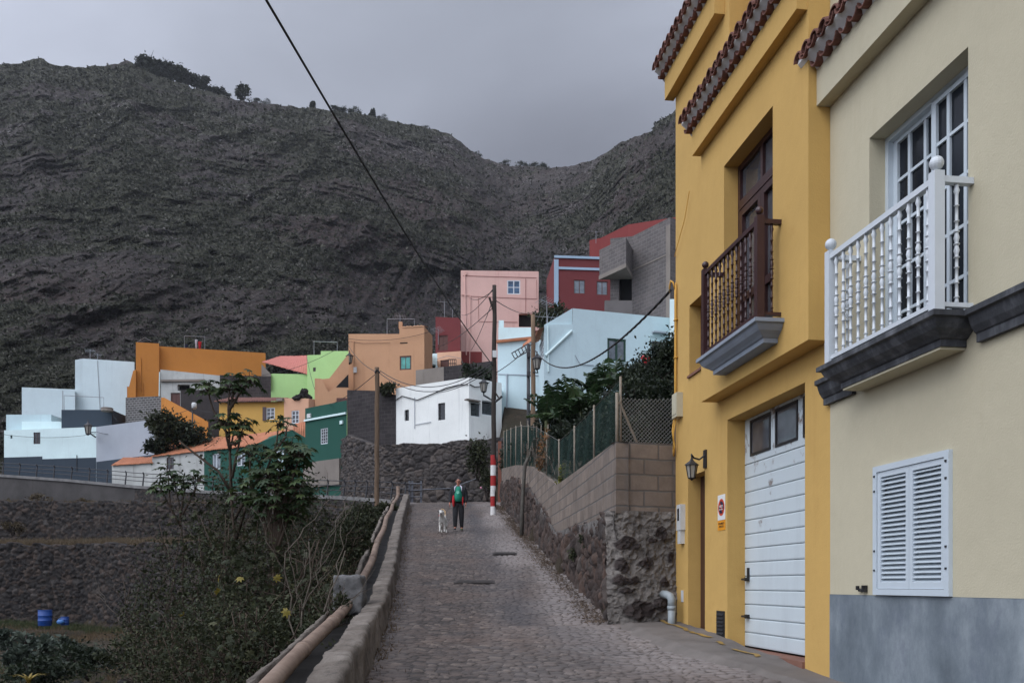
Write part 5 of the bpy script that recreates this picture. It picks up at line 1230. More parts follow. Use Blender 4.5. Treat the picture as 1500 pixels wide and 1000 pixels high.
part(r,'stair_parapet',M_W2,lambda m: [m.add([P(797,476,52.8),P(838.5,451.5,53.2),P(838.5,476,53.2),P(797,476,53.2),P(838.5,451.5,53.5),P(838.5,476,53.5)],[(0,2,1),(3,4,5),(0,1,4,3)])])
fpipe(r,'stair_coping',M_W1,f[0],[(799,521),(837,485)],.09,.06)
fpipe(r,'pipe',M_W1,f[0],[(802,478),(803,545)],.05,.06); fpipe(r,'wall_cable',M_W3,f[2],[(842,520),(850,534),(870,535)],.02,.03); fpipe(r,'pipe',M_W1,f[2],[(951,530),(951,492),(975,492)],.03,.05)
fbox(r,'ledge',M_W3,f[2],955,487,975,489,.003,.3)
antenna(r,802,462,478,53.2,1.8,7,.2); antenna(r,801,440,470,55,1.4,6,.9)
r,f=house('white_house','narrow taller white house end against the yellow house',[C(981,438,z=52.5),C(1010,438,z=52)],M_W1,(),5,base=8)
r,f=house('white_house','lower bluish white house with an orange ledge behind the telegraph pole',[C(729,498,z=58),C(792,498,z=57)],M_W2,(),5,base=6)
fbox(r,'ledge',M_OTILE,f[0],728,496.5,786,500,.003,.25)
part(r,'roof_parapet',M_W1,lambda m: m.box(X(730,58),X(779,58),58.0,58.3,Hh(500,58),Hh(479.5,58)))
part(r,'chimney',M_W1,lambda m: m.box(X(730.5,58.4),X(738,58.4),58.4,59,Hh(482,58.4),Hh(469,58.4)))
fpipe(r,'pipe',M_W3,f[0],[(743,548),(743,640)],.05,.08); fpipe(r,'wall_cable',M_W3,f[0],[(730,548),(789,550)],.03,.03)
part(r,'stair_grille',M_BLACK,lambda m: [m.tube([P(750+k*4.6,518-k*3,56.6),P(754+k*4.6,525-k*2.2,56.6)],.03,4) for k in range(6)]+[m.tube([P(749,517.5,56.6),P(774,503,56.6)],.035,4),m.tube([P(754,525.5,56.6),P(776,513,56.6)],.035,4)])
part(r,'stair_roof',M_OTILE,lambda m: m.add([P(764,511,56.7),P(781,497,56.7),P(783,489,57),P(766,504,57)],[(0,1,2,3)]))
r,f=house('rust_gate_pillar','rust red plastered pillar behind the painted pole at the bend',[C(729.5,646,z=45),C(734.5,646,z=45)],M_RUST,(),.4,base=4,cat='pillar')
# ================================================================ poles, cables, small things
def cable(name,label,p0,p1,sag,r=.012,mat=None,group=None,n=24,cat='cable'):
    a,b=np.array(p0),np.array(p1); pts=[]
    for k in range(n+1):
        q=k/n; p=a+(b-a)*q; p[2]-=sag*4*q*(1-q); pts.append(tuple(p))
    mb=MB(); mb.tube(pts,r,5); o=mb.build(name,mat or M_BLACK,None,True,loc=tuple((a+b)/2)); return tag(o,label,cat,group)
M_POLE=wood('dark_weathered_pole',(.055,.045,.038,1)); M_POLE2=wood('brown_timber_pole',(.17,.115,.075,1)); M_POLE3=wood('tan_timber_pole',(.25,.17,.11,1))
t=NT('red_white_bands'); sx=t.n('ShaderNodeSeparateXYZ'); t.l(t.co(),sx.inputs[0]); w_=t.math('MODULO',sx.outputs['Z'],.84); f_=t.math('GREATER_THAN',w_,.42)
c_=t.mix(f_,S(206,204,200),S(150,36,36)); c_=t.mix(t.math('MULTIPLY',t.fr(t.noise(5,8,.75),.5,.7),.4),c_,(.08,.06,.05,1)); M_BAND_RW=t.out(c_,.7,None,.3)
def pole(name,label,base,top,r0,r1,mat,group=None):
    root=thing(name,label,'utility pole',base,group); b=Vector(base); t_=Vector(top)
    m=MB(); n=14; m.tube([tuple(b+(t_-b)*k/n+Vector((.012*math.sin(k*1.7),0,0))) for k in range(n+1)],[r0+(r1-r0)*k/n for k in range(n+1)],10); s=m.build('shaft',mat,root,True); OFF[s.name]=OFF[root.name]; return root,b,t_
z=36.3; g0=float(gy(z))-.05
r,b_,t_=pole('utility_pole','dark wooden utility pole with red and white painted bands at its foot',(X(722.5,z),z,g0),(X(724.5,z),z,Hh(418,z)),.115,.085,M_POLE)
m=MB(); m.lathe((X(722.55,z),z,g0),[(.118,.03),(.112,2.52)],14); m.build('painted_bands',M_BAND_RW,r)
m=MB(); m.tube([P(723.5,457,36.25),P(717,436,36.2)],.05,6); m.build('stay_peg',M_POLE,r)
m=MB(); m.tube([P(723,570,36.25),P(732,585,36.1)],.035,5); m.build('stay_peg',M_POLE,r)
m=MB(); m.tube([P(726,588,36.15),P(735.5,580,36.1)],.05,6); m.build('bracket',M_BLACK,r)
m=MB(); m.box(X(721.5,36.1),X(727.5,36.1),36.0,36.2,Hh(523,36),Hh(513,36)); m.build('insulator',M_LGREY,r)
z=41; r,b2,t2=pole('utility_pole','tan timber utility pole rising behind the green fence',(X(781,z),z,3.9),(X(781,z),z,Hh(461,z)),.125,.10,M_POLE3)
lb=P(786.5,517,40.7); l_=lantern(r,lb,1.7); m=MB(); m.tube([P(781,545,40.9),P(788,546,40.8),(lb[0],lb[1],lb[2]-.72)],.03,5); m.build('bracket',M_BLACK,l_)
z=43; r,b3,t3=pole('utility_pole','brown timber utility pole left of the lane beside the parapet',(X(552,z),z,3.1),(X(552.5,z),z,Hh(538,z)),.12,.11,M_POLE2)
m=MB(); m.tube([P(549,546,42.9),P(552,541,42.85),P(557,546,42.9)],.04,5); m.build('insulator',M_BLACK,r)
z=47; root=thing('metal_post','thin dark metal post beside the tan timber pole','post',(X(774,z),z,5)); m=MB(); m.tube([(X(774,z),z,5),(X(774,z),z,Hh(504,z))],.09,8); s=m.build('shaft',M_BLACK,root,True); OFF[s.name]=OFF[root.name]
for a,b in ((517,0),(545,1),(578,2)):
    m=MB(); m.box(X(772,z),X(777,z),z-.2,z-.05,Hh(a+7,z),Hh(a,z)); m.build('clamp',M_BLACK,root)
z=72; root=thing('street_lamp','slim black street lamp post by the sloping orange wall','street lamp',(X(282,z),z,10)); m=MB(); m.tube([(X(282,z),z,10),(X(282,z),z,Hh(600,z))],.06,8); s=m.build('shaft',M_BLACK,root,True); OFF[s.name]=OFF[root.name]
m=MB(); m.lathe((X(284.5,z),z,Hh(599,z)),[(.10,0),(.2,.1),(.22,.42),(.14,.52)],10); m.build('lamp_head',M_LGREY,root,True)
z=73.6; root=thing('street_lamp','black wall lantern on the corner of the low white house','street lamp',(X(129,z),z,Hh(640,z))); l_=lantern(root,P(129,616,z),2.6); m=MB(); m.tube([P(140,640,75.5),P(134,636,74.5),P(129,630,z)],.06,6); m.tube([P(140,633,75.5),P(133,633,74.5)],.04,5); m.build('bracket',M_BLACK,l_)
# cables
ptop=P(722,535,36.2)
x0=P(390,0,10.5); d=np.array(ptop)-np.array(x0); xs_=np.array(x0)-d*.9
m=MB(); A_=np.array(x0); Bq=np.array(ptop)
pts=[]
for k in range(60):
    q=-.75+1.75*k/59; p=A_+(Bq-A_)*q; p[2]-=.9*(q*(1-q)) if q>0 else .9*q*(1-q)*.4; pts.append(tuple(p))
m.tube(pts,.018,6); o=m.build('overhead_cable',M_BLACK,None,True,loc=pts[30]); tag(o,'long thick black overhead cable crossing the sky to the banded pole','cable')
m=MB(); A_=np.array(FA.p(-.03,.07,4.72)); Bq=np.array(P(783,512,40.8)); pts=[]
for k in range(140):
    q=k/139; p=A_+(Bq-A_)*q; p[2]-=1.03*4*q*(1-q); pts.append(tuple(p))
for ph_ in (0,2.1,4.2):
    m2=[(p[0]+.013*math.cos(k*.9+ph_),p[1],p[2]+.013*math.sin(k*.9+ph_)) for k,p in enumerate(pts)]; m.tube(m2,.0125,5)
o=m.build('twisted_cable',M_BLACK,None,True,loc=pts[70]); tag(o,'thick twisted black cable sagging from the yellow house to the tan pole','cable')
G='thin service wires between the poles and the houses'
WIRES=[(P(724,421,36.3),P(676,461,85.8),.4),(P(724,424,36.3),P(688,436,85.8),.3),(P(726,440,36.3),P(788,452,85.8),.5),(P(723,437,36.3),P(690,513,85.7),.2),(P(723,450,36.3),P(640,508,80.5),.3),
 (P(781,502,40.8),P(723,548,36.2),.1),(P(722,530,36.2),P(557,543,43),.9),(P(722,533,36.2),P(557,547,43),1.0),(P(552,545,42.9),P(510,505,71.6),.3),(P(551,547,42.9),P(466,598,69),.3),(P(512,500,71.8),P(383,549,79.5),.5),(P(635,484,70.6),P(511,496,71.5),.4),(P(449,521,78.3),P(461,570,70.3),.2),(P(283,597,71.8),P(186,612,76),.4),(P(283,595,71.8),P(321,600,71.6),.3),(P(141,635,75.4),P(6,636,77.2),.3),(P(230,629,73),P(140,632,75.4),.4),(P(640,575,54.5),P(722,540,36.2),.2)]
WN=['pole top to the left edge of the pink house','pole top to the drainpipe of the pink house','pole to the right edge of the pink house','pole steeply down to the pink house base','pole to the pink annexe gate','tan pole to the banded pole','upper of the two wires from banded pole to brown pole','lower of the two wires from banded pole to brown pole','brown pole to the salmon house corner','brown pole down to the peach house','salmon house across to the lime green gable','right corner of the salmon house along its front','lime green house down to the stair wall','street lamp to the grey block wall','street lamp to the ochre house','front of the low white house','grey side of the low white house','roof of the small white house to the banded pole']
for (a,b,s_),w_ in zip(WIRES,WN): cable('service_wire','thin black wire from '+w_ if not w_.startswith(('upper','lower','front','grey','right')) else ('thin black wire, '+w_ if w_.startswith(('upper','lower')) else 'thin black wire along the '+w_),a,b,s_,.018,None,G,14,'wire')
# laundry on the orange roof
M_CL1=paint('red_cloth',S(190,50,60),.9); M_CL2=paint('white_cloth',S(220,220,226),.9); M_CL3=paint('navy_cloth',S(44,50,80),.9)
def cloth(px0,px1,py0,py1,z,mat,label):
    n=8; V=[];F=[]
    for j in range(2):
        for i in range(n+1):
            q=i/n; w=1-.35*j; xx=X(px0+(px1-px0)*(.5+(q-.5)*w),z); V.append((xx,z+.10*math.sin(q*9+j),Hh(py0 if j==0 else py1,z)))
    V+= [(a,b+.03,c) for a,b,c in V]; k=2*(n+1)
    for i in range(n): F+=[(i,n+1+i,n+2+i,i+1),(k+i,k+i+1,k+n+2+i,k+n+1+i)]
    m=MB(); m.add(V,F); return tag(m.build('laundry',mat),label,'laundry')
cloth(285.5,289,497,510,83,M_CL2,'white cloth hanging on the orange house roof'); cloth(290,295,500,511,83,M_CL1,'red cloth hanging beside the white one on the orange house roof'); cloth(271,275,504,510,83,M_CL3,'navy cloth hanging on the orange house roof')
# green netting and chain link on the retaining wall
M_NET=paint('green_coated_wire',(.035,.075,.062,1),.5,.8,.3); M_WIRE=paint('grey_fence_wire',(.20,.20,.185,1),.5,.7,.4,metal=.3); M_FPOST=paint('grey_fence_post',S(140,130,116),.8,.7,.3,rust=.4)
ft=interp([(14,1.0),(21.7,1.05),(27.7,1.25),(34,1.5),(42.3,1.75)])
fence=thing('chain_link_fence','green chain link fence on the retaining wall beside the lane','fence',(1.4,22,2.3))
def mesh_panel(p0,p1,zb0,zb1,zt0,zt1,cell,r,n=3):
    """diamond wire between two posts"""
    p0=np.array(p0);p1=np.array(p1);L=np.linalg.norm(p1-p0); m=MB(); H0=max(zt0-zb0,zt1-zb1)
    zt=lambda u:(zt0+(zt1-zt0)*u/L)-.03*math.sin(math.pi*u/L); zb=lambda u:zb0+(zb1-zb0)*u/L
    c=-H0
    while c<L:
        for sgn in (1,-1):
            pts=[]
            for k in range(9):
                q=k/8; u=(c+q*H0) if sgn>0 else (c+H0-q*H0); pts.append((u,q))
            pts=[(u,q) for u,q in pts if 0<=u<=L]
            if len(pts)>=2:
                W=[]
                for u,q in pts:
                    xy=p0+(p1-p0)*u/L; W.append((xy[0]+.012*math.sin(u*5+q*3),xy[1]+.012*math.cos(u*4),zb(u)+(zt(u)-zb(u))*q))
                m.tube(W,r,n,0,False)
        c+=cell
    return m
ypost=[14.15,16.8,19.4,22.0,24.6,27.2,29.8,32.4,35.0,37.6,40.2,42.2]
for a,b in zip(ypost[:-1],ypost[1:]):
    m=mesh_panel((rwx(a)+.08,a),(rwx(b)+.08,b),float(btop(a)),float(btop(b)),float(btop(a)+ft(a)),float(btop(b)+ft(b)),.085 if a<24 else .12,.0024 if a<24 else .0036)
    m.build('mesh_panel',M_NET,fence)
for a in ypost:
    m=MB(); x=rwx(a)+.08; m.tube([(x,a,float(btop(a))-.1),(x,a,float(btop(a)+ft(a))+.05)],.02,7); m.build('post',M_FPOST,fence,True)
m=MB(); m.tube([(rwx(a)+.08,a,float(btop(a)+ft(a))) for a in ypost],.006,4); m.build('tension_wire',M_WIRE,fence)
fence2=thing('chain_link_fence','grey chain link panel on the wall end against the yellow house','fence',(2.1,14.1,2.25))
c0=fe.p(.06,-.1,0);c1=fe.p(Le-.03,-.1,0)
m=mesh_panel(c0[:2],c1[:2],2.25,2.25,2.98,3.02,.068,.0042); m.build('mesh_panel',M_WIRE,fence2)
for u in (.06,Le-.04):
    q=fe.p(u,-.1,0); m=MB(); m.tube([(q[0],q[1],2.15),(q[0],q[1],3.04)],.026,8); m.build('post',M_FPOST,fence2,True)
q0=fe.p(.1,-.1,0);q1=fe.p(.42,-.12,0); m=MB(); m.tube([(q0[0],q0[1],2.9),(q1[0],q1[1],2.25)],.02,6); m.build('brace',M_FPOST,fence2)
for k,(px,py0,py1,zz_) in enumerate(((741,645,690,41),(752,640,690,40.4),(762,636,690,39),(797,632,705,28),(812,640,712,24.6))):
    pass
# windbreak canes behind the fence
G2='grey canes leaning behind the lane fence'
LBL=['first','second','third','fourth','fifth','sixth','seventh']
for k,y in enumerate((26.5,28.4,30.6,33,35.6,38.4,41)):
    x=rwx(y)+.35; m=MB(); m.tube([(x,y,float(btop(y))-.2),(x+.05*math.sin(k*3),y+.05,float(btop(y)+ft(y))+.15+.1*math.sin(k*5))],.014,5); o=m.build('cane',M_FPOST,None,True); tag(o,LBL[k]+' grey cane behind the lane fence counted from the near end','cane',G2)
# old concrete post leaning on the wall, rain pipe, drains, road marks
M_MOSS=plaster('mossy_concrete',(.11,.10,.085,1),.5,.6,scol=(.05,.055,.03,1),bump=.8,big=4)
y=28.2; x=rwx(y)-.25
m=MB(); m.tube([(x-.04,y,float(gy(y))-.1),(x-.01,y,float(gy(y))+1.0),(x+.05,y+.02,float(gy(y))+2.05),(x+.08,y+.02,float(gy(y))+2.3),(x+.18,y+.02,float(gy(y))+2.5)],[.065,.06,.058,.055,.045],8); o=m.build('concrete_post',M_MOSS,None,True); tag(o,'mossy old concrete post leaning against the lane retaining wall','post')
M_PVC=paint('grey_plastic_pipe',S(150,158,160),.5,.85,.4)
root=thing('drain_pipe','grey plastic drain pipe with an elbow beside the yellow house','pipe',(X(983,13.9),13.85,-.78)); x=X(983,13.9)
m=MB(); m.tube([(x,13.85,-.80),(x,13.85,-.34)],.06,12); s=m.build('pipe_length',M_PVC,root,True); OFF[s.name]=OFF[root.name]
m=MB(); m.tube([(x,13.85,-.36),(x,13.85,-.24),(x-.02,13.87,-.19),(x-.06,13.95,-.165),(x-.09,14.1,-.16)],.064,12); m.lathe((x,13.85,-.40),[(.068,0),(.068,.06)],12); m.build('elbow',M_PVC,root,True)
M_IRON=paint('rusty_cover',(.05,.042,.038,1),.8,.6,.3,rust=.6)
def cover(px,py,w,l,label,name='drain_cover'):
    # intersect view row with the lane profile
    ys_=np.arange(9,46,.05); r_=(HY-gy(ys_)/ys_*F_); y=float(ys_[np.argmin(np.abs(r_-py))]); x=X(px,y); g=float(gy(y)); sl=float(gy(y+.5)-gy(y-.5))
    m=MB(); n=6
    for k in range(n):
        y0=y-l/2+l*k/n; m.add([(x-w/2,y0,g+(y0-y)*sl+.05),(x+w/2,y0,g+(y0-y)*sl+.05),(x+w/2,y0+l/n*.7,g+(y0+l/n*.7-y)*sl+.05),(x-w/2,y0+l/n*.7,g+(y0+l/n*.7-y)*sl+.05)],[(0,1,2,3)])
    m.add([(x-w/2-.05,y-l/2-.04,g-l/2*sl+.035),(x+w/2+.05,y-l/2-.04,g-l/2*sl+.035),(x+w/2+.05,y+l/2+.04,g+l/2*sl+.035),(x-w/2-.05,y+l/2+.04,g+l/2*sl+.035)],[(0,1,2,3)])
    return tag(m.build(name,M_IRON),label,'drain cover')
cover(739,812,.55,.45,'slotted iron drain cover near the right wall of the lane'); cover(695,854,.75,.4,'flat rusty iron cover in the middle of the lane')
M_APR=plaster('concrete_apron',(.17,.15,.135,1),.6,.4,scol=(.07,.06,.055,1),bump=.5,big=1.2)
def sheet(name,pts,mat,dz,kind=True,n=14):
    a,b,c,d=[np.array(p,float) for p in pts]; u=np.linspace(0,1,n)[None,:,None]; v=np.linspace(0,1,n)[:,None,None]
    q=(a*(1-u)+b*u)*(1-v)+(d*(1-u)+c*u)*v; z=gy(q[...,1])+dz; V=np.concatenate([q,z[...,None]],-1); o=grid_mesh(name,V,n,n,mat,o3=(float(a[0]),float(a[1]),0)); 
    if kind: o['kind']='structure'
    return o
ap=[FA.p(yz(9.0),.03,0)[:2],FA.p(yz(13.9),.02,0)[:2]]
yp_=np.linspace(8.0,14.05,40); up_=np.linspace(0,1,26)
UU,YY=np.meshgrid(up_,yp_); xr_=4.602-.1385*YY+.02; wd=np.interp(YY,[8,9.3,11.4,12.8,14.05],[.35,.5,1.05,1.15,.98])+.06*fbm(YY*2.5,0*YY,0*YY,3,71); XX_=xr_-wd*(1-UU)
ZZ_=gy(YY)+.05*np.clip(UU*5,0,1)+.02+.02*fbm(XX_*2,YY*2,0*YY,3,72)-.04*(1-np.clip(UU*5,0,1))
o=grid_mesh('apron',np.stack([XX_,YY,ZZ_],-1),40,26,M_APR); o['kind']='structure'
M_YLINE=plaster('worn_yellow_paint',S(150,122,66),.7,1.3,scol=(.15,.13,.115,1),bump=.3,big=5)
def apz(x,y):
    u=1-(4.602-.1385*y+.02-x)/np.interp(y,[8,9.3,11.4,12.8,14.05],[.35,.5,1.05,1.15,.98]); c=np.clip(u*5,0,1)
    return float(gy(y)+.05*c+.02+.02*fbm(np.array([x*2]),np.array([y*2]),np.zeros(1),3,72)[0]-.04*(1-c))
def yl(u0,u1,d0,d1):
    n=20; us=np.linspace(u0,u1,n); V=[]
    for dd in (d1,(d0+d1)/2,d0):
        for u in us: q=FA.p(u,dd+.03*math.sin(u*5)+.012*math.sin(u*17),0); V.append((q[0],q[1],apz(q[0],q[1])+.012))
    o=grid_mesh('road_marking',np.array(V),3,n,M_YLINE); o['kind']='structure'
for u0,u1 in ((.1,1.3),(1.45,2.1),(2.4,2.75),(3.05,3.8)): yl(u0,u1,.2,.27)
# barrels in the plot below
M_BLUE=paint('blue_plastic',S(28,70,140),.45,.75,.4); M_BLUE2=paint('light_blue_plastic',S(60,110,170),.45,.75,.4)
def barrel(px,py,z,r,h,label,mat=M_BLUE):
    root=thing('barrel',label,'barrel',P(px,py,z)); x,y,b=P(px,py,z); m=MB(); m.lathe((x,y,b),[(r*.93,0),(r,.03),(r,h*.3),(r*1.04,h*.32),(r*1.04,h*.36),(r,h*.38),(r,h*.62),(r*1.04,h*.64),(r*1.04,h*.68),(r,h*.7),(r,h*.96),(r*.95,h)],20); s=m.build('body',mat,root,True); OFF[s.name]=OFF[root.name]
    m=MB(); m.lathe((x,y,b+h),[(r*1.02,-.03),(r*1.02,.02),(r*.85,.021),(r*.85,-.0)],20); m.build('rim',mat,root); return root
barrel(66,916,47,.34,.82,'upright blue plastic barrel on the terrace below')
barrel(95,915,46.5,.2,.42,'small blue drum beside the upright barrel')
zj=46.2; m=MB(); c=P(90,911,zj); m.sphere((c[0]-.05,c[1],c[2]+.02),(.2,.14,.13),12,8); m.tube([(c[0]-.2,c[1],c[2]+.1),(c[0]-.08,c[1],c[2]+.2),(c[0]+.02,c[1],c[2]+.12)],.02,6); o=m.build('jug',M_BLUE2,None,True); tag(o,'light blue plastic jug lying between the blue barrels','jug')
# low lava heap by the peach house, walls of the plot
M_STK=M_ST2
def rocks(name,label,c,n,spread,size,mat,cat='rock pile',seed=3):
    R=random.Random(seed); m=MB()
    for k in range(n):
        x=c[0]+R.gauss(0,spread[0]); y=c[1]+R.gauss(0,spread[1]); z=c[2]+spread[2]*R.random()*max(0,1-abs(x-c[0])/(2*spread[0])); s=size*R.uniform(.5,1.4)
        b=m.n; m.sphere((x,y,z),(s,s*R.uniform(.6,1),s*R.uniform(.5,.9)),7,5)
        m.V[b:]=[(p[0]+s*.3*R.uniform(-1,1),p[1]+s*.3*R.uniform(-1,1),p[2]+s*.25*R.uniform(-1,1)) for p in m.V[b:]]
    o=m.build(name,mat,None,False); return tag(o,label,cat)
M_LAVA=plaster('dark_lava',(.03,.027,.026,1),.5,.3,bump=1.,big=3)
rocks('lava_heap','small heap of black lava rocks on the peach house roof edge',P(445,583,70.2),14,(.28,.2,.9),.24,M_LAVA)
# ================================================================ vegetation
R7=np.random.default_rng(77)
def unit(v): return v/(np.linalg.norm(v,axis=-1,keepdims=True)+1e-9)
def leaf_quads(c,f,n,L,Wd,fold=.25):
    """diamond leaves: c base (N,3), f direction, n normal, L length (N,), Wd width"""
    f=unit(f); s=unit(np.cross(f,n)); n=np.cross(s,f); L=np.asarray(L)[:,None]; Wd=np.asarray(Wd)[:,None]
    mid=c+f*L*.45-n*L*.02
    return np.stack([c,mid+s*Wd*.5+n*Wd*fold,c+f*L-n*L*.12,mid-s*Wd*.5+n*Wd*fold],1)
def rand_dirs(n,up=.2,r=R7):
    d=r.normal(size=(n,3)); d[:,2]+=up; return unit(d)
def clump_points(c,rad,n,m,r,shell=.55,sig=.22,zmin=None):
    d=unit(r.normal(size=(m,3))); rr=(r.random((m,1))**.45)*(1-.0)
    cc=d*rr
    w=r.random(m)**1.2+.15; k=r.choice(m,n,p=w/w.sum())
    p=cc[k]+r.normal(size=(n,3))*sig*(.6+.8*r.random(m)[k])[:,None]
    return np.array(c)+p*np.array(rad),k,p
def leafcloud(name,c,rad,n,size,mat,parent,seed,m=None,aspect=.5,sig=.2,zmin=None,up=.1):
    r=np.random.default_rng(seed); m=m or max(6,n//40)
    p,k,q=clump_points(c,rad,n,m,r,sig=sig)
    if zmin is not None: p[:,2]=np.maximum(p[:,2],zmin+r.random(n)*.2)
    f=unit(rand_dirs(n,-.15,r)+.6*unit(q)); nn=unit(rand_dirs(n,.8,r))
    L=size*(.6+.8*r.random(n)); V=leaf_quads(p,f,nn,L,L*aspect)
    lv=np.clip(.45*r.random(m)[k]+.55*r.random(n),0,1)
    return faces_mesh(name,V,4,mat,parent,attrs={'lv':lv})
def branches(root,name,mat,base,tips,r0,seed,levels=2,wob=.12):
    rr=random.Random(seed); m=MB(); b=Vector(base)
    def limb(a,e,ra,rb,n=6):
        a=Vector(a);e=Vector(e);d=e-a; pts=[]
        for k in range(n+1):
            q=k/n; w=math.sin(q*math.pi)*d.length*wob; pts.append(a+d*q+Vector((rr.uniform(-1,1),rr.uniform(-1,1),rr.uniform(-.4,.8)))*w*.5)
        m.tube(pts,[ra+(rb-ra)*k/n for k in range(n+1)],5); return pts
    for t_ in tips:
        pts=limb(b,t_,r0,r0*.35)
        for j in range(levels):
            s=pts[rr.randint(2,5)]; e=s+Vector((rr.uniform(-1,1),rr.uniform(-1,1),rr.uniform(.1,1)))*(Vector(t_)-b).length*.3
            p2=limb(s,e,r0*.4,r0*.15,4)
    return m.build(name,mat,root,True)
M_BARK=wood('grey_brown_bark',(.085,.062,.046,1),(9,9,2)); M_TWIG=wood('pale_dry_twig',(.15,.125,.10,1),(20,20,4)); M_DBARK=wood('dark_bark',(.05,.04,.035,1),(6,6,2))
L_PINE=leafmat('pine_foliage',(.012,.017,.011,1),(.026,.034,.02,1),(.04,.05,.028,1),.7)
L_BUSH=leafmat('dark_bush_leaves',(.017,.020,.010,1),(.036,.044,.020,1),(.085,.085,.040,1),.7)
L_PAP=leafmat('papaya_leaves',(.016,.030,.012,1),(.038,.066,.024,1),(.075,.10,.03,1))
L_YEL=leafmat('yellow_leaf',(.15,.12,.02,1),(.20,.16,.03,1))
L_BAN=leafmat('banana_leaves',(.016,.032,.014,1),(.034,.066,.025,1),(.08,.12,.04,1),.4)
L_HEDGE=leafmat('hedge_leaves',(.009,.015,.009,1),(.020,.030,.015,1),(.05,.062,.032,1))
L_GREY=leafmat('grey_green_leaves',(.03,.042,.032,1),(.06,.078,.058,1),(.11,.13,.095,1))
L_DRY=leafmat('dry_grass_blades',(.055,.036,.022,1),(.12,.082,.046,1),(.20,.15,.085,1),.9)
L_GRN=leafmat('green_weed_blades',(.02,.03,.012,1),(.045,.06,.022,1),(.08,.09,.035,1),.8)
# --- trees along the ridge
def ridge_tree(px,hp,wp_,label,seed,name='ridge_tree',cat='tree',dz=6,group=None,sink=0):
    z=float(ZR(px))+dz; b=P(px,float(RP(px))+sink+2,z); h=hp/F_*z; w=wp_/F_*z; rr=random.Random(seed)
    root=thing(name,label,cat,b,group)
    m=MB(); top=(b[0]+rr.uniform(-.1,.1)*w,b[1],b[2]+h*.75); m.tube([(b[0],b[1],b[2]-1),(b[0]+.05*w,b[1],b[2]+h*.4),top],[.035*h,.026*h,.01*h],6)
    for k in range(4):
        q=.35+.15*k; m.tube([(b[0],b[1],b[2]+h*q),(b[0]+rr.uniform(-.4,.4)*w,b[1]+rr.uniform(-.3,.3)*w,b[2]+h*(q+.2))],[.014*h,.005*h],5)
    m.build('trunk',M_DBARK,root,True)
    leafcloud('crown',(b[0],b[1],b[2]+h*.56),(w*.46,w*.46,h*.40),1100,h*.12,L_PINE,root,seed,m=15,aspect=.7,sig=.17)
RT=[(204,22,13,'narrow spike shaped tree at the left end of the ridge grove'),(212,26,20,'low rounded tree between the spike tree and the tall domed tree'),(221,34,22,'tall domed tree standing highest in the ridge grove'),(232,26,20,'dark tree filling the gap between the two domed trees'),(243,34,21,'second domed tree right of the highest tree on the ridge'),(254,26,18,'tree tucked behind the right side of the second domed tree'),(264,31,20,'forked top tree in the middle of the ridge grove'),(275,28,22,'broad tree on the down slope of the ridge grove'),(287,26,20,'tree with a slanted crown low in the ridge grove'),(298,26,20,'last large tree at the right end of the ridge grove'),(311,18,18,'small bushy tree just below the ridge grove'),(322,16,18,'low scrubby tree on the slope right of the grove'),(334,11,16,'tiny scrub tree left of the lone round tree'),(357,25,22,'lone round topped tree standing apart on the ridge'),(375,9,22,'low scrub right of the lone round tree'),(390,8,20,'flat scrub further right of the lone round tree'),(458,15,8,'thin solitary tree on the ridge under the cable'),(492,12,18,'scrubby ridge bush right of the cable'),(505,12,20,'rounded ridge bush in the middle of the scrub'),(520,12,20,'low ridge bush left of the pointed bush'),(545,14,11,'pointed ridge bush at the right end of the scrub'),(560,8,18,'flat ridge bush beyond the pointed bush'),(700,8,18,'low bush where the ridge dips to the gap'),(738,9,20,'dark bush at the left side of the gap'),(762,11,22,'twin topped bush in the middle of the gap'),(782,10,20,'rounded bush right of the twin topped bush'),(797,10,16,'last dark bush at the right side of the gap'),(622,6,14,'tiny bush above the pale cliff shoulder'),(604,6,12,'small bush on the ridge before the pale shoulder')]
for k,(px,hp,w_,lb) in enumerate(RT): ridge_tree(px,hp,w_,lb,500+k,'ridge_tree' if hp>=14 else 'ridge_bush','tree' if hp>=14 else 'bush',group='trees and bushes along the mountain ridge',sink=2)
# --- scrub flecks on the slope (uncountable)
Nn=75000; ii=R7.integers(2,MT['x'].shape[0]-2,Nn*3); jj=R7.integers(60,MT['x'].shape[1]-60,Nn*3)
wv=MT['veg'][ii,jj]*.8+.25; keep=R7.random(Nn*3)<wv; ii,jj=ii[keep][:Nn],jj[keep][:Nn]
inv=(MT['PU'][ii,jj]>-60)&(MT['PU'][ii,jj]<1010); ii,jj=ii[inv],jj[inv]
pc=np.stack([MT['x'][ii,jj],MT['y'][ii,jj]-.2,MT['z'][ii,jj]],1); pc[:,0]+=R7.normal(size=len(pc))*.4
sz=(.22+.6*R7.random(len(pc))**2)*np.clip(pc[:,1]/260,.5,1.5)
VS=[]; lvs=[]
for k in range(3):
    d=rand_dirs(len(pc),.9); nn=rand_dirs(len(pc),.3); q=leaf_quads(pc+R7.normal(size=pc.shape)*sz[:,None]*.25,d,nn,sz*1.3,sz*1.1,.1); VS.append(q); lvs.append(np.clip(R7.random(len(pc))*.75+.25*(k==0),0,1))
L_SCR=leafmat('slope_scrub',(.014,.016,.010,1),(.042,.045,.030,1),(.15,.145,.12,1),.9)
o=faces_mesh('slope_scrub',np.concatenate(VS),4,L_SCR,attrs={'lv':np.concatenate(lvs)}); tag(o,'low scrub dotted over the dark mountain slope','scrub',kind='stuff')
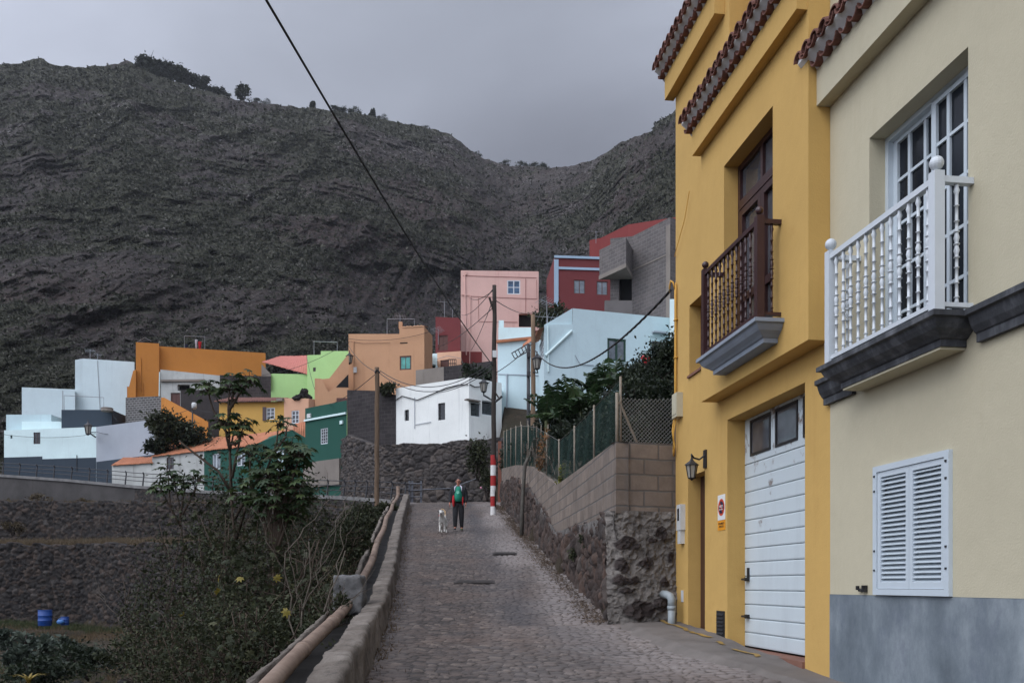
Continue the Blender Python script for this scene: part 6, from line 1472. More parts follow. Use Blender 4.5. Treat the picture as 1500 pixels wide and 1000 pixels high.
# --- palmate leaved plants
LOBES=np.radians([-128,-88,-44,0,44,88,128]); LLEN=np.array([.55,.78,.95,1.,.95,.78,.55])
def palm_leaves(c,f,n,s):
    """lobed leaves at c with forward f, normal n, size s -> quads"""
    f=unit(f); sd=unit(np.cross(f,n)); n=np.cross(sd,f); out=[]
    for a,l in zip(LOBES,LLEN):
        d=f*math.cos(a)+sd*math.sin(a); out.append(leaf_quads(c,d-n*.12,n,s*l*.62,s*.24,.10))
    return np.concatenate(out)
def rosette(c,k,s,r,droop=.5,rad=1.):
    a=np.arange(k)*2.399+r.random()*6; el=np.linspace(1.1,-.35,k)+r.normal(size=k)*.15
    d=np.stack([np.cos(a)*np.cos(el),np.sin(a)*np.cos(el),np.sin(el)],1); L=(.55+.5*r.random(k))*s*1.25*rad
    tip=np.array(c)+d*L[:,None]; tip[:,2]-=.12*L
    f=unit(d*np.array([1,1,.3])-np.array([0,0,droop])*(.4+.8*r.random((k,1)))); nn=unit(d*.35+np.array([0,0,1.])+r.normal(size=(k,3))*.25)
    return tip,f,nn,s*(.75+.5*r.random(k))
def palmate_plant(name,label,cat,base,stems,seed,leaf=.42,stem_r=.034,group=None,mat=None,k=16):
    """stems: list of (polyline points, rosettes?)"""
    r=np.random.default_rng(seed); root=thing(name,label,cat,base,group); V=[];lv=[]
    for pts,on in stems:
        m=MB(); n=len(pts); m.tube(pts,[stem_r*(1-.55*i/(n-1)) for i in range(n)],7)
        c=pts[-1]
        if on:
            kk=int(k*on); tip,f,nn,s=rosette(c,kk,leaf,r,.55)
            for t_ in tip: m.tube([c,tuple((np.array(c)+t_)/2+np.array([0,0,.04])),tuple(t_)],.006,4)
            V.append(palm_leaves(tip,f,nn,s)); lv.append(np.tile(np.clip(r.random(kk)*.8+.1,0,1),7))
        o=m.build('stem',M_BARK,root,True)
    if V: faces_mesh('foliage',np.concatenate(V),4,mat or L_PAP,root,attrs={'lv':np.concatenate(lv)})
    return root
Z=17.; q=lambda px,py,z=Z: P(px,py,z)
b0=(X(345,Z),Z,T1(X(345,Z),Z))
palmate_plant('papaya_tree','tallest papaya tree with bare forked stems in front of the green gabled house','tree',b0,[
 ([b0,q(348,900),q(344,790),q(338,720),q(336,640),q(334,600),q(336,572)],.9),([q(338,720),q(320,690),q(296,672),q(270,652),q(262,645)],0),([q(340,740),q(337,660,17.3),q(344,625,17.3)],1.1),([q(337,660),q(332,640),q(330,622)],1.0),([q(340,700),q(350,650),q(356,625)],.9),
 ([q(344,760),q(362,725),q(390,690),q(405,650),q(408,622)],.5),([q(400,665),q(418,640),q(420,628)],.5),([q(346,790),q(367,720,16.7),q(366,668,16.7)],1.2),([q(362,725),q(378,700),q(384,668)],1.1),([q(336,640),q(312,600,17.2),q(304,572,17.2)],1.2),([q(335,610),q(342,575,17.1),q(346,564,17.1)],1.1),([q(336,600),q(352,575,17.1),q(366,560,17.1)],1.1),([q(338,650),q(346,650),q(352,640)],.7)],611,leaf=.23,k=15,stem_r=.03)
b1=(X(400,16),16,T1(X(400,16),16))
palmate_plant('papaya_tree','leafy papaya tree hiding the right end of the green gabled house','tree',b1,[([b1,q(402,880,16),q(398,760,16),q(392,700,16)],1.3)]+[([q(400,820,16),q((400+a)/2,(780+b)/2,16),q(a,b,16+c)],1.2) for a,b,c in ((430,690,.1),(440,668,-.1),(425,660,.2),(412,672,0),(382,700,.2),(436,715,-.2),(446,735,0),(420,730,.2),(405,720,-.2),(372,735,.1),(362,722,0),(392,742,-.3),(428,755,0),(414,698,.3))],613,leaf=.25,k=15,stem_r=.03)
b2=(X(270,19),19,T1(X(270,19),19))
palmate_plant('papaya_tree','low papaya sapling in front of the whitewashed house','tree',b2,[([b2,q(268,800,19),q(262,735,19),q(255,705,19)],1.2),([q(264,760,19),q(285,720,19),q(290,705,19)],1.0),([q(265,770,19),q(245,735,19),q(236,715,19)],1.0),([q(264,760,19),q(268,730,19),q(272,715,19)],1.0),([q(264,770,19),q(250,745,19),q(246,692,19)],.9)],617,leaf=.24,k=13,stem_r=.025)
# --- the thicket beside the lane
SH=[(285,800,62,70,19,'palm'),(345,790,70,70,17,'palm'),(400,770,62,60,18,'palm'),(452,775,42,42,19,'leaf'),(330,865,75,65,15.5,'palm'),(410,850,80,70,15,'palm'),(468,835,48,52,16,'leaf'),(512,790,34,36,22,'leaf'),(300,935,80,60,14,'leaf'),(385,945,80,65,12.5,'palm'),(455,915,60,60,12.8,'leaf'),(528,758,26,9,31,'leaf'),(566,748,16,8,36,'leaf'),(538,812,10,16,22,'leaf'),(225,890,55,45,19,'leaf'),(235,970,70,40,15,'leaf'),(470,985,50,40,10.5,'leaf'),(425,760,36,24,21,'leaf'),(472,925,26,34,12.2,'leaf'),(325,775,36,26,20,'palm')]
SL=['leftmost tall bush of the thicket below the whitewashed house','bushy thicket plant under the tallest papaya tree','thicket bush below the leafy papaya tree','small leaved bush right of the leafy papaya tree','broad low bush at the heart of the thicket','dense bush left of the bare pale branches','dark bush behind the bare pale branches','bush on the bank below the brown utility pole','dark bush at the lower left of the thicket','large leaved bush nearest the bottom of the thicket','dark bush just left of the concrete block','low green bush left of the brown utility pole foot','small bright bush at the top of the bank beside the parapet','scrubby bush along the outer kerb past the concrete block','thin bush at the far left of the thicket above the dry slope','spreading bush low on the dry slope','leafy weed beside the near end of the pipe','dark bush in front of the square dark green house base','small weedy bush in front of the concrete block','upper bush behind the stems of the tallest papaya tree']
for k,((px,py,rx,ry,z,kind),lb) in enumerate(zip(SH,SL)):
    c=P(px,py,z); rad=(rx/F_*z,rx/F_*z*.75,ry/F_*z); zb=T1(c[0],c[1]); root=thing('bush',lb,'bush',(c[0],c[1],zb),'bushes of the thicket beside the lane')
    rr=random.Random(900+k); tips=[(c[0]+rad[0]*rr.uniform(-.9,.9),c[1]+rad[1]*rr.uniform(-.8,.8),c[2]+rad[2]*rr.uniform(-.1,.95)) for _ in range(11)]
    branches(root,'branches',M_BARK,(c[0],c[1],zb-.1),tips,.022,900+k,4,.2)
    lo=max(0,c[2]-zb)
    c2=(c[0],c[1],c[2]-.15*lo); rad2=(rad[0],rad[1],max(rad[2],.6*lo))
    if kind=='palm':
        r=np.random.default_rng(700+k); N=260; p,kk,qq=clump_points(c2,rad2,N,26,r,sig=.24); p[:,2]=np.maximum(p[:,2],zb+.05)
        f=unit(rand_dirs(N,-.35,r)+.5*unit(qq)); nn=unit(rand_dirs(N,1.3,r)); V=palm_leaves(p,f,nn,.15*(.5+.9*r.random(N)))
        lv=np.tile(np.clip(.5*r.random(26)[kk]+.45*r.random(N),0,1),7); faces_mesh('foliage',V,4,L_BUSH,root,attrs={'lv':lv})
    leafcloud('foliage' if kind!='palm' else 'small_leaves',c2,rad2,2500 if kind!='palm' else 1600,.065*max(1,z/16),L_BUSH,root,800+k,m=60,aspect=.5,sig=.17,zmin=zb)
# yellow dying leaves
r=np.random.default_rng(5); ctr=np.array([P(352,846,14.2),P(318,865,14.6),P(267,900,15),P(405,845,14),P(320,846,14.4),P(420,895,12)]); V=palm_leaves(ctr,rand_dirs(6,-.8,r),unit(rand_dirs(6,.2,r)+np.array([0,-1.,.3])),np.full(6,.17))
for k in range(6):
    o=faces_mesh('yellow_leaf',V[k::6],4,L_YEL,attrs={'lv':np.full(7,.5)},o3=tuple(ctr[k])); tag(o,'dying yellow leaf hanging in the dark thicket','leaf','yellow leaves in the thicket')
# bare pale branched shrub
def bare(name,label,base,tips,seed,r0=.022):
    rr=random.Random(seed); root=thing(name,label,'bare shrub',base); m=MB()
    def grow(a,e,ra,lev):
        a=Vector(a);e=Vector(e);d=e-a; n=6; pts=[a]
        for k in range(1,n+1): pts.append(a+d*(k/n)+Vector((rr.uniform(-1,1),rr.uniform(-1,1),rr.uniform(-1,1)))*d.length*.05)
        m.tube(pts,[ra*(1-.6*k/n) for k in range(n+1)],5)
        if lev>0:
            for j in range(3):
                s=pts[rr.randint(2,6)]; dd=d.normalized(); nd=(dd+Vector((rr.uniform(-1,1),rr.uniform(-.7,.7),rr.uniform(-.3,.9)))*.9).normalized(); grow(s,s+nd*d.length*rr.uniform(.35,.6),ra*.5,lev-1)
    for t_ in tips: grow(base,t_,r0,2)
    m.build('branches',M_TWIG,root,True)
bz=12.2; bx=X(445,bz); bare('bare_shrub','pale leafless branching shrub left of the concrete block',(bx,bz,T1(bx,bz)),[P(410,800,bz),P(452,785,bz+.3),P(498,800,bz)],31,.017)
bz=20; bx=X(250,bz); bare('bare_shrub','fallen pale dead branch lying on the dry slope',(X(245,26),26,T1(X(245,26),26)+.1),[P(180,925,27),P(170,965,25),P(300,935,26)],37,.035)
# --- bushes among the houses
def bush(px,py,rx,ry,z,label,n=1600,size=.22,mat=None,name='bush',seed=1,base=None,group=None,cat='bush'):
    c=P(px,py,z); rad=(rx/F_*z,rx/F_*z*.7,ry/F_*z); zb=base if base is not None else c[2]-rad[2]; root=thing(name,label,cat,(c[0],c[1],zb),group)
    rr=random.Random(seed); branches(root,'branches',M_DBARK,(c[0],c[1],zb-.2),[(c[0]+rad[0]*rr.uniform(-.8,.8),c[1]+rad[1]*rr.uniform(-.8,.8),c[2]+rad[2]*rr.uniform(0,.9)) for _ in range(5)],.05*z/40,seed,2)
    leafcloud('foliage',c,rad,n,size,mat or L_HEDGE,root,seed,m=max(12,n//45),aspect=.55,sig=.2); return root
bush(243,620,24,17,69,'dark bush in front of the grey perforated block wall',1500,.34,L_BUSH,seed=41)
bush(275,640,42,18,70.2,'dark creeper covered bank below the sloping orange wall',2600,.30,L_HEDGE,seed=43)
bush(232,655,18,12,69.3,'low dark hedge beside the grey side of the low white house',900,.28,seed=45)
bush(385,613,8,5,66.5,'small fern on the roof edge of the ochre house',200,.2,seed=44) if False else None
bush(570,569,12,4,57,'leafy plant on the roof of the dark grey block annex',300,.3,L_BUSH,seed=47)
bush(700,549,24,14,63,'weedy bush between the garden wall and the banded pole',900,.26,seed=49)
bush(812,468,26,20,60,'round green bush between the pink house and the bluish white house',2000,.26,L_BUSH,seed=51)
bush(700,672,18,26,49.3,'green creeper hanging over the lava stone wall at the bend',1500,.16,L_BUSH,seed=53,name='creeper',cat='creeper')
bush(714,708,12,20,45.5,'leafy weed at the foot of the banded pole',700,.13,L_BUSH,seed=55)
bush(748,668,15,24,43,'shrub behind the far end of the lane fence',1100,.14,seed=57)
# flower on the creeper and weeds in the retaining wall
o=MB(); c=P(704.5,714,44.6); o.sphere(c,.055,8,6); o=tag(o.build('pink_flower',paint('pink_petals',S(210,140,160),.6)),'single pink flower by the foot of the banded pole','flower')
for k,(px,py,s_,lb) in enumerate(((858,793,.20,'green weed growing high in the lane retaining wall'),(842,812,.26,'larger green weed lower in the lane retaining wall'),(825,700,.4,'yellowish weed on the dip of the block wall'),(500,884,.2,'bright green weed on the outer kerb by the concrete block'))):
    y={0:16.8,1:18.2,2:21.5,3:12.6}[k]; c=P(px,py,y); root=thing('weed',lb,'weed',c); 
    leafcloud('leaves',c,(s_*.5,s_*.3,s_*.6),160,.07,L_BUSH if k!=2 else leafmat('yellow_green_leaves',(.06,.07,.015,1),(.16,.16,.03,1)),root,60+k,m=8,aspect=.5); m=MB(); m.tube([(c[0]+.05,c[1]+.1,c[2]-s_*.6),c],.008,4); m.build('stalk',M_TWIG,root)
# --- bananas and hedge behind the fence
def banana(name,label,base,h,seed,n=9,L=1.9,group=None,cut=False):
    r=random.Random(seed); root=thing(name,label,'banana plant',base,group); b=Vector(base)
    m=MB(); m.tube([b,b+Vector((.05,0,h*.5)),b+Vector((.0,0,h))],[.13,.10,.06],9); m.build('stem',M_BSTEM,root,True)
    for k in range(n):
        a=k*2.4+r.uniform(-.3,.3); el=math.radians(r.uniform(48,84)); l=L*r.uniform(.75,1.1); d=Vector((math.cos(a),math.sin(a),0)); p=b+Vector((0,0,h*.95)); N=16; mid=[]; v=Vector((d.x*math.cos(el),d.y*math.cos(el),math.sin(el)))
        for i in range(N+1):
            mid.append(p.copy()); p=p+v*(l/N); v=(v+Vector((0,0,-.07-.05*r.random()))).normalized()
        V=[];lv=[]; sd=d.cross(Vector((0,0,1))).normalized(); lvl=r.random()*.8
        for i in range(2,N):
            q0,q1=i/N,(i+1)/N; w0=.30*math.sin(math.pi*min(1,q0*.93+.06))**.6; w1=.30*math.sin(math.pi*min(1,q1*.93+.06))**.6
            for s_ in (1,-1):
                gap=.12*(r.random()<.45); dr=-r.uniform(.05,.5)*w0
                a0=mid[i]; a1=mid[i]+(mid[i+1]-mid[i])*(1-gap*.3)
                V.append([a0,a0+sd*s_*w0+Vector((0,0,dr)),a1+sd*s_*w1*(1-gap)+Vector((0,0,dr+r.uniform(-.05,.05))),a1]); lv.append(min(1,max(0,lvl+r.uniform(-.12,.12))))
        f=faces_mesh('leaf',np.array([[list(v_) for v_ in q_] for q_ in V]),4,L_BAN,root,attrs={'lv':lv}); OFF[f.name]=OFF[root.name]
        m=MB(); m.tube([tuple(x) for x in mid[::3]],[.022*(1-.8*i/len(mid[::3])) for i in range(len(mid[::3]))],5); m.build('midrib',M_BSTEM,f)
M_BSTEM=paint('banana_stem',(.075,.085,.035,1),.6)
BN=[(800,612,30,1.6,1.15,'banana plant nearest the tan timber pole'),(814,598,31,1.9,1.25,'banana plant with upright torn leaves below the white stair coping'),(834,590,31,2.0,1.2,'banana plant in the middle against the bluish white wall'),(872,578,30,2.2,1.3,'banana plant under the big dark green window'),(893,566,31,2.4,1.3,'tallest banana plant just below the big dark green window'),(918,570,29,2.2,1.35,'banana plant with one broad upright leaf beside the hedge'),(852,604,28,1.5,1.1,'low banana plant close behind the fence dip'),(884,606,27,1.3,1.1,'low banana plant behind the near fence panel'),(826,618,29,1.2,1.1,'lowest banana plant behind the middle of the fence')]
for k,(px,py,z,h,L,lb) in enumerate(BN):
    c=P(px,py,z); h_=max(h,0); banana('banana_plant',lb,(c[0],c[1],c[2]-h),h,200+k,10,L,'banana plants behind the lane fence')
HD=[(962,560,34,52,25,'tall dark hedge tree against the yellow house'),(932,596,36,42,23,'dark hedge bush left of the tall hedge tree'),(975,610,30,50,19,'dark hedge bush low against the yellow house corner'),(880,642,38,32,24,'dense bush behind the near chain link fence'),(845,645,34,30,26,'dense bush behind the dip of the fence'),(808,640,30,28,31,'dense bush behind the middle of the fence'),(930,650,40,35,18.5,'dark bush directly behind the chain link wall end'),(772,656,20,18,37,'small dark bush beside the foot of the tan pole'),(900,612,38,34,27,'dense dark bush between the banana plants and the hedge'),(850,622,38,26,29.5,'dense dark bush under the banana plants'),(985,535,20,38,24,'upper crown of hedge touching the yellow conduit'),(937,548,24,22,27,'bushy hibiscus with red flowers below the brown window')]
for k,(px,py,rx,ry,z,lb) in enumerate(HD):
    c=P(px,py,z); rt_=bush(px,py,rx,ry,z,lb,3400,.10 if z<28 else .12,L_HEDGE,'hedge_bush',300+k,base=min(c[2]-.3,float(wty(z))-.3),group='hedge bushes behind the lane fence')
    if lb.startswith('bushy hib'):
        for (a,b) in ((942,524),(948,527),(945,530),(951,522)):
            m=MB(); m.sphere(P(a,b,26.4),.07,8,6); m.build('flower',paint('red_petals',S(190,30,40),.6),rt_)
r=np.random.default_rng(9)
root=thing('dry_vine','tangled brown dry vine on the lane fence','vine',(rwx(27),27,float(btop(27)))); m=MB(); rr=random.Random(4)
for k in range(26):
    y=rr.uniform(22.5,31); x=rwx(y)+.04; z0=float(btop(y))+rr.uniform(0,.6); pts=[]
    for j in range(7): pts.append((x+rr.uniform(-.06,.06),y+j*.12*rr.choice((-1,1)),min(z0+j*.11*rr.uniform(-.3,1.2),float(btop(y)+ft(y))+.1)))
    m.tube(pts,.008,4)
m.build('stems',M_TWIG,root); leafcloud('leaves',(rwx(25),25,float(btop(25))+.6),(.15,2.6,.5),500,.09,leafmat('orange_dead_leaves',(.05,.025,.012,1),(.14,.07,.025,1),(.30,.13,.03,1)),root,91,m=14,aspect=.6)
# --- grass and weeds (uncountable)
def blades(name,pts,h,w,mat,label,seed,per=5,lean=.6):
    r=np.random.default_rng(seed); p=np.repeat(pts,per,0)+r.normal(size=(len(pts)*per,3))*np.array([.09,.09,0]); n=len(p); H=h*(.4+.9*r.random(n)); d=r.normal(size=(n,3))*lean; d[:,2]=1; d=unit(d); s=unit(np.cross(d,rand_dirs(n,0,r)))*w*(.6+.8*r.random((n,1)))
    V=np.stack([p-s,p+s,p+d*H[:,None]],1); lv=np.clip(np.repeat(r.random(len(pts)),per)*.6+.4*r.random(n),0,1); o=faces_mesh(name,V,3,mat,attrs={'lv':lv}); return tag(o,label,'grass',kind='stuff')
r=np.random.default_rng(21)
def scatter(n,x0,x1,y0,y1,cond=None):
    x=r.uniform(x0,x1,n); y=r.uniform(y0,y1,n); k=x<Lx(y)-1.15
    if cond is not None: k&=cond(x,y)
    x,y=x[k],y[k]; return np.stack([x,y,T(x,y)-.03],1)
pat=lambda x,y: fbm(x*.25,y*.25,0*x,3,71)
blades('dry_grass',scatter(16000,-30,-1.5,8,50,lambda x,y:pat(x,y)>-.25),.32,.010,L_DRY,'dry brown grass over the slope left of the lane',1,6)
blades('green_weeds',scatter(11000,-28,-1.5,7,50,lambda x,y:pat(x+40,y)>-.05),.26,.014,L_GRN,'green weeds among the dry grass left of the lane',2,6)
ox=r.uniform(-52,-9,5000); oy=w1y(ox)+.5+r.random(5000)*1.6; blades('terrace_grass',np.stack([ox,oy,T(ox,oy+.6)-.05],1),.45,.014,leafmat('ochre_grass',(.075,.055,.034,1),(.135,.10,.062,1),(.20,.155,.10,1),.9),'strip of ochre dry grass on top of the tall terrace wall',3,6)
ox=r.uniform(-48,-8,1500); oy=w2y(ox)+.6+r.random(1500)*1.2; blades('terrace_grass',np.stack([ox,oy,T(ox,oy+.6)-.05],1),.35,.014,L_DRY,'sparse dry grass on the upper terrace below the road',4,5)
wx_=r.uniform(-48,-12,2600); wy_=w1y(wx_)-.5-r.random(2600)*2.5; blades('plot_grass',np.stack([wx_,wy_,T(wx_,wy_)-.03],1),.35,.016,L_GRN,'green weeds at the foot of the tall terrace wall',5,6)
yy=r.uniform(9,42,900); xx=Lx(yy)-.02+np.abs(r.normal(size=900))*.05; blades('verge_grass',np.stack([xx,yy,gy(yy)+.02],1),.07,.006,L_DRY,'dry grass in the joint at the foot of the parapet',6,4)
yy=r.uniform(14,42,2600); xx=np.array([rwx(v) for v in yy])-.12-np.abs(r.normal(size=2600))*.16; blades('verge_grass',np.stack([xx,yy,gy(yy)+.03],1),.06,.008,leafmat('straw_litter',(.05,.035,.025,1),(.12,.085,.06,1),(.2,.15,.11,1),.9),'dry litter and straw along the foot of the retaining wall',7,4,2.0)
L_DUST=leafmat('dusty_leaves',(.05,.04,.025,1),(.10,.078,.048,1),(.16,.13,.08,1),.9)
# cabbage like plants on the plot, aloe
for k,(px,py,rx,ry) in enumerate(((12,938,20,16),(38,942,18,16),(66,945,16,15),(92,947,13,14),(20,960,20,15))):
    bush(px,py,rx,ry,33-k*.4,['grey green leafy plant at the left edge of the plot','second grey green leafy plant from the left edge of the plot','third grey green leafy plant below the blue barrel','small grey green leafy plant right of the row','lower grey green leafy plant at the left edge'][k],420,.22,L_GREY,'leafy_plant',400+k,group='grey green plants on the plot',cat='plant')
for k,(px,py,z,s_) in enumerate(((20,772,57,10),(62,733,63,12),(120,736,64,8),(205,745,60,11),(150,793,55,9),(232,800,52,12),(95,800,55,7))):
    bush(px,py,s_*1.5,s_*.7,z,['dry brown shrub on the terrace ledge at the far left','dry tuft under the grey concrete road wall','smaller dry tuft right of the larger one under the road wall','dusty shrub below the whitewashed house on the upper terrace','dry shrub on top of the tall terrace wall above the barrels','dusty shrub at the right end of the tall terrace wall','smallest dry tuft on the tall terrace wall'][k],500,.16,L_DUST,'terrace_shrub',440+k,group='dry shrubs on the terraces')
bush(130,965,60,22,27,'dark tangled scrub low on the dry slope',1500,.14,L_HEDGE,'scrub_bush',420); bush(60,985,55,18,25,'dark scrub in the bottom left corner',1500,.14,L_HEDGE,'scrub_bush',421); bush(185,955,35,20,24,'brown green scrub around the fallen dead branch',900,.12,L_BUSH,'scrub_bush',423)
ba=P(42,1000,22); root=thing('aloe','yellow leaved aloe at the bottom left edge','aloe',ba); V=[];
M_ALOE=leafmat('yellow_aloe',(.18,.13,.03,1),(.30,.22,.05,1))
rr=random.Random(6)
for k in range(11):
    a=k*.62; d=Vector((math.cos(a),math.sin(a),0)); p=Vector(ba); v=(d*.6+Vector((0,0,1))).normalized(); mid=[]
    for i in range(7): mid.append(p.copy()); p=p+v*.09; v=(v+d*.12-Vector((0,0,.22))).normalized()
    sd=d.cross(Vector((0,0,1))); Q=[]
    for i in range(6): w0=.045*(1-i/6.5); w1=.045*(1-(i+1)/6.5); Q.append([mid[i]-sd*w0,mid[i]+sd*w0,mid[i+1]+sd*w1,mid[i+1]-sd*w1])
    faces_mesh('leaf',np.array([[list(x) for x in q_] for q_ in Q]),4,M_ALOE,root,attrs={'lv':[rr.random()]*6})
# loose lava rocks on the slope, each its own stone
lava=[]
def rock(x,y,s,seed,label,grp):
    m=MB(); rr=random.Random(seed); m.sphere((0,0,0),(s,s*rr.uniform(.6,1),s*rr.uniform(.5,.8)),12,8)
    A=np.array(m.V); A+=(.35*s*fbm(A[:,0]/s*1.1+seed,A[:,1]/s*1.1,A[:,2]/s*1.1,4,seed))[:,None]*unit(A); A[:,2]+=T1(x,y)+s*.25; A[:,0]+=x; A[:,1]+=y; m.V=[tuple(a) for a in A]
    return tag(m.build('rock',M_LAVA,None,False),label,'rock',grp)
for k in range(26):
    y=r.uniform(21,29); x=X(r.uniform(70,240),y); rock(x,y,float(r.uniform(.12,.34)),k+1,'dark lava rock lying on the dry slope at the lower left','lava rocks on the dry slope')
# ================================================================ the man, his dog
def skinned(name,J,E,rootj,mat,parent,sub=2,smooth=True):
    keys=list(J.keys()); o3=OFF[parent.name]; me=bpy.data.meshes.new(name)
    me.from_pydata([J[k][0] for k in keys],[(keys.index(a),keys.index(b)) for a,b in E],[])
    o=bpy.data.objects.new('tmp',me); COL.objects.link(o); md=o.modifiers.new('skin','SKIN'); md.use_smooth_shade=True
    if not me.skin_vertices: 
        bpy.context.view_layer.objects.active=o
    sv=me.skin_vertices[0].data
    for i,k in enumerate(keys):
        r=J[k][1]; sv[i].radius=r if hasattr(r,'__len__') else (r,r); sv[i].use_root=(k==rootj)
    s=o.modifiers.new('sub','SUBSURF'); s.levels=sub; s.render_levels=sub
    dg=bpy.context.evaluated_depsgraph_get(); dg.update(); m2=bpy.data.meshes.new_from_object(o.evaluated_get(dg)); bpy.data.objects.remove(o)
    m2.materials.clear(); m2.materials.append(mat); m2.polygons.foreach_set('use_smooth',[True]*len(m2.polygons)); m2.name=name
    return link(name,m2,parent,o3)
t=NT('skin'); M_SKIN=t.out(t.mix(t.fr(t.noise(12,4),.4,.7),S(150,98,80),S(176,122,100)),.55,None,.35)
M_TROU=paint('black_trousers_cloth',(.018,.018,.02,1),.9); M_JACK=paint('black_jacket_cloth',(.015,.015,.017,1),.8); M_JRED=paint('red_jacket_cloth',S(176,30,36),.8); M_JWH=paint('white_jacket_lining',S(196,194,206),.8); M_SHIRT=paint('green_shirt_cloth',S(24,122,98),.85); M_BADGE=paint('pale_green_print',S(120,196,170),.85); M_SHOE=paint('olive_shoe',S(84,92,60),.8); M_SHOE2=paint('dark_shoe',(.03,.03,.032,1),.8); M_HAIR=paint('grey_hair',(.10,.09,.085,1),.9); M_SOLE=paint('sole',(.05,.05,.05,1),.9)
YM=29.8; XM=X(671.5,YM); GM=float(gy(YM))+.03
man=thing('person','man in black and red jacket and green shirt walking down the lane','person',(XM,YM,GM))
J={'pelvis':((0,0,.95),(.15,.12)),'belly':((0,.0,1.12),(.12,.10)),'chest':((0,.01,1.33),(.125,.085)),'neck0':((0,.0,1.47),.065),'neck':((0,-.015,1.53),.055),'jaw':((0,-.045,1.585),(.058,.066)),'head':((0,-.025,1.655),(.074,.092)),'crown':((0,-.01,1.715),(.055,.07))}
E=[('pelvis','belly'),('belly','chest'),('chest','neck0'),('neck0','neck'),('neck','jaw'),('jaw','head'),('head','crown')]
for s,n,sw in ((-1,'R',-.10),(1,'L',.07)):
    J[n+'hip']=((s*.095,0,.90),.095); J[n+'knee']=((s*.10,sw*.6-.03,.50),.06); J[n+'ank']=((s*.105,sw+.02,.10),.04); J[n+'toe']=((s*.115,sw-.13,.045),.035)
    E+=[('pelvis',n+'hip'),(n+'hip',n+'knee'),(n+'knee',n+'ank'),(n+'ank',n+'toe')]
    J[n+'sh']=((s*.185,.01,1.41),.07); J[n+'el']=((s*.245,.03,1.14),.046); hx=s*.285 if s<0 else s*.25; J[n+'wr']=((hx,-.07,.915),.03); J[n+'palm']=((hx+s*.004,-.10,.85),(.036,.02))
    E+=[('chest',n+'sh'),(n+'sh',n+'el'),(n+'el',n+'wr'),(n+'wr',n+'palm')]
    for k in range(4):
        fx=hx+s*.004; fy=-.125+.02*k; L=(.9,1.0,.95,.75)[k]
        J[f'{n}f{k}a']=((fx,fy,.815),.0095); J[f'{n}f{k}b']=((fx-s*.012,fy-.012,.815-.045*L),.0085); J[f'{n}f{k}c']=((fx-s*.035,fy-.008,.815-.065*L),.0075)
        E+=[(n+'palm',f'{n}f{k}a'),(f'{n}f{k}a',f'{n}f{k}b'),(f'{n}f{k}b',f'{n}f{k}c')]
    J[n+'t1']=((hx-s*.012,-.135,.868),.0105); J[n+'t2']=((hx-s*.03,-.155,.835),.009); E+=[(n+'palm',n+'t1'),(n+'t1',n+'t2')]
body=skinned('body',J,E,'pelvis',M_SKIN,man)
def sub(J,keys,add,over=None):
    out={}
    for k in keys:
        p,r=J[k]; r=(r if hasattr(r,'__len__') else (r,r)); out[k]=(p,(r[0]+add,r[1]+add))
    out.update(over or {}); return out
tk=['pelvis','Rhip','Rknee','Rank','Lhip','Lknee','Lank']
JT=sub(J,tk,.034); JT['Rank']=((J['Rank'][0][0],J['Rank'][0][1],.075),(.062,.062)); JT['Lank']=((J['Lank'][0][0],J['Lank'][0][1],.075),(.062,.062)); JT['waist']=((0,0,1.02),(.165,.14))
skinned('trousers',JT,[(a,b) for a,b in E if a in tk and b in tk]+[('pelvis','waist')],'pelvis',M_TROU,man)
jk=['belly','chest','Rsh','Rel','Rwr','Lsh','Lel','Lwr']; JJ=sub(J,jk,.03,{'hem':((0,.02,.93),(.205,.15)),'coll':((0,.02,1.47),(.09,.08))}); JJ['belly']=((0,.0,1.12),(.225,.16)); JJ['chest']=((0,.0,1.33),(.225,.145)); JJ.update({k:(JJ[k][0],(JJ[k][1][0]+.022,JJ[k][1][1]+.022)) for k in ('Rsh','Lsh','Rel','Lel')})
skinned('jacket',JJ,[('hem','belly'),('belly','chest'),('chest','Rsh'),('Rsh','Rel'),('Rel','Rwr'),('chest','Lsh'),('Lsh','Lel'),('Lel','Lwr'),('chest','coll')],'belly',M_JACK,man)
def ell(name,mat,c,r,parent=man,n=18,m=12):
    o_=OFF[man.name]; q=MB(); q.sphere((o_[0]+c[0],o_[1]+c[1],o_[2]+c[2]),r,n,m); return q.build(name,mat,parent,True)
sk=MB(); o_=OFF[man.name]; V=[];F=[]
prof=[(.95,.12,.17,-.04),(1.01,.14,.20,-.05),(1.10,.145,.225,-.06),(1.20,.13,.21,-.05),(1.30,.115,.19,-.04),(1.38,.11,.165,-.03),(1.44,.10,.13,-.02),(1.48,.06,.07,-.01)]
for z,a,b,c in prof:
    for k in range(20):
        q=2*math.pi*k/20; V.append((o_[0]+a*math.cos(q),o_[1]+c+b*math.sin(q),o_[2]+z))
for i in range(len(prof)-1):
    for k in range(20): F.append((i*20+k,i*20+(k+1)%20,(i+1)*20+(k+1)%20,(i+1)*20+k))
F.append(tuple(range(20))[::-1]); F.append(tuple(range(len(prof)*20-20,len(prof)*20))); sk.add(V,F); shirt=sk.build('shirt',M_SHIRT,man,True); OFF[shirt.name]=OFF[man.name]
bd_=MB(); 
bd_.add([(o_[0]-.005+.055*math.cos(2*math.pi*k/18),o_[1]-.06-.216+.02*abs(math.cos(2*math.pi*k/18)),o_[2]+1.26+.055*math.sin(2*math.pi*k/18)) for k in range(18)],[tuple(range(18))]); bd_.build('print',M_BADGE,shirt)
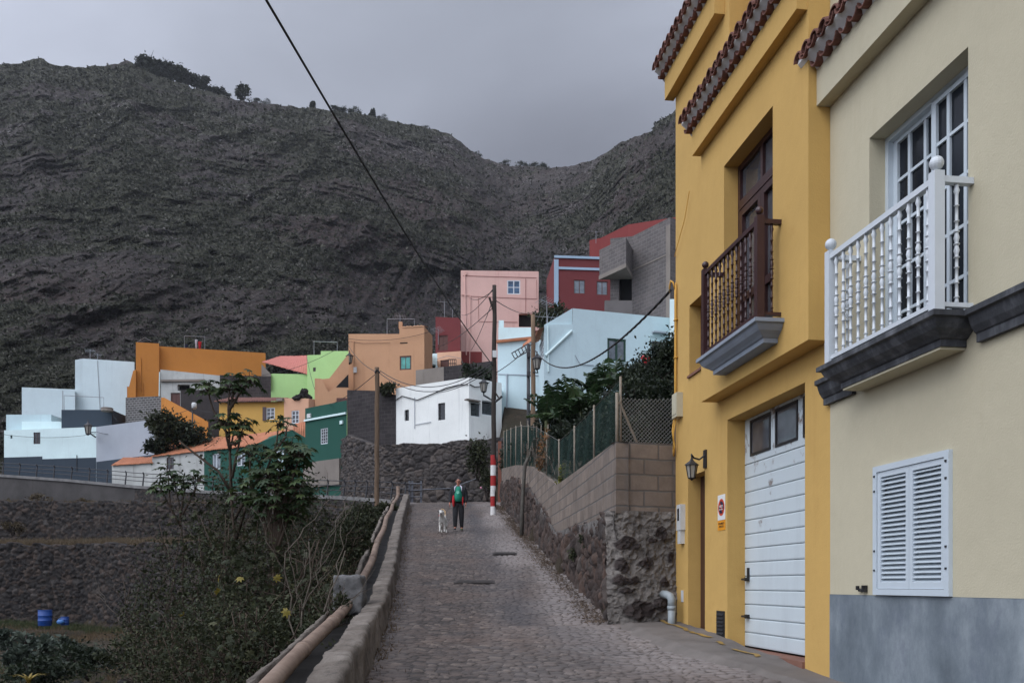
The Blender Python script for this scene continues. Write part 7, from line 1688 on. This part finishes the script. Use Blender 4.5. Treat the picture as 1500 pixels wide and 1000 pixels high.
for s in (-1,1):
    ell('jacket_panel',M_JRED,(s*.155,-.14,.98),(.048,.085,.20) if s<0 else (.028,.07,.15)); 
    q=MB(); q.tube([(o_[0]+s*.05,o_[1]-.03,o_[2]+1.51),(o_[0]+s*.11,o_[1]-.10,o_[2]+1.45),(o_[0]+s*.115,o_[1]-.155,o_[2]+1.38),(o_[0]+s*.12,o_[1]-.165,o_[2]+1.30)],[.02,.024,.016,.008],8); q.build('collar',M_JWH,man,True)
for s,sw,mt in ((-1,-.10,M_SHOE2),(1,.07,M_SHOE)):
    q=MB(); cx,cy=o_[0]+s*.11,o_[1]+sw-.04; V=[];F=[]
    sp=[(.11,.03,.02,.07),(.07,.045,.02,.10),(0,.046,.02,.09),(-.08,.05,.015,.07),(-.14,.042,.015,.055),(-.175,.02,.02,.045)]
    for y,w,z0,z1 in sp:
        for k in range(10):
            a=2*math.pi*k/10; V.append((cx+w*math.cos(a),cy+y,o_[2]+(z0+z1)/2+(z1-z0)/2*math.sin(a)))
    for i in range(len(sp)-1):
        for k in range(10): F.append((i*10+k,(i+1)*10+k,(i+1)*10+(k+1)%10,i*10+(k+1)%10))
    F.append(tuple(range(10))); F.append(tuple(range(50,60))[::-1]); q.add(V,F); sh=q.build('shoe',mt,man,True); OFF[sh.name]=OFF[man.name]
ell('nose',M_SKIN,(0,-.122,1.645),(.014,.022,.02)); ell('hair',M_HAIR,(0,.012,1.655),(.082,.088,.06))
for s in (-1,1):
    ell('ear',M_SKIN,(s*.083,-.01,1.645),(.012,.02,.03)); ell('eye',M_BLACK,(s*.03,-.108,1.662),(.016,.012,.008))
ell('mouth',paint('lips',S(120,66,60),.6),(0,-.112,1.602),(.024,.008,.006))
YD=28.9; XD=X(648.5,YD); GD=float(gy(YD))+.03
dog=thing('dog','white dog with a curled tail trotting on a leash beside the man','dog',(XD,YD,GD))
t=NT('white_fur'); sx=t.n('ShaderNodeSeparateXYZ'); t.l(t.co(),sx.inputs[0]); tl=t.fr(sx.outputs['Y'],.40,.46)
M_FUR=t.out(t.mix(tl,t.mix(t.fr(t.noise(9,5),.35,.7),S(176,172,164),S(206,204,198)),S(176,150,116)),.9,t.bump(t.noise(60,3),.4,.01),.2)
DJ={'chest':((0,-.20,.42),(.105,.13)),'mid':((.01,.05,.45),(.10,.105)),'rump':((.03,.30,.46),(.095,.10)),'neck':((-.01,-.32,.56),.075),'head':((-.015,-.42,.655),(.075,.07)),'muz':((-.018,-.51,.615),(.04,.036)),'nose':((-.018,-.56,.605),.026),
 't0':((.035,.40,.53),.032),'t1':((.05,.47,.63),.03),'t2':((.04,.50,.75),.028),'t3':((-.03,.50,.83),.026),'t4':((-.10,.48,.82),.018)}
DE=[('chest','mid'),('mid','rump'),('chest','neck'),('neck','head'),('head','muz'),('muz','nose'),('rump','t0'),('t0','t1'),('t1','t2'),('t2','t3'),('t3','t4')]
for s,n,dy in ((-1,'R',-.08),(1,'L',.06)):
    DJ[n+'sh']=((s*.07,-.22,.34),.052); DJ[n+'el']=((s*.075,-.19+dy*.3,.25),.036); DJ[n+'wr']=((s*.07,-.22+dy,.12),.024); DJ[n+'pw']=((s*.07,-.255+dy,.028),.028)
    DJ[n+'hp']=((.02+s*.075,.29,.38),.07); DJ[n+'kn']=((.02+s*.085,.21-dy*.5,.26),.045); DJ[n+'hk']=((.02+s*.08,.35-dy,.15),.025); DJ[n+'hpw']=((.02+s*.08,.31-dy,.028),.027)
    DJ[n+'ear0']=((-.015+s*.065,-.40,.70),.022); DJ[n+'ear1']=((-.015+s*.095,-.41,.665),.012)
    DE+=[('chest',n+'sh'),(n+'sh',n+'el'),(n+'el',n+'wr'),(n+'wr',n+'pw'),('rump',n+'hp'),(n+'hp',n+'kn'),(n+'kn',n+'hk'),(n+'hk',n+'hpw'),('head',n+'ear0'),(n+'ear0',n+'ear1')]
skinned('body',DJ,DE,'mid',M_FUR,dog)
def del_(name,mat,c,r):
    o_=OFF[dog.name]; q=MB(); q.sphere((o_[0]+c[0],o_[1]+c[1],o_[2]+c[2]),r,10,8); return q.build(name,mat,dog,True)
del_('nose',M_BLACK,(-.018,-.587,.612),(.02,.014,.015)); del_('ear_patch',M_BLACK,(-.11,-.41,.685),(.022,.022,.035)); del_('mouth',paint('dark_mouth',(.03,.015,.015,1),.6),(-.018,-.555,.578),(.022,.03,.012))
for s in (-1,1): del_('eye',M_BLACK,(-.016+s*.034,-.483,.672),(.012,.01,.011))
q=MB(); o_=OFF[dog.name]; q.tube([(o_[0]-.012+.078*math.cos(a),o_[1]-.31+.03*math.sin(a)*1.6,o_[2]+.56+.07*math.sin(a)) for a in np.linspace(0,2*math.pi,17)],.011,6); q.build('collar',M_JRED,dog,True)
h_=OFF[man.name]; a=np.array((h_[0]-.29,h_[1]-.12,h_[2]+.835)); b=np.array((o_[0]+.04,o_[1]-.28,o_[2]+.60)); cable('leash','thin dark leash between the hand of the man and the white dog',a,b,.08,.007,None,None,14,'leash')
# ================================================================ thin haze over the valley
hm=bpy.data.materials.new('haze_air'); hm.use_nodes=True; ht=hm.node_tree
for n_ in list(ht.nodes): ht.nodes.remove(n_)
ho=ht.nodes.new('ShaderNodeOutputMaterial'); hv=ht.nodes.new('ShaderNodeVolumePrincipled'); hv.inputs['Color'].default_value=(.86,.88,.93,1); hv.inputs['Density'].default_value=HAZE; hv.inputs['Anisotropy'].default_value=.3
ht.links.new(hv.outputs[0],ho.inputs['Volume'])
m=MB(); m.box(-2600,2600,-2600,1600,-8,640); o=m.build('haze',hm); o['kind']='stuff'
